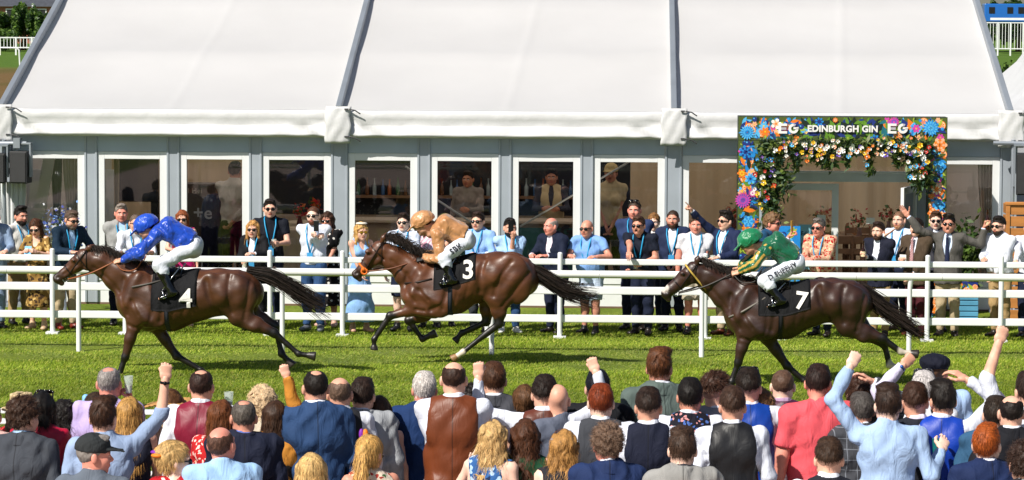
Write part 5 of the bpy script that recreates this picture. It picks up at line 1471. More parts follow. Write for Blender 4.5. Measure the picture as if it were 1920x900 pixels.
H2 = dict(lm=dict(f=((808, 487), (757, 560), (790, 578)), r=((946, 472), (994, 498), (932, 563)), n=((716, 448), (808, 487), (733, 499)), m=((808, 487), (946, 472), (846, 592))), Y=40.1, mid=(850, 690), coat='#55321e',
    body=[(775, 553, 30, .16), (800, 545, 52, .235), (850, 535, 52, .27), (892, 521, 44, .275), (935, 513, 40, .27), (972, 520, 38, .245), (985, 528, 24, .18)],
    neck=[(796, 530, 38, .165), (766, 505, 30, .11), (738, 484, 22, .09), (722, 470, 17, .085)],
    head=[(714, 466, 16.5, .09), (699, 484, 15, .085), (679, 505, 10.5, .062), (668, 514, 9, .055)],
    jowl=(716, 484), chin=(675, 524), eye=(692, 472), ear=((717, 452), (722, 438)), poll=(718, 453), bit=(684, 508),
    crest=[(716, 448), (735, 452), (755, 464), (775, 475), (800, 487)], manel=1.5, manelift=.35,
    fore=[dict(dy=-.13, p=[(775, 553), (790, 578), (731, 592), (702, 636), (701, 657)]), dict(dy=.12, p=[(785, 560), (798, 590), (766, 601), (792, 636), (818, 624)])],
    hind=[dict(dy=-.14, p=[(955, 525), (932, 563), (936, 607), (868, 660), (847, 674)], sock=True, hoof='#8a6a48', flip=True), dict(dy=.15, p=[(950, 525), (915, 560), (912, 604), (866, 624), (852, 640)], flip=True)],
    muscle=[(783, 545, 18, 36, 15, .16), (806, 575, 24, 18, 0, .17), (918, 505, 20, 22, 0, .21), (960, 500, 30, 26, 20, .20), (975, 535, 22, 36, 12, .17), (940, 545, 20, 30, -10, .19), (830, 560, 28, 34, 0, .22)],
    tail=[(992, 500), (1022, 522), (1066, 546), (1122, 556)], tailr=(.05, .09, .11, .17),
    cloth=dict(x=(815, 893), th=88, num='3', np=(880, 504), nh=34, ang=0), girth=846, girthc='#20242e', noseband='#e0701a', bridlec='#2a1a12',
    breast=[(760, 530), (785, 526), (812, 520)], breastc='#2a1c18')
H3 = dict(lm=dict(f=((1407, 525), (1366, 607), (1396, 632)), r=((1559, 523), (1615, 540), (1590, 612)), n=((1306, 487), (1407, 525), (1320, 546)), m=((1407, 525), (1559, 523), (1462, 634))), Y=38.2, mid=(1480, 726), coat='#362018',
    body=[(1384, 590, 40, .17), (1414, 582, 55, .235), (1470, 582, 52, .275), (1520, 568, 42, .285), (1560, 562, 40, .275), (1596, 568, 41, .25), (1610, 570, 24, .19)],
    neck=[(1398, 566, 42, .17), (1362, 544, 32, .115), (1330, 523, 24, .092), (1312, 512, 18, .085)],
    head=[(1303, 507, 18, .092), (1284, 522, 16, .086), (1260, 541, 11, .063), (1249, 550, 9.5, .056)],
    jowl=(1303, 519), chin=(1254, 561), eye=(1281, 513), ear=((1306, 494), (1310, 479)), poll=(1306, 495), bit=(1268, 549),
    crest=[(1308, 488), (1328, 496), (1350, 506), (1376, 517), (1403, 526)], manel=1.0, manelift=.05, snip=(1246, 540), browc='#c9a84a',
    fore=[dict(dy=-.13, p=[(1384, 590), (1396, 632), (1384, 680), (1372, 716), (1367, 728)]), dict(dy=.12, p=[(1410, 595), (1440, 634), (1476, 686), (1508, 714), (1524, 727)])],
    hind=[dict(dy=-.14, p=[(1580, 565), (1590, 612), (1655, 634), (1689, 660), (1722, 665)], sock=True), dict(dy=.15, p=[(1584, 565), (1604, 610), (1658, 645), (1668, 684), (1696, 696)], sock=True)],
    muscle=[(1395, 572, 18, 38, 20, .17), (1416, 615, 26, 20, 0, .18), (1542, 545, 22, 22, 0, .22), (1582, 552, 34, 26, 20, .205), (1604, 580, 20, 36, 8, .17), (1440, 595, 30, 36, 0, .22)],
    tail=[(1614, 540), (1650, 572), (1690, 602), (1734, 628)], tailr=(.06, .10, .11, .15),
    cloth=dict(x=(1420, 1517), th=97, num='7', np=(1500, 561), nh=32, ang=-6), girth=1462, girthc='#15151a',
    breast=[(1366, 592), (1392, 580), (1434, 555)], breastc='#77716a')
HORSE1 = make_horse('rangy brown racehorse with black cloth numbered four, leading the race', H1)
HORSE2 = make_horse('bay racehorse in an orange noseband with black cloth numbered three', H2)
HORSE3 = make_horse('dark brown racehorse with black cloth numbered seven, last of the runners', H3)
BREECH = cloth('#d9dde8')
make_jockey('jockey in royal blue silks and white breeches on the leading horse', HORSE1, dict(P=(362, 462), N=(297, 430), HC=(274, 428), S=(298, 437), knee=(303, 494), ank=(327, 541), toe=(308, 560), heel=(336, 550), elbow=(266, 474), hand=(218, 488), silks=cloth('#0a42b4', 'silk'), cap=cloth('#0a48be', 'silk'), breeches=BREECH, seed=4, reinc='#8a4a1c', hp=-22))
make_jockey('jockey in copper brown silks and lettered white breeches riding behind the leader', HORSE2, dict(P=(874, 449), N=(818, 427), HC=(793, 421), S=(820, 437), knee=(833, 481), ank=(849, 518), toe=(828, 530), heel=(858, 526), elbow=(829, 481), hand=(784, 485), silks=cloth('#b98355', 'silk'), cap=cloth('#bd8758', 'silk'), breeches=BREECH, glove=1, text='SBK.', ts=.105, seed=5, reinc='#6a3a20', hp=-22))
make_jockey('jockey in emerald green and gold silks with lettered white breeches', HORSE3, dict(P=(1490, 493), N=(1438, 459), HC=(1407, 456), S=(1436, 467), knee=(1431, 523), ank=(1460, 556), toe=(1446, 578), heel=(1476, 570), elbow=(1412, 494), hand=(1374, 510), silks=cloth('#055c3d', 'silk'), cap=cloth('#067549', 'silk'), breeches=BREECH, text='D SHEEHY', seed=6, sl=.3, sleeves=('#055c3d', '#c9a24e'), reinc='#3a3634', hp=-22))
# ------------------------------------------------------------------ foliage and flowers
def leafmat(name='leaf', rough=.5, tr=.3):
    key = ('leafmat', name)
    if key in _mc: return _mc[key]
    m, nt, b = _new(name); at = nd(nt, 'ShaderNodeAttribute', attribute_name='Col'); nt.links.new(at.outputs['Color'], b.inputs['Base Color'])
    b.inputs['Roughness'].default_value = rough
    tl = nd(nt, 'ShaderNodeBsdfTranslucent'); nt.links.new(at.outputs['Color'], tl.inputs[0]); mx_ = nd(nt, 'ShaderNodeMixShader'); mx_.inputs[0].default_value = tr
    nt.links.new(b.outputs[0], mx_.inputs[1]); nt.links.new(tl.outputs[0], mx_.inputs[2]); nt.links.new(mx_.outputs[0], nt.nodes['Material Output'].inputs[0])
    _mc[key] = m; return m
def leaves(name, P, size, pal, parent=None, r=None, asp=.45, loc=None):
    """diamond-shaped leaves at points P"""
    r = r or np.random.RandomState(1); n = len(P)
    d = r.normal(0, 1, (n, 3)); d /= np.linalg.norm(d, axis=1)[:, None]; e = np.cross(d, r.normal(0, 1, (n, 3))); e /= np.linalg.norm(e, axis=1)[:, None]
    s = (size * (.6 + .8 * r.rand(n)))[:, None]
    V = np.stack([P - d * s, P + e * s * asp, P + d * s, P - e * s * asp], 1).reshape(-1, 3)
    if loc is not None: V = V - np.array(loc)
    c = np.array(pal)[r.randint(0, len(pal), n)] * (.75 + .5 * r.rand(n))[:, None]
    return link(name, np_mesh(name, V, np.arange(4 * n).reshape(-1, 4), None, False, np.repeat(c, 4, 0)), leafmat(), parent)
GREENS = [(.03, .07, .012), (.05, .10, .018), (.08, .14, .02), (.02, .045, .012), (.10, .15, .03)]
FP = {'blue': '#1b84d0', 'sky': '#56b4e6', 'navy': '#1b2f78', 'orange': '#ea7a1e', 'peach': '#f0b088', 'pink': '#cf3fa0', 'violet': '#6b4fb0', 'yellow': '#f0c020', 'white': '#f2efe8', 'red': '#c92c22', 'green': '#5d8a22', 'lime': '#a3b53a', 'dark': '#12241c', 'olive': '#4d5a24', 'teal': '#1a6a78', 'cream': '#efe3c0'}
FKEYS = list(FP); FM = [mat('print_' + k, v, rough=.5, var=.08, vscale=8) for k, v in FP.items()]
FI = {k: i for i, k in enumerate(FKEYS)}
def flat_flower(m, c, r, n, col, core, rings=2, wid=.55, lift=0.0):
    if r > .09: rings = 4; col = (list(col) + ['dark'] if len(col) < 3 else list(col)); col = [col[0], col[1], col[0], col[1]]
    """printed flower in the XZ plane facing -Y"""
    for k in range(rings):
        rr = r * (1 - (.38 if rings < 4 else .2) * k); y = c[1] - lift - .0008 * (k + 1); cc = FI[col[k % len(col)]]
        for i in range(n):
            a = 2 * math.pi * (i + .5 * k) / n; d = (math.cos(a), math.sin(a)); e = (-d[1], d[0]); w = rr * wid * 3.0 / n
            pts = []
            for t, ww in ((.12, .25), (.45, .9), (.75, 1.0), (.95, .55), (1.0, 0), (.95, -.55), (.75, -1.0), (.45, -.9), (.12, -.25)):
                pts.append((c[0] + d[0] * rr * t + e[0] * w * ww, y - .0002 * (i % 3), c[2] + d[1] * rr * t + e[1] * w * ww))
            m.poly(pts, cc)
    m.poly([(c[0] + r * .2 * math.cos(a), c[1] - lift - .0032, c[2] + r * .2 * math.sin(a)) for a in np.linspace(0, 6.283, 13)[:-1]], FI[core])
def flat_leaf(m, c, r, a, col):
    d = (math.cos(a), math.sin(a)); e = (-d[1], d[0]); pts = []
    for t, w in ((-1, 0), (-.5, .28), (0, .36), (.5, .24), (1, 0), (.5, -.24), (0, -.36), (-.5, -.28)):
        pts.append((c[0] + d[0] * r * t + e[0] * r * w, c[1], c[2] + d[1] * r * t + e[1] * r * w))
    m.poly(pts, FI[col])
def flat_disc(m, c, r, col, y=0, n=14): m.poly([(c[0] + r * math.cos(a), c[1] - y, c[2] + r * math.sin(a)) for a in np.linspace(0, 6.283, n + 1)[:-1]], FI[col])
def floral_print(m, x0, x1, z0, z1, Y, r, spots, n_fill, calm=None):
    for i in range(n_fill):
        x, z = r.uniform(x0 + .04, x1 - .04), r.uniform(z0 + .04, z1 - .04); y = Y - .001 - .00003 * i
        q = r.rand(); cm = calm and calm[0] < x < calm[1]
        if cm: q = q * .5
        lim = min(x - x0, x1 - x, z - z0, z1 - z)
        if q < .55 or i < n_fill * .4: flat_leaf(m, (x, y, z), min(r.uniform(.10, .2) if i < n_fill * .4 else r.uniform(.05, .12), lim + .0), r.uniform(0, 6.28), ['green', 'dark', 'dark', 'green', 'navy'][r.randint(5)] if cm else ['green', 'lime', 'dark', 'navy', 'sky', 'orange', 'teal', 'blue', 'olive'][r.randint(9)])
        elif q < .74:
            rr = min(r.uniform(.02, .045), lim); flat_disc(m, (x, y, z), rr, 'navy' if r.rand() < .7 else 'blue'); flat_disc(m, (x - rr * .3, y - .0003, z + rr * .3), rr * .3, 'sky')
        elif q < .93: flat_flower(m, (x, y, z), min(r.uniform(.035, .075), lim), 6, [['sky', 'white'], ['orange', 'yellow'], ['pink', 'white'], ['peach', 'orange']][r.randint(4)], 'yellow', 1, .6)
        else:
            rr = min(.07, lim); flat_disc(m, (x, y, z), rr, 'orange'); flat_disc(m, (x, y - .0004, z), rr * .82, 'cream')
            for k in range(7):
                a = 2 * math.pi * k / 7; m.poly([(x, y - .0008, z), (x + rr * .74 * math.cos(a), y - .0008, z + rr * .74 * math.sin(a)), (x + rr * .74 * math.cos(a + .7), y - .0008, z + rr * .74 * math.sin(a + .7))], FI['orange'])
    for (x, z, rr, nn, cols, core) in spots: flat_flower(m, (x, Y - .016, z), rr * .80, nn, cols, core, 2 if len(cols) < 3 else 3)

# ------------------------------------------------------------------ flower arch at the entrance
AY = 46.95
def ax(px, py=350): return at_y(px, py, AY).x
def az(px, py): return at_y(px, py, AY).z
arch = empty('entrance_arch', ((ax(1383) + ax(1775)) / 2, AY, 0)); tag(arch, 'tall entrance arch printed with bright flowers round the marquee door', 'arch')
AO = Vector(arch.location)
X0, X1, XI0, XI1 = ax(1383), ax(1775), ax(1424), ax(1741); ZT, ZB = az(1580, 219), az(1580, 264)
rf = np.random.RandomState(8)
def arch_part(name, x0, x1, z0, z1, y0, spots, nf, calm=None):
    m = MB(); m.box(x0, x1, y0, y0 + .42, z0, z1, FI['dark']); m.box(x0 + .004, x1 - .004, y0 - .0006, y0 + .1, z0 + .004, z1 - .004, FI['olive'])
    floral_print(m, x0, x1, z0, z1, y0, rf, spots, nf, calm)
    m.v = [(x - AO.x, y - AO.y, z) for x, y, z in m.v]; m.build(name, FM, arch)
def sp(px, py, r, n, cols, core): return (ax(px, py), az(px, py), r, n, cols, core)
arch_part('lintel_board', X0, X1, ZB, ZT, AY, [sp(1401, 248, .14, 16, ['sky', 'blue'], 'red'), sp(1455, 232, .10, 5, ['white', 'peach'], 'orange'), sp(1536, 228, .08, 7, ['blue', 'navy'], 'navy'), sp(1640, 261, .09, 7, ['blue', 'navy'], 'navy'),
    sp(1676, 229, .10, 18, ['pink', 'violet'], 'pink'), sp(1745, 240, .16, 14, ['blue', 'sky', 'blue'], 'navy'), sp(1566, 225, .05, 8, ['orange', 'peach'], 'orange'), sp(1590, 259, .04, 6, ['green', 'lime'], 'green')], 330, (ax(1508), ax(1652)))
arch_part('side_board', X0, XI0, .0, ZB, AY + .004, [sp(1398, 285, .13, 7, ['blue', 'navy'], 'navy'), sp(1391, 325, .09, 6, ['orange', 'yellow'], 'orange'), sp(1407, 335, .11, 7, ['sky', 'blue'], 'navy'), sp(1393, 375, .15, 17, ['pink', 'violet'], 'pink'), sp(1411, 362, .08, 14, ['pink', 'white'], 'pink'),
    sp(1403, 415, .12, 6, ['blue', 'sky'], 'navy'), sp(1398, 440, .11, 8, ['sky', 'blue'], 'white'), sp(1405, 490, .12, 9, ['orange', 'peach'], 'red')], 380)
arch_part('side_board', XI1, X1, .0, ZB, AY + .004, [sp(1762, 272, .14, 6, ['peach', 'orange'], 'dark'), sp(1761, 312, .13, 5, ['blue', 'sky'], 'yellow'), sp(1756, 355, .10, 8, ['cream', 'orange'], 'orange'), sp(1760, 385, .12, 4, ['blue', 'sky'], 'navy'), sp(1752, 400, .13, 8, ['orange', 'peach'], 'red'), sp(1762, 440, .10, 5, ['blue', 'sky'], 'yellow'), sp(1760, 500, .12, 9, ['orange', 'yellow'], 'red')], 330)
LETTER = mat('sign_letter', (.82, .80, .78), rough=.5, var=0)
def lettering(txt, px, py, hpx, mt=LETTER, parent=arch, Y=AY - .030, off=.010, name='lettering', extrude=.004, spacing=1.05, fx=1.0):
    me = text_mesh(txt, hpx * Y / FPX * 1.40, offset=off, extrude=extrude, spacing=spacing); c = at_y(px, py, Y); o0 = Vector(parent.location) if parent else Vector()
    map_verts(me, lambda a: np.stack([a[:, 0] * fx + c.x - o0.x, np.full(len(a), c.y - o0.y) - a[:, 2], a[:, 1] + c.z - o0.z], 1))
    return link(name, me, mt, parent)
lettering('EDINBURGH GIN', 1580, 242, 11.8, off=.005)
GREYL = mat('sign_letter_shade', (.45, .42, .47), rough=.5, var=0)
def eg_logo(px, py, h, mt, mt2, parent, Y, nm='logo'):
    """block E with a split shade, and a G made of a three-quarter ring"""
    c = at_y(px, py, Y); s = h * Y / FPX; o0 = Vector(parent.location); m = MB()
    def rect(x0, x1, z0, z1, k, d=0): m.box(c.x + x0 * s - o0.x, c.x + x1 * s - o0.x, Y - .02 - d - o0.y, Y - o0.y, c.z + z0 * s - o0.z, c.z + z1 * s - o0.z, k)
    rect(-1.0, -.72, -.5, .5, 0); rect(-.72, -.12, .26, .5, 0); rect(-.72, -.2, -.12, .12, 1, .003); rect(-.72, -.12, -.5, -.26, 0)
    for k in range(20):
        a0 = R(60 + k * 15); a1 = R(60 + (k + 1) * 15); cx, r0, r1 = .52, .24, .5; P_ = []
        for yy in (Y - .02, Y):
            for a, r_ in ((a0, r0), (a0, r1), (a1, r1), (a1, r0)): P_.append((c.x + (cx + r_ * math.cos(a)) * s - o0.x, yy - o0.y, c.z + r_ * math.sin(a) * s - o0.z))
        m.hexa(P_, 1 if k < 2 else 0)
    rect(.52, 1.02, -.06, .14, 0)
    m.build(nm, [mt, mt2], parent)
eg_logo(1478, 241, 18.5, LETTER, GREYL, arch, AY - .022); eg_logo(1683, 241, 18.5, LETTER, GREYL, arch, AY - .022)
gar = empty('flower_garland', (AO.x, AY - .05, 1.2)); tag(gar, 'thick garland of leaves and mixed blossoms hung inside the printed entrance arch', 'garland')
rg = np.random.RandomState(21); GP = []
for (pa, pb, n, rad) in (((1436, 275), (1450, 470), 1500, .13), ((1452, 300), (1462, 360), 500, .15), ((1430, 276), (1740, 274), 1700, .10), ((1715, 280), (1728, 345), 900, .15), ((1520, 288), (1560, 308), 200, .10), ((1628, 290), (1631, 325), 90, .05), ((1585, 285), (1588, 312), 70, .05), ((1490, 285), (1494, 318), 90, .06), ((1680, 285), (1684, 315), 90, .06), ((1440, 470), (1440, 590), 700, .09)):
    a = np.array(at_y(*pa, AY)); b_ = np.array(at_y(*pb, AY)); t = rg.rand(n)[:, None]
    GP.append(a + (b_ - a) * t + rg.normal(0, rad * .55, (n, 3)) * np.array([1, .8, 1]) - np.array([0, .10, 0]))
leaves('leaves', np.concatenate(GP), .055, GREENS + [(.16, .22, .04), (.09, .16, .08), (.03, .07, .04), (.2, .24, .08)], gar, rg, .38, loc=gar.location)
fl = MB()
def rosette(c, r, col, core):
    for k in range(6):
        a = 2 * math.pi * k / 6 + rg.rand(); d = Vector((math.cos(a), -.35, math.sin(a))); e = Vector((-math.sin(a), 0, math.cos(a)))
        q = [c + d * r * .15, c + d * r * .7 + e * r * .42, c + d * r * 1.05 - Vector((0, r * .1, 0)), c + d * r * .7 - e * r * .42]
        fl.poly([tuple(x - gar.location) for x in q], FI[col])
    fl.lathe([(r * .22 * math.sin(t) + 1e-4, -r * .22 * math.cos(t)) for t in np.linspace(0, math.pi, 5)], tuple(c - gar.location - Vector((0, r * .3, 0))), 7, FI[core])
for i in range(170):
    q = rg.rand()
    if q < .66: px, py = rg.uniform(1450, 1735), rg.normal(279, 9); cs = ['white', 'white', 'white', 'orange', 'violet', 'yellow', 'sky', 'peach']
    elif q < .84: px, py = rg.normal(1440, 12), rg.uniform(280, 470); cs = ['yellow', 'yellow', 'blue', 'orange', 'white', 'red'] if py > 340 else ['blue', 'violet', 'white', 'red']
    else: px, py = rg.normal(1722, 10), rg.uniform(270, 340); cs = ['white', 'sky', 'red', 'yellow', 'blue']
    c = at_y(px, py, AY - .20 - .06 * rg.rand()); rosette(c, rg.uniform(.02, .045), cs[rg.randint(len(cs))], ['yellow', 'orange', 'white'][rg.randint(3)])
fl.build('blossoms', FM, gar)

# ------------------------------------------------------------------ inside the marquee
WOOD = mat('brown_wood', (.20, .105, .05), rough=.5, var=.12, vscale=4, stretch=(1, 1, .2))
tv = empty('television', (mx(260), MY + 1.6, 0)); tag(tv, 'big black screen on a stand behind the second window', 'screen')
ox = tv.location
a, b_ = at_y(222, 378, ox.y), at_y(297, 292, ox.y)
MB().box(a.x - ox.x, b_.x - ox.x, -.03, .05, a.z, b_.z).build('casing', DARK, tv, bevel=.01)
MB().box(a.x - ox.x + .03, b_.x - ox.x - .03, -.036, -.031, a.z + .03, b_.z - .03).build('screen', mat('dark_screen', (.01, .015, .025), rough=.12, var=0), tv)
m = MB(); m.box(-.35, .35, -.2, .25, .03, .08); m.box(-.06, .06, 0, .06, .08, a.z + .1); m.build('stand', DARK, tv)
bar = empty('bar_counter', (mx(920), MY + 3.0, 0)); tag(bar, 'long beige drinks bar with a teal front panel behind the middle windows', 'bar'); ox = bar.location
BY = ox.y; a, b_ = at_y(648, 420, BY).x, at_y(1200, 420, BY).x
MB().box(a - ox.x, b_ - ox.x, 0, .55, .03, 1.06).build('front', mat('bar_front', (.36, .27, .19), rough=.6), bar)
MB().box(a - ox.x - .05, b_ - ox.x + .05, -.08, .6, 1.064, 1.115).build('worktop', mat('bar_top', (.55, .44, .33), rough=.35), bar, bevel=.01)
c, d = at_y(815, 420, BY).x, at_y(1092, 420, BY).x
pn = MB().box(c - ox.x, d - ox.x, -.03, -.004, .1, 1.0).build('printed_panel', mat('teal_panel', (.025, .12, .11), rough=.5), bar)
eg_logo(1050, 434, 24, INK, INK, bar, BY - .04, 'logo'); eg_logo(875, 434, 24, INK, INK, bar, BY - .04, 'logo')
bb = empty('back_bar', (mx(860), MY + 5.2, 0)); tag(bb, 'black backdrop wall with a bottle shelf behind the drinks bar', 'backdrop'); ox = bb.location
a, b_ = at_y(500, 330, ox.y).x, at_y(1182, 330, ox.y).x
MB().box(a - ox.x, b_ - ox.x, .0, .06, 1.05, 2.75).build('wall', mat('black_drape', (.010, .011, .016), rough=.8), bb); MB().box(a - ox.x, b_ - ox.x, .001, .055, .03, 1.046).build('dado', mat('brown_panel', (.33, .24, .16), rough=.6), bb)
MB().box(at_y(660, 330, ox.y).x - ox.x, b_ - ox.x - .3, -.24, -.002, 1.34, 1.38).build('shelf', WOOD, bb)
rb = np.random.RandomState(2); bottles = []
def bottle_mesh(m, c, s=1.0, k=0): m.lathe([(.001, 0), (.034 * s, .004), (.035 * s, .15 * s), (.014 * s, .20 * s), (.013 * s, .27 * s), (.016 * s, .275 * s), (.016 * s, .29 * s)], c, 9, k)
BG = [mat('bottle_glass', c, rough=.1, var=0) for c in ((.02, .09, .03), (.10, .035, .01), (.25, .3, .3), (.04, .10, .22), (.3, .08, .02))]
for i in range(34):
    m = MB(); bottle_mesh(m, (0, 0, 0), rb.uniform(.85, 1.15)); o = m.build('bottle', BG[i % 5], loc=(at_y(675 + i * 14.2 + rb.uniform(-3, 3), 330, ox.y - .12).x, ox.y - .12, 1.381), smooth=40)
    tag(o, 'small spirit bottle in the row on the shelf behind the bar', 'bottle', 'bottles on the back bar shelf')
def round_table(label, px, Y, vase=None, c=(.55, .44, .32), group=None, s=.45):
    x = mx(px, 420, Y); t = empty('draped_table', (x, Y, 0)); tag(t, label, 'table', group)
    n = 40; V, Q = [], []
    for zi, (rr, z) in enumerate(((.001, 1.06), (s, 1.06), (s + .005, 1.04), (s * .93, .6), (s * 1.02, .05))):
        for j in range(n):
            a_ = 2 * math.pi * j / n; w = 1 + (.07 * math.sin(a_ * 9) if zi > 2 else 0); V.append((rr * w * math.cos(a_), rr * w * math.sin(a_), z))
    for i in range(4):
        for j in range(n): Q.append((i * n + j, i * n + (j + 1) % n, (i + 1) * n + (j + 1) % n, (i + 1) * n + j))
    link('tablecloth', np_mesh('tablecloth', V, Q), mat('table_linen', c, rough=.85, var=.04), t)
    MB().lathe([(.03, .03), (.03, 1.04)], n=8).build('stem', DARK, t)
    if vase:
        v = empty('flower_vase', (x, Y, 1.062)); tag(v, vase, 'vase')
        MB().lathe([(.035, 0), (.05, .03), (.045, .10), (.025, .16), (.035, .19)], n=12).build('vase', mat('dark_vase', (.10, .02, .02), rough=.15), v, smooth=True)
        r_ = np.random.RandomState(int(px)); leaves('flowers', r_.normal(0, .055, (60, 3)) + np.array([0, 0, .27]), .035, [(.55, .02, .015), (.4, .02, .02), (.5, .12, .02), (.05, .12, .03)], v, r_, .6)
round_table('cream draped table behind the fourth window, nearer of two', 562, MY + 1.6, 'vase of red flowers on the nearer draped table in the fourth window')
round_table('cream draped table further inside the fourth window', 590, MY + 3.2, 'vase of red flowers on the further draped table')
round_table('draped table with dark red flowers between middle pillar and arch', 1376, MY + 2.2, 'tall dark red flower vase left of the arch', (.4, .32, .24))
def wood_table(px, Y, label, vlabel):
    x = mx(px, 420, Y); t = empty('wooden_table', (x, Y, 0)); tag(t, label, 'table', 'dining tables inside the entrance')
    MB().box(-.7, .7, -.38, .38, .70, .745).build('tabletop', WOOD, t, bevel=.006)
    for sx in (-.62, .62):
        for sy in (-.3, .3): MB().box(sx - .03, sx + .03, sy - .03, sy + .03, .03, .698).build('leg', WOOD, t)
    v = empty('flower_vase', (x + .1, Y, .746)); tag(v, vlabel, 'vase', 'vases on the dining tables')
    MB().lathe([(.04, 0), (.055, .05), (.03, .15), (.04, .2)], n=12).build('vase', mat('jug', (.2, .12, .1), rough=.2), v, smooth=True)
    r_ = np.random.RandomState(int(px)); leaves('flowers', r_.normal(0, .08, (70, 3)) + np.array([0, 0, .32]), .04, [(.45, .06, .05), (.4, .2, .1), (.06, .12, .03)], v, r_, .6)
def wood_chair(px, Y, rot, label):
    t = empty('wooden_chair', (mx(px, 420, Y), Y, 0), rot); tag(t, label, 'chair', 'folding chairs inside the entrance')
    MB().box(-.21, .21, -.2, .2, .44, .47).build('seat', WOOD, t)
    m = MB(); m.box(-.20, .20, .19, .215, .78, .88); m.box(-.20, .20, .19, .215, .60, .68); m.build('backrest', WOOD, t)
    for s in (-1, 1):
        MB().bar((s * .20, .21, .03), (s * .20, .21, .9), .03, .03).build('leg', WOOD, t); MB().bar((s * .17, -.19, .03), (s * .17, -.19, .438), .03, .03).build('leg', WOOD, t)
wood_table(1600, MY + 4.4, 'brown wooden table seen through the open door, nearest the threshold', 'red flower jug on the nearest table inside the door')
wood_table(1655, MY + 6.0, 'brown wooden table deep inside behind the open door', 'red flower jug on the deepest table inside the door')
wood_table(1530, MY + 5.4, 'brown wooden table behind the closed door leaf', 'flower jug behind the closed door leaf')
for i, (px, dy, r_, lb) in enumerate(((1590, 3.5, 180, 'brown folding chair facing the nearest table inside the door'), (1625, 3.4, 170, 'brown folding chair beside the open door leaf'), (1610, 5.2, 0, 'brown folding chair beyond the nearest table'), (1668, 5.1, 180, 'brown folding chair before the deepest table'), (1535, 4.4, 175, 'brown folding chair behind the closed door leaf'))): wood_chair(px, MY + dy, R(r_), lb)
dk = empty('reception_desk', (mx(372), MY + 2.6, 0)); tag(dk, 'dark brown lettered reception desk behind the third window', 'desk'); ox = dk.location
a, b_ = at_y(341, 350, ox.y), at_y(402, 345, ox.y); MB().box(a.x - ox.x, b_.x - ox.x, 0, .5, .03, b_.z).build('front', mat('desk_brown', (.045, .028, .02), rough=.5), dk, bevel=.01)
lettering('el Hei', 362, 358, 10, mat('pale_letter', (.4, .36, .3), var=0), dk, ox.y - .006, .001, extrude=0.001)
bn = empty('draped_banner', (mx(377), MY + 1.5, 0)); tag(bn, 'rounded navy fabric banner with pale lettering before the reception desk', 'banner'); ox = bn.location
p0 = at_y(377, 362, ox.y); V = []; w = (at_y(402, 400, ox.y).x - at_y(352, 400, ox.y).x) / 2
m = MB(); m.lathe([(w, .03), (w, p0.z - .35), (w * .9, p0.z - .15), (w * .6, p0.z - .04), (.01, p0.z)], n=28); m.v = [(x, y * .45, z) for x, y, z in m.v]; m.build('cover', cloth('#20243c'), bn, smooth=True)
lettering('+e', 380, 400, 24, mat('pale_letter2', (.42, .43, .48), var=0), bn, ox.y - w * .45 - .012, .004, extrude=.001)

# ------------------------------------------------------------------ at the front of the marquee
def loudspeaker(label, px0, px1, py0, py1, Y, rot=0, group=None):
    a, b_ = at_y(px0, py1, Y), at_y(px1, py0, Y); w, hgt = b_.x - a.x, b_.z - a.z
    o = empty('loudspeaker', ((a.x + b_.x) / 2, Y, a.z), rot); tag(o, label, 'loudspeaker', group)
    m = MB(); m.hexa([(-w / 2, 0, 0), (w / 2, 0, 0), (w * .36, .3, 0), (-w * .36, .3, 0), (-w / 2, .0, hgt), (w / 2, .0, hgt), (w * .36, .3, hgt), (-w * .36, .3, hgt)]); m.build('cabinet', mat('cabinet_black', (.018, .018, .02), rough=.6), o, bevel=.012)
    MB().box(-w / 2 + .02, w / 2 - .02, -.012, -.002, .02, hgt - .02).build('grille', mat('grille', (.03, .03, .032), rough=.7, bump=.8, bscale=180), o, bevel=.004)
    m = MB(); m.box(-w / 2 - .03, -w / 2 - .006, .08, .16, hgt * .2, hgt + .1); m.box(w / 2 + .006, w / 2 + .03, .08, .16, hgt * .2, hgt + .1); m.box(-w / 2 - .03, w / 2 + .03, .08, .16, hgt + .104, hgt + .13); m.build('bracket', ALU, o)
SY = MY - .55
loudspeaker('black loudspeaker hung on the left-hand pole, cut by the picture edge', -14, 9, 288, 344, SY)
loudspeaker('black loudspeaker hung beside the first pillar, fully visible', 16, 51, 284, 344, SY + .05, R(-12))
loudspeaker('black loudspeaker by the wooden planter at the far corner of the marquee', 1905, 1935, 288, 366, SY)
def spole(label, px, top):
    x = mx(px, 400, SY + .2); m = MB(); z = at_y(px, top, SY + .2).z
    m.tube([(x, SY + .2, 0), (x, SY + .2, z)], .03, 8); m.tube([(x - .3, SY + .16, z - .05), (x + .35, SY + .16, z - .05)], .03, 8); m.box(x + .16, x + .26, SY + .1, SY + .22, z - .12, z + .03)
    m.box(x - .3, x + .3, SY - .1, SY + .5, 0, .04); m.tube([(x + .2, SY + .2, z - .1), (x + .22, SY + .2, z - .4)], .02, 6)
    tag(m.build('speaker_pole', ALU, smooth=40), label, 'pole')
spole('grey pole and clamp carrying the loudspeakers beside the first pillar', 8, 262); spole('grey pole carrying the loudspeaker near the wooden planter', 1898, 262)
PW = mat('orange_timber', (.46, .185, .045), rough=.55, var=.12, vscale=3, stretch=(.3, 1, 3), bump=.2, bscale=30)
pl = empty('wooden_planter', (mx(1925, 500, 46.2), 46.2, 0)); tag(pl, 'orange slatted wooden planter at the edge of the marquee', 'planter'); ox = pl.location
x0 = at_y(1884, 500, 46.2).x - ox.x; zt = at_y(1900, 387, 46.2).z
m = MB(); n = 10
for i in range(n): m.box(x0 + .05, .55, -.03, .0, .05 + i * zt / n, .05 + (i + 1) * zt / n - .025)
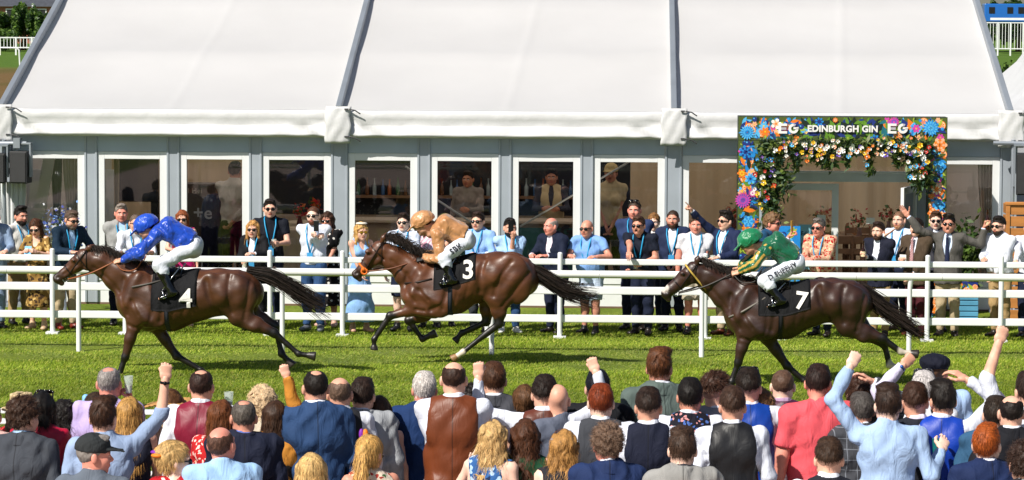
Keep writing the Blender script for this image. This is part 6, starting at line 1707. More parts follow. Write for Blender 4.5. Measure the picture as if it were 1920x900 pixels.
for i in range(n): m.box(.0 + x0 + .02, x0 + .05, .02, .5, .05 + i * zt / n, .05 + (i + 1) * zt / n - .025)
m.build('slats', PW, pl, bevel=.005); m = MB(); m.box(x0, x0 + .06, -.05, -.032, 0, zt + .04); m.box(x0 - .01, .56, -.06, .02, zt + .022, zt + .065); m.build('frame', PW, pl, bevel=.005)
bp = empty('blue_planter', (mx(1810, 570, 46.3), 46.3, 0)); tag(bp, 'square blue painted planter with a dark floral band near the wooden planter', 'planter'); ox = bp.location
zt2 = at_y(1810, 528, 46.3).z; zm = at_y(1810, 553, 46.3).z; m = MB()
for i in range(5): m.box(-.17, .17, -.17, .17, .02 + i * zm / 5, .02 + (i + 1) * zm / 5 - .012)
m.build('boards', mat('blue_paint', (.10, .34, .52), rough=.5, var=.1), bp, bevel=.006); m = MB(); m.box(-.16, .16, -.16, .16, zm + .012, zt2, FI['navy'])
floral_print(m, -.16, .16, zm + .01, zt2, -.161, rf, [], 30); m.build('band', FM, bp)
pt = empty('leafy_shrub', (mx(1816, 470, 46.3), 46.3, zt2)); tag(pt, 'bushy green shrub growing in the blue planter', 'shrub')
r_ = np.random.RandomState(4); leaves('foliage', r_.normal(0, 1, (520, 3)) * np.array([.13, .12, .22]) + np.array([0, 0, .42]), .06, GREENS, pt, r_, .5)
MB().tube([(0, 0, 0), (.02, 0, .3)], .018, 6).build('stem', WOOD, pt)
fa = empty('flower_display', (mx(118, 420, 46.6), 46.6, 0)); tag(fa, 'tall arrangement of blue, white and orange flowers near the first pillar', 'flowers'); z0 = at_y(118, 455, 46.6).z
MB().lathe([(.14, 0), (.05, .04), (.035, z0 - .2), (.10, z0 - .02), (.11, z0)], n=14).build('stand', ALU, fa, smooth=True)
r_ = np.random.RandomState(6); leaves('stems', r_.normal(0, 1, (160, 3)) * np.array([.10, .10, .10]) + np.array([0, 0, z0 + .12]), .06, GREENS, fa, r_, .25)
r_ = np.random.RandomState(7); leaves('blooms', r_.normal(0, 1, (230, 3)) * np.array([.15, .12, .13]) + np.array([-.02, 0, z0 + .27]), .028, [(.12, .2, .55), (.2, .35, .7), (.7, .7, .75), (.08, .1, .4)], fa, r_, .7)
r_ = np.random.RandomState(9); leaves('orange_blooms', r_.normal(0, 1, (50, 3)) * np.array([.05, .06, .05]) + np.array([.03, -.08, z0 + .08]), .03, [(.75, .13, .02), (.8, .25, .03)], fa, r_, .7)
sg = empty('printed_sign', (mx(1478, 500, 45.9), 45.9, 0)); tag(sg, 'blue floor-standing sign printed with a bird and flowers before the door', 'sign'); ox = sg.location
a, b_ = at_y(1456, 500, 45.9).x - ox.x, at_y(1500, 500, 45.9).x - ox.x; zt = at_y(1478, 424, 45.9).z
m = MB(); m.box(a, b_, 0, .03, .05, zt, FI['blue']); floral_print(m, a, b_, .06, zt, 0, rf, [(0, zt - .28, .14, 5, ['sky', 'white'], 'white'), (-.06, zt - .75, .12, 7, ['orange', 'yellow'], 'red')], 60); m.build('board', FM, sg)
MB().box(-.2, .2, .032, .3, .0, .04).build('foot', DARK, sg)
po = empty('poster', (mx(1511, 440, 47.85), 47.85, 0)); tag(po, 'pale blue poster with dark lettering on the closed door leaf', 'poster'); ox = po.location
a, b_ = at_y(1496, 505, ox.y), at_y(1526, 421, ox.y); MB().box(a.x - ox.x, b_.x - ox.x, 0, .012, a.z, b_.z).build('sheet', mat('poster_blue', (.28, .55, .66), rough=.5, var=.02), po)
lettering('Ed', 1507, 438, 7.5, INK, po, ox.y - .004, .001, 'lettering', .0005); lettering('Gi', 1506, 459, 6, INK, po, ox.y - .004, .001, 'lettering', .0005)
for px, py, lb in ((1540, 409, 'small white notice stuck on the closed door leaf'), (1632, 414, 'small white notice held up inside the open doorway')):
    a = at_y(px - 8, py + 6, 47.93); b_ = at_y(px + 8, py - 6, 47.93); tag(MB().box(a.x, b_.x, 47.92, 47.925, a.z, b_.z).build('paper_notice', mat('paper', (.7, .7, .66), var=0)), lb, 'notice')
for px, Y, rot, lb in ((472, 45.3, .4, 'dark metal cafe chair behind the blonde in the black blazer'), (345, 45.6, -.3, 'dark metal cafe chair behind the woman in pink'), (1230, 45.8, .2, 'dark metal cafe chair behind the men in navy'), (800, 45.7, 2.4, 'dark metal cafe chair behind the man in the olive cap')):
    ch = empty('cafe_chair', (mx(px, 560, Y), Y, 0), rot); tag(ch, lb, 'chair', 'cafe chairs outside the marquee'); IR = mat('dark_iron', (.03, .03, .032), rough=.4)
    MB().lathe([(.19, .44), (.20, .455), (.19, .47)], n=16).build('seat', IR, ch)
    for sx in (-1, 1):
        for sy in (-1, 1): MB().tube([(sx * .13, sy * .13, .44), (sx * .21, sy * .2, 0)], .010, 6).build('leg', IR, ch)
    MB().tube([(-.18, .17, .45), (-.19, .22, .84), (0, .24, .92), (.19, .22, .84), (.18, .17, .45)], .011, 6).build('backrest', IR, ch)

# ------------------------------------------------------------------ beyond the marquee
def far_rail(label, x0, x1, Y, z0, zt, n, pick=True):
    o = empty('course_rail', ((x0 + x1) / 2, Y, 0)); tag(o, label, 'rail'); cx = (x0 + x1) / 2
    for k, z in enumerate((zt - .08, z0 + .35)): MB().box(x0 - cx, x1 - cx, -.05, .05, z, z + .10).build('bar', WHITE, o)
    for i in range(n + 1): x = x0 + (x1 - x0) * i / n - cx; MB().box(x - .07, x + .07, -.08, .07, 0, zt).build('post', WHITE, o)
    if pick:
        m = MB(); x = x0
        while x < x1: m.box(x - cx - .025, x - cx + .025, -.02, .02, z0 + .3, zt - .1); x += .3
        m.build('pickets', WHITE, o)
zt = at_y(50, 70, 290).z; far_rail('distant white picket rail left of the marquee before the hedge', at_y(-60, 80, 290).x, at_y(150, 80, 290).x, 290, .3, zt, 7)
m = MB(); x = at_y(36, 100, 235).x; m.tube([(x - .15, 235, at_y(36, 90, 235).z), (x, 235, at_y(36, 93, 235).z - .05), (x + .05, 235, 0)], .06, 6); m.tube([(x - 3.0, 235, at_y(36, 90, 235).z + .03), (x - .1, 235, at_y(36, 90, 235).z)], .05, 6); tag(m.build('rail_end', WHITE), 'curved white rail end on the far green turf', 'rail')
zt = at_y(1880, 42, 320).z; far_rail('distant white rail in front of the blue horsebox', at_y(1800, 50, 320).x, at_y(1990, 50, 320).x, 320, .3, zt, 8)
def cloud(name, label, cat, x0, x1, Y0, Y1, z0, z1, n, size, trunk=None, pal=GREENS, seed=1, group=None, domes=7):
    r = np.random.RandomState(seed); cx, cy = (x0 + x1) / 2, (Y0 + Y1) / 2
    o = empty(name, (cx, cy, 0)); tag(o, label, cat, group); P = []
    for d in range(domes):
        c = np.array([r.uniform(x0, x1) - cx, r.uniform(Y0, Y1) - cy, z0 + (z1 - z0) * r.uniform(.35, .72)]); rad = np.array([(x1 - x0) / domes * r.uniform(1.0, 1.7), (Y1 - Y0) * .5, (z1 - z0) * r.uniform(.25, .42)])
        v = r.normal(0, 1, (n // domes, 3)); v /= np.linalg.norm(v, axis=1)[:, None]; P.append(c + v * rad * (r.rand(n // domes, 1) ** .35))
    P = np.concatenate(P); P = P[P[:, 2] > .05]
    leaves('crown' if trunk else 'foliage', P, size, pal, o, r, .6)
    t = MB(); t.tube([(0, 0, 0), (.1, 0, z0 + (z1 - z0) * .3), (.0, .1, z0 + (z1 - z0) * .6)], [.3, .22, .1] if trunk else [.12, .1, .05], 8); t.build('trunk' if trunk else 'stems', WOOD, o, smooth=True)
    return o
HX0, HX1 = at_y(-90, 50, 315).x, at_y(170, 50, 315).x; zh = at_y(40, 24, 315).z
HP = [(.05, .11, .015), (.08, .16, .02), (.12, .20, .03), (.03, .07, .012)]
cloud('hedge', 'long clipped dark green hedge beyond the distant picket rail', 'hedge', HX0, HX1, 312, 316, .0, at_y(40, 58, 315).z + .5, 5200, .22, None, HP, 2, None, 16)
for i, (px, w, top, lb) in enumerate(((5, 34, 28, 'leafy tree behind the hedge at the picture edge'), (44, 26, 6, 'taller leafy tree with a peaked crown behind the hedge'), (78, 34, 24, 'leafy tree behind the hedge beside the marquee roof'), (112, 34, 22, 'leafy tree half hidden by the marquee roof'))):
    a, b_ = at_y(px - w / 2, 40, 322).x, at_y(px + w / 2, 40, 322).x; cloud('broadleaf_tree', lb, 'tree', a, b_, 320, 324, .5, at_y(px, top, 322).z + .4, 2600, .2, True, HP, 30 + i, 'trees behind the hedge', 8)
bl = empty('brick_house', (at_y(30, 10, 380).x, 380, 0)); tag(bl, 'low brick building with a dark slate roof far behind the hedge', 'house'); ox = bl.location
w0, w1 = at_y(-80, 10, 380).x - ox.x, at_y(118, 10, 380).x - ox.x; ze = at_y(30, 12, 380).z
MB().box(w0, w1, 0, 8, 0, ze).build('wall', mat('brick', (.34, .13, .08), rough=.8, var=.15, vscale=6), bl)
MB().hexa([(w0 - .4, -.5, ze + .02), (w1 + .4, -.5, ze + .02), (w1 + .4, 8.5, ze + .02), (w0 - .4, 8.5, ze + .02), (w0 - .4, 3.6, ze + 3), (w1 + .4, 3.6, ze + 3), (w1 + .4, 4.4, ze + 3), (w0 - .4, 4.4, ze + 3)]).build('roof', mat('slate', (.05, .055, .07), rough=.6, var=.1), bl)
for px in (78, 20, -20):
    x = at_y(px, 14, 380).x - ox.x; f_ = MB().box(x - .6, x + .6, -.06, -.01, 1.5, ze - .25).build('window', FRAMEW, bl); MB().box(x - .45, x + .45, -.08, -.065, 1.6, ze - .4).build('pane', mat('dark_pane', (.02, .025, .03), rough=.1, var=0), f_)
x = at_y(62, 20, 326).x; tag(MB().tube([(x, 326, 0), (x, 326, at_y(62, 6, 326).z)], .12, 8).build('white_pole', WHITE), 'plain white pole standing in the hedge', 'pole')
# blue horsebox on the right
HY = 335; hb = empty('horsebox', (at_y(1890, 30, HY).x, HY, 0)); tag(hb, 'bright blue horsebox lorry parked far beyond the marquee', 'lorry'); ox = hb.location
w0, w1 = at_y(1846, 30, HY).x - ox.x, at_y(1960, 30, HY).x - ox.x; z0, z1 = at_y(1890, 41, HY).z, at_y(1890, 7, HY).z
BL = mat('blue_lorry_paint', (.01, .13, .48), rough=.25, coat=.5, var=.02)
MB().box(w0, w1, 0, 2.5, z0, z1).build('body', BL, hb, bevel=.08); MB().box(w0 + .6, w1 - .1, -.006, -.002, z0 + .18, z0 + .42).build('stripe', WHITE, hb)
for t in (.12, .42, .6, .8):
    x = w0 + (w1 - w0) * t; wn = MB().box(x - .3, x + .3, -.05, -.01, z1 - 1.0, z1 - .35).build('window', DARK, hb)
for x in (w0 + 1.0, w1 - 1.0):
    m = MB(); m.lathe([(.1, -.14), (.5, -.14), (.5, .14), (.1, .14)], (0, 0, 0), 16); m.xform(Matrix.Translation((x, .2, z0)) @ Matrix.Rotation(R(90), 4, 'X')); m.build('wheel', DARK, hb)
for i, (px, w, top, bot, Y, lb) in enumerate(((1858, 60, -4, 30, 350, 'dark leafy tree behind the blue horsebox'), (1910, 60, -6, 30, 352, 'broad dark tree behind the cab of the blue horsebox'))):
    a, b_ = at_y(px - w / 2, 10, Y).x, at_y(px + w / 2, 10, Y).x; cloud('broadleaf_tree', lb, 'tree', a, b_, Y - 3, Y + 3, .5, at_y(px, top, Y).z, 2600, .25, True, HP[:1] + HP[3:], 50 + i, 'trees behind the horsebox', 8)
for i, (px, w, top, lb) in enumerate(((1884, 22, 122, 'low dark bush beside the marquee gable'), (1906, 26, 116, 'taller dark bush on the dry grass beyond the marquee'), (1930, 24, 122, 'low dark bush at the picture edge beyond the marquee'))):
    Y = 160; a, b_ = at_y(px - w / 2, 130, Y).x, at_y(px + w / 2, 130, Y).x; cloud('gorse_bush', lb, 'bush', a, b_, Y - .8, Y + .8, 0, at_y(px, top, Y).z, 900, .09, None, HP, 70 + i, 'bushes beyond the marquee', 5)
nm = empty('small_marquee', (at_y(2000, 300, 64).x, 64, 0)); tag(nm, 'white pointed neighbouring marquee at the picture edge', 'marquee'); ox = nm.location
ze = at_y(1862, 212, 62).z; w = at_y(2000, 300, 62).x - at_y(1862, 300, 62).x; zp = at_y(2000, 62, 67).z + .3
m = MB(); c4 = [(-w, -2, ze), (w, -2, ze), (w, 8, ze), (-w, 8, ze)]
for i in range(4):
    a, b_ = Vector(c4[i]), Vector(c4[(i + 1) % 4]); q = Vector((0, 3, zp)); prev = [a, b_]
    for t in (.33, .66, 1.0):
        s_ = Vector((0, 0, -.35 * math.sin(t * math.pi))); nx2 = [a.lerp(q, t) + s_, b_.lerp(q, t) + s_]; m.poly([prev[0], prev[1], nx2[1], nx2[0]]) if t < 1 else m.poly([prev[0], prev[1], q]); prev = nx2
m.build('roof', PVCV, nm); m = MB()
for i in range(4): a, b_ = c4[i], c4[(i + 1) % 4]; m.poly([a, b_, (b_[0], b_[1], ze - .35), (a[0], a[1], ze - .35)])
m.build('valance', PVCV, nm); m = MB(); m.box(-w + .1, w - .1, -1.9, -1.85, .02, ze - .355); m.box(-w + .06, -w + .1, -1.84, 7.9, .02, ze - .355); m.build('wall', mat('grey_wall', (.35, .36, .38), rough=.6), nm)
# ------------------------------------------------------------------ things people hold
def hold(J, s, kind, label, group=None, tilt=(0, 0), c=None):
    p = J['hand_w'][s]; r = (tilt[0], tilt[1], J['yaw'])
    if kind == 'phone':
        o = MB().box(-.037, .037, -.005, .005, -.072, .078).build('phone', mat('phone_case', c or '#101014', rough=.3), loc=p, bevel=.003); cat = 'phone'
    elif kind == 'glass':
        m = MB(); m.lathe([(.026, -.06), (.036, .07), (.034, .07), (.025, -.055)], n=14); o = m.build('plastic_cup', CLEARCUP, smooth=40); o.location = p
        d = MB(); d.lathe([(.024, -.054), (.028, .0)], n=12); d.build('drink', mat('drink', c or '#c9a45a', rough=.1), o, smooth=40); cat = 'cup'
    elif kind == 'bottle':
        m = MB(); bottle_mesh(m, (0, 0, -.10), .95); o = m.build('beer_bottle', mat('amber_glass', '#2a1208', rough=.1, var=0), smooth=40); o.location = p; cat = 'bottle'
        q = MB(); q.lathe([(.0345, -.04), (.0345, .03)], n=12); q.build('bottle_label', mat('bottle_label', '#d8c9a0', rough=.6), o, smooth=40)
    elif kind == 'paper':
        o = MB().box(-.05, .05, -.002, .002, -.07, .07).build('racecard', mat('racecard_paper', c or '#e6e4dc', rough=.6), loc=p); cat = 'leaflet'
    o.rotation_euler = r; tag(o, label, cat, group); return o
LAN = mat('lanyard_ribbon', '#1d9bd0', rough=.5)
SK = dict(a='#d89f86', b='#e2ae96', c='#cf8f78', d='#e9c0ac', e='#dc8f7c', f='#b67a5c')
W = cloth('#d3d7e4'); WS = cloth('#d8dbe6'); LB = cloth('#a8c8ee'); NAVY = cloth('#161c30'); NAVY2 = cloth('#1f2a48'); BLK = cloth('#121216'); KHAKI = cloth('#a98d63'); STONE = cloth('#b5a283'); JEAN = cloth('#2f4d78'); DTR = cloth('#1a2138'); CHAR = cloth('#3a3d44')
SH = ('shades',); LY = ('lanyard', LAN)
def far(label, px, py, Y, turn=0, **kw):
    """spectator behind the white fence; turn > 0 looks towards the left edge of the picture"""
    kw.setdefault('shoes', '#1c1512'); kw.setdefault('group', 'spectators along the far fence')
    kw.setdefault('skin', SK['b']); return person(label, px, py, Y=Y, yaw=180 - turn, **kw)
R1, R2, R3 = 44.12, 44.7, 45.4
far('man in a pale blue-grey suit, cut off by the picture edge', -12, 392, R1, -20, lean=10, arms=('rail', 'railw'), hair=('short', '#3a2a20'), layers=[('shirt', W), ('jacket', cloth('#7f93b0'))], bottom=('trousers', cloth('#7f93b0')))
far('dark-haired bearded man in an open white shirt and lanyard, looking across', 38, 390, R2, -45, lean=4, arms=('low', 'down'), hair=('quiff', '#1d1614'), extras=[('beard', '#241a16'), LY], layers=[('shirt', cloth('#d5d2cc'), {'open': 1})], bottom=('trousers', KHAKI), skin=SK['c'])
J = far('woman in a gold and brown patterned dress reading a blue racecard', 68, 412, R1 - .05, 10, f=1, lean=6, arms=('holdhi', 'holdhi'), head=(0, -20, 0), hair=('long', '#4a2a18'), extras=[SH], layers=[('dress', cloth('#8a6a35', 'paisley', '#3c2a18', '#c9a868', 1.2), {'hem': .36, 'flare': .17, 'sleeve': .8})], bottom=None, shoes='#c9a888', skin=SK['b'])
hold(J, 1, 'paper', 'light blue racecard held up by the woman in the patterned dress', tilt=(.3, 0), c='#79b8e0')
far('grey-bearded man in a navy jacket and sunglasses leaning on the fence', 133, 396, R1, -40, lean=17, b=1.1, arms=('railw', 'rail'), head=(-5, -12, 0), hair=('short', '#5a4a40'), extras=[SH, ('beard', '#6a5a50'), LY], layers=[('shirt', LB, {'open': 1}), ('jacket', cloth('#12283c'))], bottom=('trousers', STONE), shoes='#7a2a1c', skin=SK['a'])
far('older grey-haired man in a light grey blazer with a dark bow tie', 227, 384, R2, -15, hair=('short', '#8a8078'), arms=('low', 'low'), extras=[LY], layers=[('shirt', LB), ('jacket', cloth('#9a9a98'))], bottom=('trousers', NAVY), skin=SK['e'])
far('bald man in sunglasses and a white shirt behind the blue jockey', 254, 403, R1, -20, b=1.1, lean=16, arms=('rail', 'rail'), hair=('buzz', '#6a5a50'), extras=[SH, LY], layers=[('shirt', WS, {'sleeve': 1.3})], bottom=('trousers', DTR), shoes='#a02a20', skin=SK['a'])
far('laughing auburn woman in sunglasses and a bright pink dress', 342, 396, R2, 0, f=1, arms=('down', 'hold'), hair=('long', '#8a4a26'), mouth=True, extras=[SH], layers=[('dress', cloth('#c2186a', 'satin'), {'hem': .52, 'flare': .16})], shoes='#c9a090')
J = far('blonde woman in sunglasses and a black blazer holding up a cup', 475, 415, R1, 15, f=1, lean=10, arms=('rail', 'hold'), head=(-10, 0, 0), hair=('bob', '#b98a50'), extras=[SH, LY], layers=[('shirt', W), ('jacket', BLK)], bottom=('trousers', BLK))
hold(J, 1, 'glass', 'plastic cup held by the blonde woman in the black blazer', 'drinks held by spectators')
J = far('tall man in sunglasses and a navy polo shirt holding a drink', 506, 375, R2, -10, b=1.08, arms=('hold', 'low'), hair=('short', '#1d1512'), extras=[SH, LY], layers=[('polo', cloth('#10141f'))], bottom=('trousers', DTR), skin=SK['b'])
hold(J, 0, 'glass', 'plastic cup held by the tall man in the navy polo', 'drinks held by spectators')
J = far('bald bearded man in a white shirt and jeans filming on a phone', 588, 388, R1 + .05, 12, b=1.05, arms=((602, 440, -.30, 'grip', (.6, 0, -1), (0, 0, -1)), (588, 437, -.34, 'grip', (-.6, 0, -1), (0, 0, -1))), hair=('buzz', '#5a3a2a'), extras=[SH, ('beard', '#5a3220'), LY], layers=[('shirt', W)], bottom=('jeans', JEAN), shoes='#5a5f68', skin=SK['d'])
o = hold(J, 1, 'phone', 'black phone held up by the bald bearded man'); o.location = at_y(593, 424, J['root'].y - .40)
far('long-haired brunette in sunglasses and a black polka-dot dress', 615, 399, R2 + .1, 15, f=1, arms=('low', 'down'), hair=('long', '#3a2416'), extras=[SH], layers=[('dress', cloth('#0d0d10', 'polka', '#d8d4cc', '#d8d4cc'), {'hem': .34, 'flare': .2, 'sleeve': .8})], shoes='#c9a090', skin=SK['c'])
J = far('blonde woman in a pale blue dress with yellow mirrored glasses', 677, 420, R1, -25, f=1, lean=5, arms=('hold', 'low'), hair=('wavy', '#c9a060'), extras=[('shades', '#8a6a10'), ('band', 'hair_band', [(0, .0, .128, .085, .02, .018)], mat('hair_band', '#e0d8cc'))], layers=[('dress', cloth('#86aede'), {'hem': .18, 'flare': .20})], shoes='#c99a88', skin=SK['b'])
hold(J, 0, 'phone', 'dark phone held by the woman in the pale blue dress', tilt=(.6, 0))
far('man in sunglasses, pale shirt and navy shorts behind the second horse', 757, 401, R1 + .1, 10, arms=('rail', 'down'), hair=('short', '#2a1a14'), extras=[SH, LY], layers=[('shirt', cloth('#cdd6ea'))], bottom=('shorts', DTR), skin=SK['d'], shoes='#15151a')
far('woman in a pink and white top half hidden by the copper jockey', 806, 414, R2, 0, f=1, arms=('hold', 'rail'), hair=('long', '#5a3a24'), layers=[('shirt', cloth('#d8a6b8', 'stripe', '#e6dce0'))], bottom=('trousers', cloth('#c9c4bc')), skin=SK['e'])
J = far('man in an olive cap holding a phone behind the copper jockey', 834, 404, R2 + .2, 0, arms=((852, 428, -.3, 'grip', (.6, 0, -1), (0, 0, -1)), 'low'), hair=('short', '#2a2018'), extras=[('cap', cloth('#6d6a38'))], layers=[('tee', cloth('#8f99a8'))], bottom=('shorts', cloth('#4a4a44')), skin=SK['b'])
hold(J, 0, 'phone', 'dark phone raised by the man in the olive cap')
J = far('smiling man in sunglasses and a light blue shirt with navy collar band', 897, 399, R1 + .1, 20, b=1.08, lean=4, arms=('hold', 'low'), hair=('short', '#33221a'), extras=[SH, LY], layers=[('shirt', cloth('#8fb4e6'), {'open': 1})], bottom=('trousers', CHAR), skin=SK['b'])
J = far('dark bearded man in rolled light blue sleeves photographing with a phone', 956, 412, R1, -12, lean=4, b=1.05, arms=('low', (962, 437, -.24, 'grip', (-.5, 0, -1), (0, 0, -1))), hair=('fade', '#15110f'), extras=[('beard', '#15110f'), LY], layers=[('shirt', LB, {'sleeve': 1.25})], bottom=('jeans', JEAN), shoes='#d8d8d8', skin=SK['a'])
o = hold(J, 1, 'phone', 'black phone held to the eye of the dark bearded man'); o.location = at_y(958, 426, J['root'].y - .26)
far('old balding man in a navy blazer and checked shirt looking away', 1034, 409, R1, 35, lean=10, arms=('rail', 'rail'), head=(15, 0, 0), hair=('balding', '#9a9088'), layers=[('shirt', cloth('#dfe6f0', 'check', '#c0506a', sc=.6)), ('jacket', cloth('#151d33'))], bottom=('trousers', DTR), skin=SK['e'])
far('big bald man in sunglasses, light blue polo and white shorts', 1101, 413, R1 - .05, 25, b=1.24, lean=13, arms=('railw', 'rail'), hair=('bald', '#000000'), extras=[SH, LY], layers=[('polo', cloth('#7ba3dc'))], bottom=('shorts', cloth('#c3d3ea')), skin=SK['c'], shoes='#101014')
far('tall man in a navy sweater with sunglasses pushed up on his head', 1190, 378, R2, 10, b=1.1, arms=('low', 'low'), hair=('buzz', '#4a3a30'), extras=[('shades', '#08080a', 1), LY], layers=[('sweater', cloth('#28375c'))], bottom=('trousers', DTR), skin=SK['e'])
J = far('shouting man in a navy polo reaching one arm down over the fence', 1198, 407, R1 - .1, 20, b=1.15, lean=18, arms=('hold', (1181, 500, -.95, 'relax', (-.8, 0, -.3), (0, 0, -1))), mouth=True, hair=('short', '#4a3024'), extras=[SH, LY], layers=[('polo', cloth('#121828'))], bottom=('trousers', DTR), skin=SK['c'])
hold(J, 0, 'glass', 'plastic cup held by the shouting man in the navy polo', 'drinks held by spectators')
far('young woman with hair tied up, peering between the men in navy', 1226, 402, R3, 5, f=1, arms=('down', 'down'), hair=('bun', '#8a6238'), layers=[('shirt', cloth('#d8d4d4'))], bottom=('trousers', DTR), skin=SK['d'])
far('bald bearded man in a navy blazer over a white shirt with lanyard', 1262, 395, R2 - .1, 8, arms=('low', 'low'), hair=('buzz', '#3a2a20'), extras=[('beard', '#4a3020'), LY], layers=[('shirt', WS, {'open': 1}), ('jacket', NAVY2, {'vw': .12})], bottom=('trousers', DTR), skin=SK['c'])
far('man in a white polo shirt and pale shorts beside the pointing man', 1305, 406, R1, 0, b=1.12, arms=('low', 'down'), hair=('short', '#5a4636'), extras=[LY], layers=[('polo', cloth('#d6d4da'))], bottom=('shorts', cloth('#b3a996')), skin=SK['e'], shoes='#101014')
J = far('man in a navy blazer pointing a raised arm towards the winner', 1362, 399, R1 - .05, 40, arms=('rail', (1281, 379, -.15, 'point', (1, 0, -.35), (0, 1, -.3))), head=(12, 4, 0), hair=('quiff', '#1d1512'), extras=[SH, LY], layers=[('shirt', WS, {'open': 1}), ('jacket', cloth('#1a2546'), {'vw': .12})], bottom=('trousers', STONE), shoes='#5a2a18', skin=SK['b'])
hold(J, 0, 'glass', 'plastic cup held by the pointing man in the navy blazer', 'drinks held by spectators')
J = far('sandy-haired man in glasses and a teal jacket holding a phone sideways', 1447, 403, R1, -65, lean=12, arms=((1484, 437, -.05, 'grip', (.4, 0, -1), (0, 0, -1)), 'rail'), hair=('curly', '#7a5c40'), extras=[SH], layers=[('shirt', W), ('jacket', cloth('#1f4a6c'))], bottom=('trousers', DTR), skin=SK['e'])
o = hold(J, 0, 'phone', 'yellow-cased phone held by the sandy-haired man', c='#c99a3a'); o.location = at_y(1485, 424, J['root'].y - .08)
far('grey-haired man in sunglasses and a red paisley shirt, hands clasped on the fence', 1536, 411, R1 - .05, 30, b=1.16, lean=14, arms=('clasp', 'clasp'), hair=('short', '#6a6460'), extras=[SH, LY], layers=[('shirt', cloth('#c99a80', 'paisley', '#a8201c', '#d8c09a', .9))], bottom=('trousers', DTR), skin=SK['e'])
J = far('shouting man in a dark suit, one hand to his head, holding a beer bottle', 1648, 418, R1, 30, lean=6, arms=((1667, 437, -.12, 'flat', (1, 0, -.6), (0, 0, 1)), (1619, 480, -.32, 'grip', (-.6, 0, -1), (0, 0, 1))), mouth=True, hair=('short', '#2a1a14'), extras=[('beard', '#3a241a')], layers=[('shirt', WS), ('jacket', cloth('#181b2c'))], bottom=('trousers', KHAKI), skin=SK['b'])
hold(J, 1, 'bottle', 'brown beer bottle held by the shouting man in the dark suit')
far('bald man in a pale blue shirt standing behind the tweed jacket', 1687, 397, R2 + .1, 30, arms=('down', 'low'), hair=('buzz', '#7a5a44'), extras=[LY, ('beard', '#a87a5a')], layers=[('shirt', cloth('#cfdcf2'))], bottom=('trousers', DTR), skin=SK['b'])
J = far('man in a brown tweed jacket and red striped tie holding a paper', 1720, 411, R1 + .1, 35, arms=('low', 'hold'), mouth=True, hair=('short', '#2a1c16'), extras=[('tie', cloth('#8a1a2c', 'stripe', '#c9b8b8', sc=.5))], layers=[('shirt', W), ('jacket', cloth('#4a3c2e'))], bottom=('trousers', cloth('#4a1a22')), shoes='#6a3018', skin=SK['b'])
hold(J, 1, 'paper', 'folded white paper held by the man in tweed')
far('man in sunglasses looking over the shoulder of the cheering grey suit', 1755, 398, R2 + .2, 5, arms=('down', 'down'), hair=('short', '#4a3020'), extras=[SH], layers=[('shirt', cloth('#dbe2f0')), ('jacket', cloth('#3c3c44'))], bottom=('trousers', DTR), skin=SK['d'])
J = far('cheering man in a grey suit and navy tie with both arms thrown up', 1779, 405, R1 + .05, 12, arms=((1847, 418, -.05, 'grip', (.6, 0, -1), (-1, -.2, 0)), (1697, 398, -.05, 'flat', (-.6, 0, -1), (0, 1, 0))), mouth=True, head=(0, 6, 0), hair=('quiff', '#1d1512'), extras=[SH, ('tie', cloth('#141c3c', 'satin'))], layers=[('shirt', cloth('#c9d8f0')), ('jacket', cloth('#56534f'), {'vw': .12})], bottom=('trousers', STONE), skin=SK['c'], shoes='#1c1512')
hold(J, 0, 'bottle', 'brown beer bottle raised by the cheering man in the grey suit')
far('bearded man in sunglasses and a white shirt beside the wooden planter', 1874, 408, R1, 40, b=1.12, lean=5, arms=('low', 'hold'), hair=('fade', '#1d1614'), extras=[SH, ('beard', '#2a1c16')], layers=[('shirt', WS)], bottom=('trousers', KHAKI), skin=SK['b'])
far('man in a white shirt and navy trousers cut off at the picture edge', 1933, 412, R1, 10, lean=5, arms=('low', (1903, 497, -.5, 'relax', (-.8, 0, -.5), (0, 0, -1))), hair=('short', '#2a1a14'), layers=[('shirt', WS)], bottom=('trousers', DTR), skin=SK['b'])
# inside the marquee
IN = dict(group='people inside the marquee')
person('man with his back turned in a white shirt and black trousers inside the marquee', 440, 305, Y=MY + 1.3, yaw=-10, arms=('low', 'back'), hair=('short', '#15110f'), layers=[('shirt', cloth('#cfc7bb'))], bottom=('trousers', BLK), skin=SK['c'], **IN)
person('young woman in a cap and cream short-sleeved top inside the marquee', 1146, 309, Y=MY + 1.2, yaw=170, f=1, arms=('low', 'low'), hair=('pony', '#3a2818'), extras=[('cap', cloth('#c9b07a'))], layers=[('tee', cloth('#cdb892'))], bottom=('trousers', BLK), skin=SK['c'], **IN)
person('dark-haired bartender in a cream apron behind the bar', 1034, 318, Y=MY + 4.0, yaw=180, arms=('hold', 'hold'), hair=('short', '#15110f'), layers=[('shirt', cloth('#3a3c48')), ('waistcoat', cloth('#c9b48c'))], bottom=('trousers', BLK), skin=SK['f'], **IN)
person('bartender in a dark shirt at the far end of the bar', 878, 322, Y=MY + 4.1, yaw=165, arms=('hold', 'down'), hair=('short', '#2a1c14'), layers=[('shirt', cloth('#8a8078'))], bottom=('trousers', BLK), skin=SK['f'], **IN)

